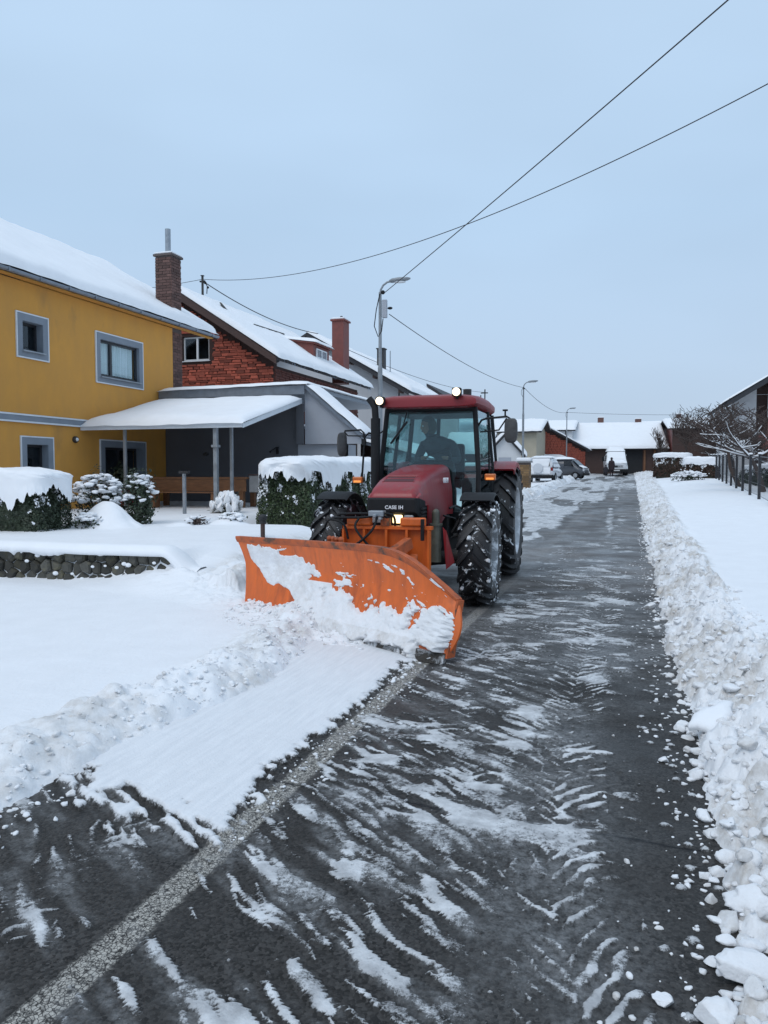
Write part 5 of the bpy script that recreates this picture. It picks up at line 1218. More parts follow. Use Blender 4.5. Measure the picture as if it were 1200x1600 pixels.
street_lamp(-6.24, 47.0, 'second street lamp in front of the beige house, seen right of the tractor', bs(47)+.2, 5.85, False, R(8))
street_lamp(-6.08, 78.0, 'farthest street lamp, beside the brick gable down the road', bs(78)+.1, 6.15, False, R(8))
def cable(pts3, r, label, name='overhead_cable', sag=0., n=60):
    P_ = []; 
    for i in range(len(pts3)-1):
        a, b = Vector(pts3[i]), Vector(pts3[i+1])
        for k in range(n): t = k/n; p = a.lerp(b, t); p.z -= sag*4*t*(1-t); P_.append(p)
    P_.append(Vector(pts3[-1])); mb = MB(); mb.tube(P_, r, 5); o = mb.build(name, M['wire'], None, True); tag(o, label, 'cable', 'overhead cables'); return o
cable([(-6.7, 20.9, 6.55), (10, 1.0, 9.6)], .011, 'black cable climbing from the nearest lamp post over the road to the upper right', sag=.15)
cable([(-17.3, 28.9, 9.62), (6.0, 13.0, 9.2)], .011, 'long sagging cable from the roof mast crossing above the nearest lamp to the right', sag=1.5)
cable([(-6.55, 20.9, 5.95), (-6.2, 47, 6.6)], .012, 'cable sagging from the nearest lamp post to the second one', sag=.35)
cable([(-6.2, 47, 6.6), (-6.05, 78, 7.4)], .014, 'cable sagging between the second and the farthest lamp post', sag=.5)
cable([(-6.05, 78, 7.4), (30, 96, 9.3)], .014, 'faint far cable running right from the farthest lamp post', sag=.8)
cable([(-17.3, 28.9, 9.55), (-16.9, 40.5, 9.3)], .022, 'thick cable dropping from the roof mast along the red house roof', sag=.35)
cable([(-24, 30.5, 9.9), (-17.3, 28.9, 9.62)], .011, 'short cable reaching the roof mast from behind the brick chimney', sag=.1)
cable([(-28, 33.0, 12.3), (-17.4, 30.5, 8.9)], .010, 'thin cable falling behind the snowed roof ridge of the yellow house', sag=.3)
cable([(-14.6, 38, 8.1), (-13.6, 75, 9.3)], .016, 'cable passing over the pale house roof to the far mast', sag=.5)
ms = thing('roof_mast', (-13.7, 75, 7), 'small thin cable mast rising just above the tractor roof', 'mast')
mb = MB(); mb.tube([(-13.7, 75, 7.0), (-13.7, 75, 9.6)], .06, 8); mb.build('pole', M['dark'], ms); mb = MB(); mb.box(-14.1, -13.4, 74.95, 75.05, 9.2, 9.3); mb.build('crossarm', M['dark'], ms)

# ================================================================== brick gate pillar, parked vehicles, people
gpz = bs(38)+.15
pil = thing('brick_pillar', (-4.95, 38.3, gpz), 'brick gate pillar with a snow cap beside the tractor rear wheel', 'pillar')
mb = MB(); mb.box(-5.28, -4.72, 38.02, 38.58, gpz-.3, gpz+1.42); mb.build('core', M['mortar'], pil)
M['brickyel'] = pm('ochre_brown_brick', (.20, .125, .06), .85, .3, 8, .2, 60, rndvar=.4)
piece_field(pil, Fr((0, 38.02, 0), (1, 0, 0), (0, -1, 0)), courses(-5.28, -4.72, gpz, gpz+1.42, .27, .11), 'brickyel', 60, 0, .02, 3, .0)
piece_field(pil, Fr((-4.72, 0, 0), (0, 1, 0), (1, 0, 0)), courses(38.02, 38.58, gpz, gpz+1.42, .27, .11), 'brickyel', 60, 0, .02, 4, .0)
mb = MB(); mb.box(-5.36, -4.64, 37.94, 38.66, gpz+1.421, gpz+1.48); mb.build('cap', M['concrete'], pil); mb = MB(); mb.box(-5.36, -4.64, 37.93, 38.66, gpz+1.481, gpz+1.66); mb.build('cap_snow', M['snow'], pil, bevel=.06)
gt = thing('arched_gate', (-5.6, 37.9, gpz), 'black round-topped metal door set beside the brick pillar', 'gate')
pp = [(-5.86, gpz), (-5.34, gpz), (-5.34, gpz+1.0)]+[(-5.6+.26*math.cos(t), gpz+1.0+.26*math.sin(t)) for t in [math.pi*k/12 for k in range(1, 12)]]+[(-5.86, gpz+1.0)]
mb = MB(); mb.slab([(x, 37.90, z) for x, z in pp], (0, .06, 0)); mb.build('leaf', M['black'], gt)
mb = MB(); mb.tube([(-5.6+.30*math.cos(t), 37.9, gpz+1.0+.32*math.sin(t)) for t in [math.pi*k/14 for k in range(15)]], .05, 6); mb.build('arch_snow', M['snow'], gt, True)
gw = thing('garden_wall', (-7.4, 38.4, gpz), 'snow-topped garden wall running left from the brick pillar', 'wall')
mb = MB(); mb.box(-9.6, -5.29, 38.2, 38.45, gpz-.3, gpz+1.25); mb.build('core', M['redbrown'], gw); mb = MB(); mb.box(-9.65, -5.37, 38.12, 38.53, gpz+1.251, gpz+1.43); mb.build('snow_top', M['snow'], gw, bevel=.06)

def prof_body(t, secs, mat, name='body', n=26, p=3.2):
    """secs: (y, halfwidth, zbottom, ztop, topwidthfactor)"""
    S = []
    for (y, w, z0, z1, tf) in secs:
        ring = []
        for k in range(n):
            a = 2*math.pi*k/n; c, s = math.cos(a), math.sin(a); m_ = (abs(c)**p+abs(s)**p)**(-1/p)
            zz = (s*m_+1)/2; ww = w*(1+(tf-1)*max(0, (zz-.5)*2)); ring.append(Vector((c*m_*ww, y, z0+(z1-z0)*zz)))
        S.append(ring)
    mb = MB(); mb.loft(S); return mb.build(name, mat, t, world=False, auto=35)
M['carwhite'] = pm('white_car_paint', (.60, .62, .65), .35, .03, 3, coat=.3); M['cargrey'] = pm('slate_grey_car_paint', (.055, .062, .075), .35, .1, 3, coat=.3); M['carblack'] = M['black']
M['carglass'] = pm('dark_car_glass', (.015, .018, .022), .08, .1, 3); M['lampred'] = pm('red_tail_lamp', (.22, .015, .012), .25, .1); M['lampclear'] = pm('clear_lamp', (.5, .52, .55), .2, .1); M['plate'] = pm('number_plate_white', (.6, .6, .6), .5, .05)
def car_wheel(t, x, y, r=.33, w=.22):
    mb = MB(); mb.lathe((x, y, r), (1, 0, 0), [(r*.62, -w/2), (r*.95, -w/2), (r, -w*.35), (r, w*.35), (r*.95, w/2), (r*.62, w/2)], 24); ty = mb.build('tyre', M['black'], t, world=False, auto=40)
    mb = MB(); mb.lathe((x, y, r), (1, 0, 0), [(.001, w*.30), (.06, w*.34), (r*.55, w*.22), (r*.63, w*.46), (r*.63, -w*.46), (.001, -w*.3)], 20, False)
    for k in range(5): a = 2*math.pi*k/5; mb.box(x-w*.42, x+w*.42, y-.03, y+.03, r+.04, r+r*.58, Matrix.Rotation(a, 3, 'X'), (x, y, r))
    mb.build('rim', M['rim'], ty, world=False, auto=40)
# white off-roader seen from behind (its rear faces -y)
cz = bs(50)+.12
cv = thing('parked_car', (-5.3, 51.2, cz), 'white off-road car parked beside the road, rear window and roof plastered with snow', 'car', 'vehicles parked along the left side', R(-4))
prof_body(cv, [(-2.0, .74, .42, .95, .96), (-1.9, .82, .36, 1.08, .97), (-1.2, .86, .32, 1.10, .97), (1.1, .86, .32, 1.08, .95), (1.75, .82, .36, .98, .9), (2.1, .70, .42, .80, .85)], M['carwhite'])
prof_body(cv, [(-1.93, .72, 1.0, 1.12, .9), (-1.80, .74, .98, 1.58, .86), (-1.6, .76, .98, 1.68, .86), (.1, .76, .98, 1.70, .86), (.55, .74, .98, 1.55, .85), (1.15, .70, .98, 1.10, .9)], M['carwhite'], 'cabin')
for s in (-1, 1):
    for y in (-1.3, 1.3): car_wheel(cv, s*.76, y, .36)
    mb = MB(); mb.slab([(s*.755, -1.45, 1.12), (s*.755, -.55, 1.12), (s*.68, -.55, 1.50), (s*.69, -1.35, 1.50)], (s*.012, 0, 0)); mb.slab([(s*.755, -.45, 1.12), (s*.755, .75, 1.12), (s*.69, .30, 1.50), (s*.68, -.45, 1.50)], (s*.012, 0, 0)); mb.build('side_window', M['carglass'], cv, world=False)
    mb = MB(); mb.box(s*.72-.07, s*.72+.07, -2.0, -1.9, .82, 1.02); mb.build('tail_lamp', M['lampred'], cv, world=False)
    mb = MB(); mb.box(s*.62-.14, s*.62+.14, 2.0, 2.1, .62, .74); mb.build('headlight', M['lampclear'], cv, world=False)
mb = MB(); mb.slab([(-.60, -1.955, 1.12), (.60, -1.955, 1.12), (.53, -1.83, 1.50), (-.53, -1.83, 1.50)], (0, .02, 0)); mb.build('rear_window', M['carglass'], cv, world=False)
mb = MB(); mb.box(-.84, .84, -2.12, -1.93, .36, .56); mb.build('rear_bumper', M['carblack'], cv, world=False, bevel=.04)
mb = MB(); mb.box(-.26, .26, -2.015, -2.0, .72, .84); mb.build('number_plate', M['plate'], cv, world=False)
mb = MB(); mb.lathe((-.12, -2.05, .98), (0, -1, 0), [(.001, .0), (.30, .0), (.32, .05), (.30, .13), (.001, .15)], 22, False); sp_ = mb.build('spare_wheel', M['carwhite'], cv, world=False, auto=40)
def snow_patch(t, pts3, th, seed, name='snow', n=(14, 10), wv=.02):
    P = [Vector(p) for p in pts3]; nr = (P[1]-P[0]).cross(P[3]-P[0]).normalized(); nr = nr if nr.z > 0 or abs(nr.z) < .2 and nr.y < 0 else -nr; V = []
    for j in range(n[1]+1):
        for i in range(n[0]+1):
            u, v = i/n[0], j/n[1]; e = min(1, 6*min(u, 1-u))*min(1, 6*min(v, 1-v)); p = (P[0]*(1-u)+P[1]*u)*(1-v)+(P[3]*(1-u)+P[2]*u)*v
            V.append(p+nr*(th*e**.5*(.7+.6*float(fbm(u*3+seed, v*3, seed, 3)))+.002))
    return mesh_np(name, np.array([v[:] for v in V]), gridfaces(n[1]+1, n[0]+1), M['snow_soft'], t, True, world=False)
snow_patch(cv, [(-.66, -1.80, 1.64), (.66, -1.80, 1.64), (.66, .3, 1.66), (-.66, .3, 1.66)], .14, 3); snow_patch(cv, [(-.66, -1.99, 1.05), (.5, -1.99, 1.05), (.60, -1.82, 1.60), (-.60, -1.82, 1.60)], .05, 5); snow_patch(cv, [(-.78, -2.02, .60), (.62, -2.02, .60), (.62, -1.99, 1.04), (-.78, -1.99, 1.04)], .035, 6)
snow_patch(cv, [(.60, -1.7, 1.62), (.78, -1.5, 1.05), (.78, 1.1, 1.05), (.62, .3, 1.60)], .03, 7); snow_patch(cv, [(-.7, .9, 1.08), (.7, .9, 1.08), (.62, 2.0, .84), (-.62, 2.0, .84)], .10, 8)
# slate grey van seen from its side, nose to the right
vz_ = bs(60)+.12
vn = thing('parked_van', (-5.1, 62.5, vz_), 'slate grey panel van parked across, nose to the road, roof under snow', 'van', 'vehicles parked along the left side', R(-104)); vn.scale = (.85, .80, .84)
prof_body(vn, [(-2.2, .86, .40, 1.75, .92), (-2.1, .90, .32, 1.88, .92), (.9, .90, .30, 1.90, .92), (1.25, .88, .30, 1.72, .90), (1.75, .86, .30, 1.22, .92), (2.2, .80, .32, 1.02, .9), (2.35, .70, .36, .80, .9)], M['cargrey'])
for s in (-1, 1):
    for y in (-1.4, 1.5): car_wheel(vn, s*.80, y, .34)
    mb = MB(); mb.slab([(s*.885, .35, 1.20), (s*.885, 1.35, 1.16), (s*.84, 1.05, 1.66), (s*.83, .35, 1.68)], (s*.015, 0, 0)); mb.build('side_window', M['carglass'], vn, world=False)
    mb = MB(); mb.box(s*.62-.14, s*.62+.14, 2.2, 2.33, .72, .98); mb.build('headlight', M['lampclear'], vn, world=False)
    mb = MB(); mb.box(s*1.0-.1, s*1.0+.1, 1.15, 1.25, 1.2, 1.42); mb.build('mirror', M['carblack'], vn, world=False, bevel=.02)
    mb = MB(); mb.box(s*.80-.06, s*.80+.06, -2.22, -2.12, .9, 1.3); mb.build('tail_lamp', M['lampred'], vn, world=False)
mb = MB(); mb.slab([(-.68, 1.22, 1.74), (.68, 1.22, 1.74), (.74, 1.80, 1.24), (-.74, 1.80, 1.24)], (0, .02, .02)); mb.build('windscreen', M['carglass'], vn, world=False)
mb = MB(); mb.box(-.78, .78, 2.2, 2.42, .32, .56); mb.build('bumper', M['carblack'], vn, world=False, bevel=.04)
snow_patch(vn, [(-.82, -2.15, 1.84), (.82, -2.15, 1.84), (.82, 1.1, 1.84), (-.82, 1.1, 1.84)], .20, 13); snow_patch(vn, [(-.7, 1.75, 1.24), (.7, 1.75, 1.24), (.7, 2.25, 1.02), (-.7, 2.25, 1.02)], .06, 14)
# white van facing us at the end of the street, buried in snow
wz = bs(75)+.05
wv = thing('white_van', (-1.4, 76, wz), 'white van standing at the street end, windscreen and roof covered in snow', 'van', None, R(4))
prof_body(wv, [(-2.6, .84, .35, 1.05, .9), (-2.45, .98, .30, 1.18, .95), (-1.75, 1.0, .28, 1.34, .92), (-1.0, 1.0, .28, 2.15, .86), (-.7, 1.0, .28, 2.32, .86), (2.6, 1.0, .28, 2.34, .86), (2.7, .96, .34, 2.2, .86)], M['carwhite'])
for s in (-1, 1):
    for y in (-1.75, 1.75): car_wheel(wv, s*.90, y, .35)
    mb = MB(); mb.box(s*.74-.15, s*.74+.15, -2.56, -2.42, .78, 1.02); mb.build('headlight', M['lampclear'], wv, world=False, bevel=.03)
    mb = MB(); mb.box(s*1.17-.10, s*1.17+.10, -1.45, -1.32, 1.30, 1.72); mb.tube([(s*.95, -1.35, 1.4), (s*1.12, -1.38, 1.42)], .03, 5); mb.build('mirror', M['carblack'], wv, world=False)
    mb = MB(); mb.slab([(s*.975, -1.5, 1.35), (s*.98, -.5, 1.30), (s*.90, -.5, 1.95), (s*.91, -1.05, 1.95)], (s*.012, 0, 0)); mb.build('side_window', M['carglass'], wv, world=False)
mb = MB(); mb.slab([(-.86, -1.80, 1.36), (.86, -1.80, 1.36), (.76, -1.02, 2.12), (-.76, -1.02, 2.12)], (0, -.03, .02)); mb.build('windscreen', M['carglass'], wv, world=False)
mb = MB(); mb.box(-.95, .95, -2.70, -2.50, .30, .58); mb.build('bumper', M['carblack'], wv, world=False, bevel=.04)
mb = MB(); mb.box(-.55, .55, -2.60, -2.54, .70, .92); mb.build('grille', M['carblack'], wv, world=False); mb = MB(); mb.box(-.26, .26, -2.725, -2.702, .40, .51); mb.build('number_plate', M['plate'], wv, world=False)
snow_patch(wv, [(-.86, -1.85, 1.36), (.86, -1.85, 1.36), (.78, -.98, 2.20), (-.78, -.98, 2.20)], .11, 23); snow_patch(wv, [(-.84, -1.05, 2.24), (.84, -1.05, 2.24), (.84, 2.6, 2.28), (-.84, 2.6, 2.28)], .40, 24); snow_patch(wv, [(-.88, -2.56, 1.10), (.88, -2.56, 1.10), (.9, -1.78, 1.34), (-.9, -1.78, 1.34)], .13, 25)

# ------------------------------------------------------------------ people: one continuous skinned body, hair and clothes as parts
def skin_body(name, joints, edges, mat, parent, sub=2, root='pelvis'):
    names = list(joints); me = bpy.data.meshes.new(name); me.from_pydata([joints[n][0] for n in names], [(names.index(a), names.index(b)) for a, b in edges], []); me.materials.append(mat)
    o = bpy.data.objects.new(name, me); link(o, parent); sk = o.modifiers.new('skin', 'SKIN'); sk.use_smooth_shade = True
    if not me.skin_vertices: 
        with bpy.context.temp_override(object=o, active_object=o): pass
    d = me.skin_vertices[0].data
    for i, n in enumerate(names):
        r = joints[n][1]; d[i].radius = r if hasattr(r, '__len__') else (r, r); d[i].use_root = (n == root)
    sb = o.modifiers.new('sub', 'SUBSURF'); sb.levels = sub; sb.render_levels = sub
    return o
def walker(loc, h, label, matc, seed, rz=0, stride=.22):
    t = thing('person', loc, label, 'person', None, rz); k = h/1.72
    J = {'pelvis': ((0, 0, .95), (.15, .11)), 'waist': ((0, .0, 1.10), (.14, .10)), 'chest': ((0, .02, 1.32), (.19, .13)), 'neck': ((0, .02, 1.47), .06), 'head0': ((0, -.0, 1.55), .085), 'head1': ((0, -.01, 1.66), .09)}
    E = [('pelvis', 'waist'), ('waist', 'chest'), ('chest', 'neck'), ('neck', 'head0'), ('head0', 'head1')]
    for s, nm, st in ((-1, 'l', stride), (1, 'r', -stride)):
        J['hip'+nm] = ((s*.09, 0, .88), .095); J['knee'+nm] = ((s*.10, -st*.5-.03, .50), .065); J['ankle'+nm] = ((s*.10, -st, .10), .05); J['toe'+nm] = ((s*.11, -st-.15, .04), .04)
        J['sho'+nm] = ((s*.19, .02, 1.40), .07); J['elb'+nm] = ((s*.26, .03+st*.3, 1.13), .05); J['wri'+nm] = ((s*.26, -.04+st*.7, .90), .036); J['hand'+nm] = ((s*.26, -.06+st*.8, .82), .036)
        E += [('pelvis', 'hip'+nm), ('hip'+nm, 'knee'+nm), ('knee'+nm, 'ankle'+nm), ('ankle'+nm, 'toe'+nm), ('chest', 'sho'+nm), ('sho'+nm, 'elb'+nm), ('elb'+nm, 'wri'+nm), ('wri'+nm, 'hand'+nm)]
    J = {a: (tuple(c*k for c in v[0]), tuple(c*k for c in v[1]) if hasattr(v[1], '__len__') else v[1]*k) for a, v in J.items()}
    skin_body('body', J, E, matc, t, 1)
    mb = MB(); mb.sphere((0, .02*k, 1.66*k), .115*k, 10, 7, (1, 1.05, 1.1)); mb.build('hood', matc, t, True, world=False)
    mb = MB(); mb.lathe((0, 0, 0), (0, 0, 1), [(.27*k, .62*k), (.26*k, .95*k), (.25*k, 1.15*k), (.27*k, 1.36*k), (.13*k, 1.50*k)], 14, False); mb.build('coat', matc, t, True, world=False)
    return t
M['clothdark'] = pm('dark_coat', (.028, .024, .030), .9, .3, 9); M['clothplum'] = pm('dark_plum_coat', (.028, .016, .020), .9, .3, 9)
walker((-1.65, 72.0, bs(72)), 1.68, 'adult in a dark plum coat walking away in front of the white van', M['clothplum'], 1)
walker((-2.12, 71.6, bs(71.6)), 1.05, 'small child in dark clothes walking at the adult\'s left side', M['clothdark'], 2, stride=.16)
# ================================================================== tractor (local axes: front is -y, x to the right as seen)
M['red'] = pm('red_tractor_paint', (.25, .011, .017), .42, .12, 5, .03, 60, coat=.15, col2=(.17, .085, .075), thr=(.54, .86), stretch=(4, 4, .5))
M['redroof'] = pm('red_roof_paint', (.21, .012, .018), .45, .12, 2.5)
M['redvent'] = pm('dark_red_recess', (.07, .006, .009), .5, .1)
M['orange'] = pm('orange_plough_paint', (.66, .125, .014), .5, .14, 4, .08, 60, col2=(.33, .06, .012), thr=(.50, .72), stretch=(3, 3, .8), coat=.05)
M['orangeworn'] = pm('worn_orange_paint', (.42, .09, .022), .6, .3, 14, .3, 90, col2=(.10, .05, .03), thr=(.52, .62))
M['olive'] = pm('oily_metal', (.085, .085, .065), .5, .3, 12, .2, 60)
M['cabglass'] = glassmat('cab_glass', (.74, .87, .87), .12)
M['mirrorback'] = pm('worn_black_plastic', (.045, .044, .045), .5, .4, 14, .2, 60)
M['lamplit'] = emis('lit_work_lamp', (1., .80, .55), 2.0); M['headlit'] = emis('lit_headlight', (1., .76, .38), 2.2); M['indlit'] = emis('lit_indicator', (1., .33, .06), .45)
M['amber'] = pm('amber_lens', (.55, .13, .015), .3, .15, 9); M['lens'] = pm('clear_lens', (.30, .31, .32), .2, .2, 20)
m, nt, b = newmat('snowy_tyre_rubber')                           # rubber with snow packed in patches
f = mrange(nt, noise(nt, 9., 6, .65, dist=.6), .595, .63); g = mrange(nt, noise(nt, 34., 5, .6), .66, .70)
k_ = math_(nt, 'MAXIMUM', f, math_(nt, 'MULTIPLY', g, .7)); nt.links.new(mixc(nt, k_, (.013, .013, .015), (.74, .77, .80)), b.inputs['Base Color']); nt.links.new(mrange(nt, k_, 0, 1, .5, .8), b.inputs['Roughness']); bump(nt, b, math_(nt, 'ADD', k_, noise(nt, 80., 4, .6)), .5, .01); M['tyre'] = m
m, nt, b = newmat('tyre_rubber_few_snow'); f = mrange(nt, noise(nt, 8., 6, .65, dist=.6), .63, .67)
nt.links.new(mixc(nt, f, (.013, .013, .015), (.70, .73, .76)), b.inputs['Base Color']); b.inputs['Roughness'].default_value = .55; bump(nt, b, noise(nt, 60., 4, .6), .3, .01); M['tyre2'] = m
m, nt, b = newmat('snow_caked_rim'); f = mrange(nt, noise(nt, 10., 6, .6, stretch=(1, 1, 1)), .46, .58)
nt.links.new(mixc(nt, f, (.22, .23, .24), (.78, .80, .83)), b.inputs['Base Color']); b.inputs['Roughness'].default_value = .6; bump(nt, b, noise(nt, 30., 5, .6), .6, .015); M['rimsnow'] = m
m, nt, b = newmat('scraped_steel_with_snow'); f = mrange(nt, noise(nt, 7., 7, .75, dist=.5), .46, .58)
nt.links.new(mixc(nt, f, (.05, .043, .036), (.70, .71, .73)), b.inputs['Base Color']); b.inputs['Roughness'].default_value = .7; bump(nt, b, math_(nt, 'ADD', f, noise(nt, 50., 5, .7)), .9, .02); M['edge'] = m

T = thing('tractor', (-2.58, 11.3, 0), 'red farm tractor with lit roof lamps and snow-caked tyres pushing the plough', 'tractor', None, R(2.5))
def P_(mb, name, mat, parent=None, **kw): return mb.build(name, M[mat], parent or T, world=False, **kw)
def text_mesh(txt, size, mat, parent, mtx, name='lettering'):
    cu = bpy.data.curves.new('txt', 'FONT'); cu.body = txt; cu.size = size; cu.extrude = .003; cu.align_x = 'CENTER'; cu.align_y = 'CENTER'; cu.space_character = 1.1; cu.offset = size*.03
    o = bpy.data.objects.new('txt', cu); COL.objects.link(o); dg = bpy.context.evaluated_depsgraph_get(); me = bpy.data.meshes.new_from_object(o.evaluated_get(dg)); me.name = name
    bpy.data.objects.remove(o); me.materials.clear(); me.materials.append(mat); me.transform(mtx); n = bpy.data.objects.new(name, me); link(n, parent); return n
def tractor_wheel(x, y, r, w, rimr, nl, mat, rimmat, side):
    mb = MB(); rt = r-.035; a = rimr/rt
    mb.lathe((x, y, r), (1, 0, 0), [(rimr, -w*.40), (rimr+.03, -w*.44), (rt*.80, -w*.51), (rt*.93, -w*.48), (rt*.985, -w*.36), (rt, 0), (rt*.985, w*.36), (rt*.93, w*.48), (rt*.80, w*.51), (rimr+.03, w*.44), (rimr, w*.40)], 56)
    # lugs: chevron bars from the shoulder to the middle
    for k in range(nl):
        for s in (-1, 1):
            a0 = 2*math.pi*(k+(.5 if s > 0 else 0))/nl; sweep = .62*2*math.pi/nl*1.9
            ring = []; N_ = 6
            for i in range(N_+1):
                t = i/N_; xx = s*(w*.515*(1-t) - w*.03*t*0); ang = a0+sweep*t*.9
                ri = rt*(.90 if i == 0 else .965 if i == 1 else .992); ro = r*(.945 if i == 0 else .988 if i == 1 else 1.0); th_ = (.030 if r < .7 else .034)/r*(1.15-.1*t)
                sec = []
                for (rr_, da) in ((ri-.02, -th_*1.15), (ro, -th_*.8), (ro, th_*.8), (ri-.02, th_*1.15)):
                    sec.append(Vector((x+xx, y+rr_*math.sin(ang+da), r+rr_*math.cos(ang+da))))
                ring.append(sec)
            mb.loft(ring)
    ty = P_(mb, 'tyre', mat, auto=32)
    mb = MB(); so = side*w*.40
    mb.lathe((x, y, r), (side, 0, 0), [(rimr+.02, w*.45), (rimr-.005, w*.45), (rimr-.03, w*.36), (rimr*.86, w*.24), (rimr*.80, w*.05), (rimr*.45, -w*.02), (rimr*.40, w*.10), (.001, w*.12), (.001, -w*.30), (rimr*.8, -w*.30), (rimr, -w*.42), (rimr+.02, -w*.42)], 40, False)
    rm = P_(mb, 'rim', rimmat, ty, auto=35)
    mb = MB(); mb.lathe((x, y, r), (side, 0, 0), [(.001, w*.30), (rimr*.16, w*.30), (rimr*.20, w*.24), (rimr*.24, w*.11)], 20, False)
    for k in range(8): a_ = 2*math.pi*k/8; mb.cyl((x+side*w*.125, y+rimr*.33*math.sin(a_), r+rimr*.33*math.cos(a_)), (1, 0, 0), .016, .03, 6)
    P_(mb, 'hub', 'dark' , ty, auto=40)
    return ty
for s in (-1, 1):
    tractor_wheel(s*.845, -2.70, .60, .36, .32, 18, 'tyre', 'rimsnow', s)
    tractor_wheel(s*.80, 0, .79, .45, .47, 20, 'tyre2', 'rim', s)
# clumps of snow wedged between the lugs of the front tyres
for s in (-1, 1):
    V_, F_, n0 = [], [], 0; r2 = np.random.default_rng(30+s)
    for i in range(120):
        a = r2.uniform(0, 6.28); e = r2.random()
        if e < .6: xx = s*.845+r2.uniform(-.17, .17); rr_ = .57
        else: xx = s*(.845+.18*r2.uniform(.85, 1.0)); rr_ = r2.uniform(.38, .57)
        sz = .008+.022*r2.random()**2; W = CL[r2.integers(14)]*sz*np.array([1, 1.2, 1.])+np.array([xx, -2.70+rr_*math.sin(a), .60+rr_*math.cos(a)]); V_.append(W); F_.append(IF+n0); n0 += len(W)
    tag(mesh_np('tyre_snow', np.concatenate(V_), np.concatenate(F_), M['snow'], T, True, world=False), kind='stuff')
# chassis
mb = MB(); mb.box(-.20, .20, -3.15, .35, .52, .86); mb.box(-.27, .27, -1.6, .3, .45, .95); mb.box(-.16, .16, -3.0, -1.6, .86, 1.05); P_(mb, 'chassis', 'dark', bevel=.02)
mb = MB(); mb.tube([(-.7, -2.7, .555), (-.3, -2.7, .50), (0, -2.7, .48), (.3, -2.7, .50), (.7, -2.7, .555)], [.09, .075, .11, .075, .09], 12); P_(mb, 'front_axle', 'dark', auto=50)
mb = MB(); mb.tube([(-.62, 0, .79), (-.3, 0, .76), (.3, 0, .76), (.62, 0, .79)], [.15, .20, .20, .15], 14); P_(mb, 'rear_axle', 'dark', auto=50)
mb = MB(); mb.box(-.66, -.36, -1.75, -.95, .55, .98); P_(mb, 'fuel_tank', 'black', bevel=.04)
mb = MB(); mb.box(.40, .66, -1.60, -1.1, .60, .95); P_(mb, 'battery_box', 'black', bevel=.03)
for k in range(3): mb = MB(); mb.box(.55, .84, -1.15+.0*k, -.85, .42+.20*k, .45+.20*k); P_(mb, 'step', 'black')
mb = MB(); mb.box(.825, .845, -1.15, -1.12, .40, .92); mb.box(.825, .845, -.88, -.85, .40, .92); P_(mb, 'step_frame', 'black')
# hood: lofted rings (y, half width top, half width bottom, z bottom, z top)
def ring(y, wt, wb, z0, z1, rd=.10, n=7):
    pts_ = []
    for k in range(n+1): a = math.pi/2*k/n; pts_.append((wt-rd+rd*math.cos(a)*1.0, z1-rd*.8+rd*.8*math.sin(a)))
    right = [(wb, z0), ((wb+wt)/2+.012, (z0+z1)/2)] + pts_; left = [(-a, b) for a, b in reversed(right)]
    return [Vector((a, y, b)) for a, b in right+left]
secs = [ring(-3.44, .235, .275, 1.20, 1.235, .03), ring(-3.41, .255, .282, 1.19, 1.285, .06), ring(-3.30, .265, .292, 1.17, 1.355, .09), ring(-3.05, .27, .305, 1.12, 1.435, .10), ring(-2.70, .27, .315, 1.05, 1.505, .11), ring(-2.2, .28, .325, .99, 1.565, .12), ring(-1.64, .29, .335, .97, 1.60, .12)]
mb = MB(); mb.loft(secs); hood = P_(mb, 'hood', 'red', auto=32)
mb = MB()
zc = lambda y: np.interp(y, [-3.30, -3.05, -2.70], [1.355, 1.435, 1.505])
mb.slab([(-.165, -3.17, zc(-3.17)-.012), (.165, -3.17, zc(-3.17)-.012), (.155, -2.99, zc(-2.99)-.012), (-.155, -2.99, zc(-2.99)-.012)], (0, 0, .016)); P_(mb, 'bonnet_vent', 'redvent', hood)
mb = MB(); mb.tube([(-.17, -2.985, zc(-2.985)+.006), (.17, -2.985, zc(-2.985)+.006)], .008, 6); mb.tube([(-.175, -3.18, zc(-3.18)+.002), (-.165, -2.985, zc(-2.985)+.005)], .006, 6); mb.tube([(.175, -3.18, zc(-3.18)+.002), (.165, -2.985, zc(-2.985)+.005)], .006, 6); P_(mb, 'vent_lip', 'red', hood, auto=50)
# black nose panel wrapping round to the sides
mb = MB(); secs = []
def nose(y, w, z0, z1): return [Vector((-w, y, z0)), Vector((w, y, z0)), Vector((w*.985, y, z1)), Vector((-w*.985, y, z1))]
mb.loft([nose(-3.475, .250, 1.075, 1.215), nose(-3.455, .278, 1.06, 1.228), nose(-3.38, .294, 1.00, 1.225), nose(-3.18, .312, .86, 1.19), nose(-3.12, .300, .84, 1.165)]); nz = P_(mb, 'nose_panel', 'black', bevel=.008)
for k in range(6): mb = MB(); mb.box(.300, .318, -3.36, -3.16, .90+.04*k, .918+.04*k); P_(mb, 'side_louvre', 'dark', nz)
M['white'] = pm('white_lettering', (.75, .76, .78), .5, .02)
text_mesh('CASE IH', .052, M['white'], T, Matrix.Translation((.03, -3.480, 1.125)) @ Matrix.Rotation(math.pi/2, 4, 'X'))
mt = Matrix.Translation((.338, -2.15, 1.40)) @ Matrix.Rotation(math.pi/2, 4, 'Z') @ Matrix.Rotation(math.pi/2, 4, 'X')
text_mesh('CASE IH', .085, M['white'], T, mt)
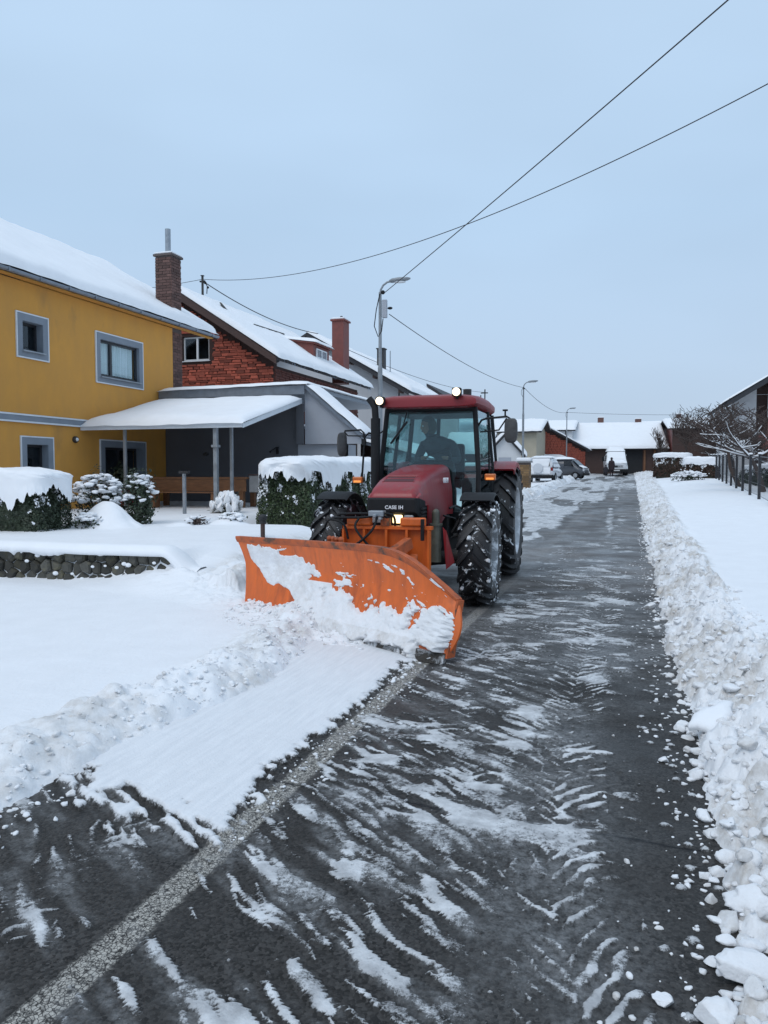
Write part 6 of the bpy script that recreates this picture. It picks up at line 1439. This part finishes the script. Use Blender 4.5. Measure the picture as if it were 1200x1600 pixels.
# lower red side skirts
for s in (-1, 1): mb = MB(); mb.slab([(s*.318, -3.13, 1.14), (s*.318, -1.9, 1.02), (s*.322, -2.3, .92), (s*.322, -2.85, .70), (s*.318, -3.12, .82)], (s*.012, 0, 0)); P_(mb, 'side_skirt', 'red')
mb = MB(); mb.box(-.24, .24, -3.43, -3.3, .93, 1.058); P_(mb, 'lamp_housing', 'black', bevel=.01)
for (x0, x1, mt_, lb) in ((-.235, -.125, 'lens', None), (.005, .115, 'headlit', 'lit yellowish headlight'), (.13, .235, 'lens', None)):
    mb = MB(); mb.box(x0, x1, -3.455, -3.432, .955, 1.045); P_(mb, 'headlight', mt_, bevel=.012, label=lb)
# cab
CF, CB, CW = -1.52, .06, .63
def post(name, pts_, r=.03): mb = MB(); mb.tube(pts_, r, 8, sq=1.0); return P_(mb, name, 'black', auto=50)
for s in (-1, 1):
    post('front_pillar', [(s*.64, CF-.02, .95), (s*.65, CF-.03, 1.5), (s*.585, CF+.06, 2.34)], .034)
    post('middle_pillar', [(s*.70, -.62, .98), (s*.71, -.62, 1.55), (s*.63, -.58, 2.34)], .026)
    post('rear_pillar', [(s*.68, CB, 1.45), (s*.60, CB+.02, 2.34)], .034)
    post('door_frame', [(s*.645, CF+.03, 1.00), (s*.70, -.72, 1.00), (s*.705, -.66, 1.10)], .022)
    post('window_rail', [(s*.655, CF, 1.58), (s*.705, -.62, 1.58)], .012)
    mb = MB(); mb.slab([(s*.652, CF+.01, 1.02), (s*.70, -.64, 1.02), (s*.706, -.64, 1.57), (s*.655, CF, 1.57)], (s*.006, 0, 0)); P_(mb, 'lower_door_glass', 'cabglass')
    mb = MB(); mb.slab([(s*.655, CF, 1.59), (s*.706, -.64, 1.59), (s*.632, -.60, 2.31), (s*.59, CF+.07, 2.31)], (s*.006, 0, 0)); P_(mb, 'door_glass', 'cabglass')
    mb = MB(); mb.slab([(s*.705, -.60, 1.50), (s*.685, CB-.02, 1.50), (s*.605, CB-.01, 2.31), (s*.632, -.56, 2.31)], (s*.006, 0, 0)); P_(mb, 'rear_side_glass', 'cabglass')
    mb = MB(); mb.tube([(s*.72, -1.28, 1.30), (s*.755, -1.28, 1.34), (s*.745, -1.30, 2.02), (s*.69, -1.30, 2.06)], .012, 6); P_(mb, 'grab_handle', 'black', auto=60)
    mb = MB(); mb.box(s*.70-.02, s*.70+.02, -.74, -.68, 1.25, 1.42); P_(mb, 'door_latch', 'black')
post('roof_rail', [(-.585, CF+.05, 2.335), (.585, CF+.05, 2.335)], .032); post('rear_rail', [(-.6, CB+.02, 2.335), (.6, CB+.02, 2.335)], .03); post('rear_cross_rail', [(-.68, CB, 1.5), (.68, CB, 1.5)], .028)
mb = MB(); mb.slab([(-.635, CF-.03, 1.0), (.635, CF-.03, 1.0), (.64, CF-.04, 1.5), (-.64, CF-.04, 1.5)], (0, .006, 0)); mb.slab([(-.64, CF-.04, 1.505), (.64, CF-.04, 1.505), (.575, CF+.05, 2.31), (-.575, CF+.05, 2.31)], (0, .006, 0)); P_(mb, 'windscreen', 'cabglass')
mb = MB(); mb.slab([(-.67, CB+.01, 1.52), (.67, CB+.01, 1.52), (.59, CB+.03, 2.31), (-.59, CB+.03, 2.31)], (0, .006, 0)); P_(mb, 'rear_window', 'cabglass')
post('rear_window_bar', [(-.22, CB+.035, 1.52), (-.20, CB+.045, 2.31)], .03)
mb = MB(); mb.box(-.62, .62, -1.5, .02, .90, .98); P_(mb, 'cab_floor', 'black'); 
mb = MB(); mb.box(-.30, .30, -1.50, -1.30, .98, 1.52); mb.slab([(-.32, -1.5, 1.50), (.32, -1.5, 1.50), (.28, -1.22, 1.60), (-.28, -1.22, 1.60)], (0, 0, .05)); P_(mb, 'dashboard', 'black', bevel=.02)
mb = MB(); mb.lathe((0.02, -1.12, 1.66), (0, -.55, .83), [(.185, -.012), (.20, 0), (.185, .012), (.17, 0)], 28); mb.tube([(0.02, -1.12, 1.66), (0.02, -1.25, 1.50)], .025, 8); mb.box(-.15, .19, -1.13, -1.11, 1.65, 1.67); P_(mb, 'steering_wheel', 'black', auto=40)
mb = MB(); mb.box(-.22, .26, -.62, -.14, 1.28, 1.40); mb.box(-.20, .24, -.20, -.08, 1.40, 1.92); mb.box(-.1, .14, -.5, -.2, .98, 1.28); P_(mb, 'seat', 'black', bevel=.04)
mb = MB(); mb.box(.32, .58, -.9, -.1, .98, 1.42); P_(mb, 'console', 'black', bevel=.03)
mb = MB(); mb.box(-.60, .60, -1.38, -.02, 2.30, 2.325); P_(mb, 'headliner', 'black')
# roof
secs = []
for (y, w, z0, z1) in ((-1.70, .60, 2.345, 2.45), (-1.69, .635, 2.335, 2.475), (-1.60, .66, 2.33, 2.50), (-1.2, .67, 2.33, 2.53), (-.6, .67, 2.33, 2.55), (.0, .66, 2.33, 2.53), (.16, .62, 2.345, 2.46), (.22, .54, 2.355, 2.41)):
    r_ = []
    for k in range(28):
        a = 2*math.pi*k/28; c, s = math.cos(a), math.sin(a); q = (abs(c)**5+abs(s)**5)**(-1/5); sz = s*q
        r_.append(Vector((c*q*w*(1 if sz < .2 else 1-.10*(sz-.2)), y, z0+(z1-z0)*(sz+1)/2)))
    secs.append(r_)
mb = MB(); mb.loft(secs); roof_t = P_(mb, 'roof', 'redroof', auto=40)
for x, z in ((-.60, 2.42), (.40, 2.51)):
    mb = MB(); mb.box(x-.060, x+.060, -1.80, -1.71, z-.056, z+.056); h_ = P_(mb, 'work_lamp', 'black', bevel=.02)
    mb = MB(); mb.lathe((x, -1.80, z), (0, -1, 0), [(.001, .0), (.050, .0), (.050, .008), (.040, .018), (.001, .022)], 22, False); P_(mb, 'lamp_lens', 'lamplit', h_, auto=50)
    mb = MB(); mb.box(x-.015, x+.015, -1.74, -1.60, z-.08, z-.03); P_(mb, 'bracket', 'black', h_)
mb = MB(); mb.cyl((.46, -1.30, 2.55), (0, 0, 1), .055, .08, 14); P_(mb, 'beacon_base', 'dark', auto=40)
mb = MB(); mb.tube([(.48, -.2, 2.48), (.48, -.2, 2.62)], .008, 5); mb.tube([(.18, -.6, 2.5), (.18, -.6, 2.56)], .012, 5); P_(mb, 'aerial', 'black')
# exhaust stack on the left front pillar, with its slanted tip
mb = MB(); mb.tube([(-.67, -1.74, 1.02), (-.67, -1.74, 1.30)], .05, 12); mb.tube([(-.67, -1.74, 1.30), (-.67, -1.74, 2.20)], .062, 16); mb.tube([(-.67, -1.74, 2.20), (-.68, -1.74, 2.34), (-.71, -1.74, 2.40), (-.76, -1.74, 2.46)], .045, 12); P_(mb, 'exhaust_stack', 'black', auto=50)
# mirrors
mb = MB(); mb.tube([(-.66, -1.55, 1.98), (-.80, -1.62, 2.02), (-.85, -1.64, 1.96), (-.88, -1.66, 1.42), (-.86, -1.66, 1.38)], .014, 7); mb.tube([(-.85, -1.64, 1.90), (-.86, -1.64, 2.02), (-.90, -1.64, 2.06), (-1.12, -1.64, 2.05), (-1.15, -1.64, 1.98), (-1.15, -1.64, 1.72)], .013, 7); mb.tube([(-.86, -1.64, 1.98), (-1.08, -1.64, 1.985), (-1.13, -1.64, 2.04)], .010, 6); mb.box(-.885, -.835, -1.67, -1.61, 1.86, 1.94); P_(mb, 'mirror_arm', 'black', auto=50)
mb = MB(); mb.tube([(.60, -1.45, 2.06), (.68, -1.50, 2.17), (.74, -1.50, 2.19), (1.0, -1.50, 2.21), (1.05, -1.50, 2.18), (1.06, -1.50, 1.90)], .014, 7); mb.tube([(.66, -1.48, 2.02), (.9, -1.50, 2.04), (1.0, -1.50, 2.19)], .011, 6); mb.cyl((.98, -1.5, 2.25), (0, 0, 1), .012, .08, 6); mb.cyl((.98, -1.5, 2.29), (0, 0, 1), .035, .02, 10); P_(mb, 'mirror_arm', 'black', auto=50)
for (x, y, z, w, h, rz) in ((-1.15, -1.68, 1.87, .065, .16, 35), (1.06, -1.54, 2.03, .085, .155, -10)):
    mb = MB(); secs = []
    for (dy, f_) in ((-.03, .82), (-.022, .96), (.0, 1.0), (.028, .92), (.04, .75)):
        r_ = []
        for k in range(24):
            a = 2*math.pi*k/24; c, s = math.cos(a), math.sin(a); q = (abs(c)**4+abs(s)**4)**(-1/4); v = Vector((c*q*w*f_, dy, s*q*h*f_)); v.rotate(Matrix.Rotation(R(rz), 3, 'Z')); r_.append(Vector((x, y, z))+v)
        secs.append(r_)
    mb.loft(secs); mr = P_(mb, 'mirror', 'mirrorback', auto=40)
for (x, y, z) in ((-.93, -1.68, 1.40), (.80, -1.55, 1.44)):
    mb = MB(); mb.box(x-.07, x+.07, y-.03, y+.05, z-.042, z+.042); i_ = P_(mb, 'indicator', 'amber', bevel=.015); mb = MB(); mb.box(x-.05, x+.05, y-.040, y-.031, z-.036, z-.008); P_(mb, 'lit_bulb', 'indlit', i_, bevel=.006)
mb = MB(); mb.tube([(.66, -1.5, 1.40), (.78, -1.52, 1.42)], .012, 6); P_(mb, 'indicator_arm', 'black')
mb = MB(); mb.tube([(-.30, CF-.0, 2.30), (-.34, CF-.04, 2.12), (-.40, CF-.05, 2.02)], .009, 5); mb.box(-.40-.012, -.40+.012, CF-.06, CF-.035, 1.84, 2.20, Matrix.Rotation(R(38), 3, 'Y'), (-.40, CF-.05, 2.02)); P_(mb, 'wiper', 'black')
# fenders
def fender(cx, hw, cy, cz, r, a0, a1, mat, name='rear_fender', th_=.025, lip=.06):
    S = []
    for k in range(15):
        a = R(a0+(a1-a0)*k/14); c, s = math.cos(a), math.sin(a); q = lambda x, rr_: Vector((x, cy-rr_*c, cz+rr_*s))
        S.append([q(cx-hw, r), q(cx-hw, r+th_), q(cx+hw-.03, r+th_), q(cx+hw, r+th_-.02), q(cx+hw, r-lip), q(cx+hw-.02, r-lip), q(cx+hw-.02, r)])
    if hw < 0: pass
    mb = MB(); mb.loft(S); return P_(mb, name, mat, auto=40)
for s in (-1, 1):
    fender(.81 if s > 0 else -.81, .19, 0, .79, .85, 60, 165, 'red')
    mb = MB(); mb.slab([(s*.57, -.80, .98), (s*.57, .60, .98), (s*.57, .70, 1.35), (s*.57, .35, 1.62), (s*.57, -.30, 1.62), (s*.57, -.66, 1.40)], (s*.015, 0, 0)); P_(mb, 'fender_side', 'black')
    fender(s*.84, .185, -2.70, .60, .66, 62, 142, 'black', 'front_fender', .012, .015)
    mb = MB(); mb.slab([(s*.66, -2.35, 1.10), (s*.66, -1.95, .95), (s*.66, -1.98, .80), (s*.66, -2.45, .95)], (s*.02, 0, 0)); mb.tube([(s*.5, -2.6, .8), (s*.68, -2.55, 1.12)], .02, 6); P_(mb, 'fender_bracket', 'black')
mb = MB(); mb.tube([(.34, -1.9, 1.05), (.40, -1.8, 1.08), (.52, -1.7, 1.02), (.52, -1.65, .75), (.36, -1.75, .70)], .016, 6); mb.tube([(.34, -2.3, .98), (.46, -2.2, .94), (.46, -1.9, .72), (.36, -1.9, .68)], .014, 6); P_(mb, 'side_rails', 'dark', auto=50)
mb = MB(); mb.cyl((.42, -3.16, 1.00), (0, 0, 1), .042, .12, 14); mb.sphere((.42, -3.16, 1.06), .042, 12, 6); mb.cyl((.42, -3.16, .93), (0, 0, 1), .075, .02, 14); P_(mb, 'filter_bowl', 'olive', auto=50)
mb = MB(); mb.cyl((.42, -3.16, .72), (0, 0, 1), .062, .40, 16); mb.box(.33, .42, -3.2, -3.12, .6, .8); P_(mb, 'hydraulic_cylinder', 'olive', auto=50)
mb = MB(); mb.slab([(.50, -3.18, .90), (.54, -3.18, .86), (.63, -3.16, .52), (.54, -3.18, .44)], (0, .02, 0)); P_(mb, 'warning_plate', 'red')
# orange three-point frame on the nose
mb = MB(); mb.box(-.46, .46, -3.62, -3.60, .42, .905); F_ = P_(mb, 'mounting_plate', 'orange')
mb = MB(); mb.box(-.48, .48, -3.68, -3.58, .906, .94); P_(mb, 'top_beam', 'orange', F_)
for x in (-.47, -.24, .0, .22, .45): mb = MB(); mb.box(x-.012, x+.012, -3.70, -3.625, .42, .904); P_(mb, 'rib', 'orange', F_)
mb = MB(); mb.box(-.48, .48, -3.71, -3.62, .38, .418); P_(mb, 'bottom_beam', 'orangeworn', F_)
for x in (-.30, .28): mb = MB(); mb.box(x-.13, x+.13, -3.70, -3.60, .942, 1.03); P_(mb, 'latch_block', 'orange', F_, bevel=.015)
mb = MB(); mb.box(-.06, .03, -3.69, -3.60, .942, 1.02); P_(mb, 'latch_block', 'orangeworn', F_)
mb = MB(); mb.box(.38, .41, -3.75, -3.70, .80, 1.02); P_(mb, 'hook', 'black', F_)
mb = MB()
for pts_ in ([(-.75, -3.45, .98), (-.55, -3.72, 1.02), (-.25, -3.74, 1.03), (-.02, -3.70, 1.05), (.02, -3.64, .96)], [(-.60, -3.4, 1.02), (-.5, -3.7, 1.06), (-.2, -3.72, 1.07), (.05, -3.66, 1.06), (.08, -3.62, .94)], [(-.75, -3.5, .90), (-.62, -3.70, 1.0), (-.45, -3.75, .96), (-.40, -3.74, .80)], [(-.28, -3.75, 1.02), (-.30, -3.80, .92), (-.15, -3.82, .74), (-.02, -3.80, .62)], [(-.08, -3.75, 1.04), (-.12, -3.82, .90), (-.30, -3.86, .74), (-.55, -3.9, .62)]):
    q = [Vector(p) for p in pts_]; sm_ = []
    for i in range(len(q)-1):
        for k in range(5):
            t = k/5; p0, p1, p2, p3 = q[max(i-1, 0)], q[i], q[i+1], q[min(i+2, len(q)-1)]; sm_.append(.5*((2*p1)+(-p0+p2)*t+(2*p0-5*p1+4*p2-p3)*t*t+(-p0+3*p1-3*p2+p3)*t**3))
    mb.tube(sm_+[q[-1]], .013, 7)
P_(mb, 'hydraulic_hoses', 'black', F_, auto=60)
mb = MB(); mb.box(-.18, -.02, -3.74, -3.62, 1.04, 1.10); mb.cyl((-.1, -3.76, 1.05), (0, 1, 0), .02, .08, 8); mb.cyl((-.04, -3.76, 1.02), (0, 1, 0), .016, .08, 8); P_(mb, 'valve_block', 'steel', F_, bevel=.006)

# ================================================================== the plough
PL = thing('snow_plough', (-2.6, 6.66, 0), 'orange curved snow plough blade, angled across the lane and caked with snow', 'plough')
A = Vector((-3.82, 7.35, 0)); B = Vector((-1.37, 5.84, 0)); U = (B-A).normalized(); NRM = Vector((U.y, -U.x, 0))    # NRM points forward (towards the camera)
LEN = (B-A).length
def blade_h(s):                     # height along the blade, 0 left .. 1 right; the right end is rounded down
    h = np.interp(s, [0, .25, .62], [.80, .81, .84]); t = np.clip((s-.70)/.30, 0, 1); return h*(1-t**2.4*.44)
def blade_p(s, v, off=0.):
    """v 0 at the ground .. 1 at the rim: leans back at the bottom, curls forward at the top"""
    Hh = .84; z = v*blade_h(s); q = z/Hh
    fw = .20*(1-q)**1.8 + .03 - .04*0 + .10*max(0, q-.62)**1.2/.38**1.2*.9
    curl = .16*max(0, .25-s)/.25*q + .26*max(0, (s-.86)/.14)**2*(.35+.65*q)*0 - .10*max(0, (s-.90)/.10)**2
    dz = -.0; p = A+U*(LEN*s) + NRM*(fw-.10+curl+off); p.z = z+.012+dz
    if s < .12: p += -U*(.12-s)*.8*q
    if s > .90: p += U*((s-.90)/.10)**1.5*.10*math.sin(math.pi*min(1, q/.58))
    return p
NS, NV = 90, 30
mb = MB(); V = []; F = []
for side, off in ((0, 0.), (1, -.018)):
    for j in range(NV+1):
        for i in range(NS+1): V.append(blade_p(i/NS, .10+.90*j/NV, off))
W_ = NS+1; nn = W_*(NV+1)
for j in range(NV):
    for i in range(NS): a = j*W_+i; F += [(a, a+1, a+W_+1, a+W_), (nn+a, nn+a+W_, nn+a+W_+1, nn+a+1)]
for i in range(NS): F += [(i, nn+i, nn+i+1, i+1), (NV*W_+i, NV*W_+i+1, nn+NV*W_+i+1, nn+NV*W_+i)]
for j in range(NV): F += [(j*W_, (j+1)*W_, nn+(j+1)*W_, nn+j*W_), (j*W_+NS, nn+j*W_+NS, nn+(j+1)*W_+NS, (j+1)*W_+NS)]
mb.add(V, F); mb.build('moldboard', M['orange'], PL, auto=40)
# rolled rim following the top edge
mb = MB(); S = []
for i in range(71):
    s = i/70; p = blade_p(s, 1.0); bk = -NRM*.055; S.append([p+Vector((0, 0, .012))+NRM*.006, p+Vector((0, 0, .012))+bk, p+bk+Vector((0, 0, -.05)), p-NRM*.012+Vector((0, 0, -.05)), p+NRM*.006+Vector((0, 0, -.012))])
mb.loft(S); mb.build('rim_bar', M['orangeworn'], PL, auto=40)
mb = MB(); S = []
for i in range(41):
    s = i/40; p = blade_p(s, .10); S.append([p+NRM*.016+Vector((0, 0, .02)), p-NRM*.03+Vector((0, 0, .02)), Vector((p.x, p.y, .006))+NRM*.02, Vector((p.x, p.y, .006))+NRM*.05])
mb.loft(S); mb.build('cutting_edge', M['edge'], PL)
e0 = blade_p(1., .12); mb = MB(); mb.slab([e0+NRM*.03+Vector((0, 0, -.02)), e0-NRM*.06+Vector((0, 0, -.02)), blade_p(1., 1.)-NRM*.06, blade_p(1., 1.)+NRM*.01], U*.02); mb.build('end_plate', M['orangeworn'], PL)
mb = MB(); mb.box(e0.x+.0, e0.x+.035, e0.y+.06, e0.y+.12, .06, .34); mb.build('end_guard', M['orange'], PL, bevel=.01)
for s in (.18, .38, .58, .78):
    mb = MB(); pr = [blade_p(s, v)-NRM*.02 for v in (.12, .3, .5, .7, .95)]; mb.slab([*pr, pr[-1]-NRM*.06, Vector((pr[2].x, pr[2].y, pr[2].z))-NRM*.16, pr[0]-NRM*.22+Vector((0, 0, .02))], U*.014); mb.build('rib', M['orange'], PL)
for (a, b, r_, mt_) in (((-2.15, 7.55, .78), (-2.45, 6.85, .50), .045, 'orangeworn'), ((-2.10, 7.55, .62), (-1.9, 6.55, .35), .04, 'orangeworn'), ((-2.85, 7.6, .55), (-2.9, 6.98, .40), .045, 'orangeworn'), ((-2.5, 7.6, .50), (-2.6, 6.8, .35), .06, 'dark')):
    a, b = Vector(a), Vector(b); d = (b-a); l = d.length; q = d.to_track_quat('Y', 'Z').to_matrix(); mb = MB(); mb.box(-r_, r_, 0, l, -r_*1.3, r_*1.3); mb.V = [q @ v + a for v in mb.V]; mb.build('push_arm', M[mt_], PL, bevel=.008)
for a, b in (((-3.0, 7.62, .72), (-3.12, 7.22, .66)),):
    mb = MB(); mb.tube([a, b], .035, 10); mb.tube([Vector(a).lerp(Vector(b), .5), Vector(b)], .018, 8); mb.build('swing_cylinder', M['dark'], PL, auto=50)
mb = MB(); c0 = blade_p(.42, .98)-NRM*.12
for k in range(4): p = c0+U*(.06*k); mb.tube([p+Vector((0, 0, -.08)), p+Vector((0, 0, .03+.02*(k % 2)))], [.03, .024], 8); mb.sphere(p+Vector((0, 0, .05)), .028, 8, 5)
mb.build('trip_springs', M['orangeworn'], PL, auto=50)
# snow stuck to the blade: stands proud where it clings, sinks behind the steel elsewhere
NS2, NV2 = 330, 110; s_ = np.linspace(0, 1, NS2); v_ = np.linspace(0.02, 1, NV2); SS, VV = np.meshgrid(s_, v_)
hN = np.array([float(blade_h(x)) for x in s_])[None, :]; zz = VV*hN
n1 = fbm(SS*9, VV*5, 501, 4)-.5; n2 = fbm(SS*34, VV*9, 503, 4, .6)-.5; n3 = fbm(SS*90, VV*30, 505, 3)-.5
lowb = np.interp(SS, [0, .10, .24, .30, .45, .6, .75, .9, 1.], [.0, .0, .04, .20, .38, .33, .32, .34, .38])
m1 = sst(-.03, .03, lowb + .22*n1+.26*n2 - zz)*np.maximum(sst(.04, .09, zz+.16*n1+.09*n2), 1-sst(.60, .74, SS))*(1-sst(.975, .998, SS+.04*n1+.03*n2))
# the sheet from the upper left sliding down to the middle
up_b = np.interp(SS, [.02, .06, .2, .3, .36, .45, .52, .62], [.70, .76, .74, .66, .60, .50, .40, .32]); lo_b = np.interp(SS, [.02, .08, .12, .2, .28, .34, .5], [.62, .46, .36, .36, .24, .16, .0])
m2 = sst(-.02, .03, up_b+.12*n1+.16*n2-zz)*sst(-.02, .02, zz-lo_b-.10*n1-.05*n2)*(SS < .62)*sst(.015, .05, SS)
hole = sst(.55, .62, fbm(SS*7, VV*7, 507, 3)+.25*n2)*(SS > .18)*(zz > .45)
m2 = m2*(1-hole)
m3 = sst(.70, .74, fbm(SS*12+VV*6, VV*10-SS*3, 509, 4)+.05*n3)*(zz > .40)*(zz < .72)*(SS > .45)
m4 = sst(.72, .77, fbm(SS*50, VV*26, 511, 3))*(zz < .55)*(SS > .5)
mk_ = np.maximum.reduce([m1, m2, m3*.8, m4*.5])
bare = (SS < .29)*(zz < .30)
thk = np.where(m1 > .3, .022+.05*np.clip(lowb-zz+.05, 0, .3)/.3, .010)*(.75+.9*(n1+.3))+.02*n2+.006*n3
offs = np.where(mk_ > .01, -.012+(.014+np.clip(thk, .004, .2))*mk_, -.012)
V = np.array([[blade_p(float(SS[j, i]), float(VV[j, i]), float(offs[j, i]))[:] for i in range(NS2)] for j in range(0, NV2)]).reshape(-1, 3)
Fq = gridfaces(NV2, NS2); ok = (mk_.ravel()[Fq].max(1) > .01)
cr_o = mesh_np('stuck_snow', V, Fq[ok], M['snow_dirty'], PL, True, {'dirt': np.clip(.20+.7*(zz < .16)*(SS > .5)*(n1+.5)+.2*(m4 > .3)+.18*(SS < .4), 0, 1)})
tag(cr_o, kind='stuff')

# ------------------------------------------------------------------ the driver
DR = thing('person', (-2.55, 10.7, 1.4), 'driver in a grey jacket and knitted hood leaning sideways inside the tractor cab', 'person', None, R(2.5))
M['jacket'] = pm('charcoal_grey_jacket', (.060, .066, .075), .9, .2, 8, .3, 40); M['hoodknit'] = pm('olive_grey_knit_hood', (.085, .085, .070), .95, .2, 30, .3, 60); M['skin'] = pm('skin', (.36, .20, .14), .6, .08, 8)
J = {'pelvis': ((.02, .0, .08), (.17, .14)), 'waist': ((.0, .02, .22), (.16, .13)), 'chest': ((-.06, -.02, .42), (.21, .14)), 'upper': ((-.10, -.06, .53), (.15, .11)), 'neck': ((-.15, -.10, .60), .060), 'head0': ((-.19, -.13, .68), .085), 'head1': ((-.19, -.13, .78), .085)}
E_ = [('pelvis', 'waist'), ('waist', 'chest'), ('chest', 'upper'), ('upper', 'neck'), ('neck', 'head0'), ('head0', 'head1')]
for s, nm in ((-1, 'l'), (1, 'r')):
    J['hip'+nm] = ((s*.11+.02, -.08, .06), .10); J['knee'+nm] = ((s*.16, -.46, .10), .075); J['ank'+nm] = ((s*.15, -.52, -.30), .05); J['toe'+nm] = ((s*.15, -.66, -.36), .042)
    E_ += [('pelvis', 'hip'+nm), ('hip'+nm, 'knee'+nm), ('knee'+nm, 'ank'+nm), ('ank'+nm, 'toe'+nm)]
    J['sho'+nm] = ((s*.21-.06, -.03, .49), .078); J['elb'+nm] = ((s*.30-.04, -.20, .26), .055); J['wri'+nm] = ((s*.17-.02, -.44, .28), .036); J['hand'+nm] = ((s*.15-.01, -.49, .30), .034)
    E_ += [('upper', 'sho'+nm), ('sho'+nm, 'elb'+nm), ('elb'+nm, 'wri'+nm), ('wri'+nm, 'hand'+nm)]
skin_body('body', J, E_, M['jacket'], DR, 2)
hc = Vector((-.19, -.14, .75)); fd = Vector((-.80, -.55, -.15)).normalized(); sd = fd.cross(Vector((0, 0, 1))).normalized(); u3 = sd.cross(fd)
mb = MB(); V = []; F = []; n1_, n2_ = 18, 14
for i in range(n2_+1):
    t = math.pi*i/n2_
    for k in range(n1_):
        w = 2*math.pi*k/n1_; a, b_, c_ = math.sin(t)*math.cos(w), math.sin(t)*math.sin(w), math.cos(t)
        rr_ = .095; fx_ = a*1.10; 
        nose_ = .022*math.exp(-((b_/.16)**2+((c_+.12)/.16)**2))*(a > 0); brow = -.010*math.exp(-(((abs(b_)-.38)/.2)**2+((c_-.10)/.13)**2))*(a > 0); chin = .008*math.exp(-((b_/.3)**2+((c_+.75)/.2)**2))*(a > 0)
        V.append(hc+fd*(fx_*rr_+nose_+brow+chin)+sd*(b_*rr_*.86)+u3*(c_*rr_*1.28))
for i in range(n2_):
    for k in range(n1_): k2 = (k+1) % n1_; F.append((i*n1_+k, (i+1)*n1_+k, (i+1)*n1_+k2, i*n1_+k2))
mb.add(V, F); hd = mb.build('head', M['skin'], DR, True, world=False)
mb = MB(); V = []; F = []
for i in range(n2_+1):
    t = math.pi*i/n2_
    for k in range(n1_):
        w = 2*math.pi*k/n1_; a, b_, c_ = math.sin(t)*math.cos(w), math.sin(t)*math.sin(w), math.cos(t); rr_ = .112 if a < .45 or c_ > .55 else .085
        V.append(hc-fd*.012+fd*(a*rr_*1.05)+sd*(b_*rr_*.95)+u3*(c_*rr_*1.25))
for i in range(n2_):
    for k in range(n1_): k2 = (k+1) % n1_; F.append((i*n1_+k, (i+1)*n1_+k, (i+1)*n1_+k2, i*n1_+k2))
mb.add(V, F); mb.build('hood', M['hoodknit'], DR, True, world=False)
mb = MB()
for s in (-1, 1): mb.sphere(hc+fd*.088+sd*(.034*s)+u3*.012, .011, 8, 6)
mb.build('eyes', M['white'], hd, True, world=False)
mb = MB(); mb.tube([hc+fd*.098-u3*.062+sd*.022, hc+fd*.103-u3*.060, hc+fd*.098-u3*.062-sd*.022], .006, 6); mb.build('mouth', M['redvent'], hd, True, world=False)
for s in (-1, 1):                                                # hands on the wheel, five curled fingers each
    c = Vector((s*.15-.01, -.50, .30)); mb = MB(); mb.sphere(c, .042, 10, 7, (.75, 1, .5))
    for k in range(4):
        l = (.030, .034, .032, .026)[k]; x = c.x+(-.03+.02*k); mb.tube([(x, c.y-.03, c.z+.01), (x, c.y-.03-l, c.z+.012), (x, c.y-.03-l*1.3, c.z-.012), (x, c.y-.03-l*.8, c.z-.03)], [.010, .009, .008, .007], 6)
    mb.tube([(c.x-s*.03, c.y, c.z), (c.x-s*.05, c.y-.03, c.z+.008), (c.x-s*.045, c.y-.055, c.z)], [.012, .010, .008], 6); mb.build('hand', M['skin'], DR, True, world=False)
mb = MB(); mb.lathe(Vector((-.13, -.09, .56)), (-.3, -.25, 1), [(.085, -.02), (.10, .0), (.095, .05), (.075, .06)], 16); mb.build('collar', M['jacket'], DR, True, world=False)
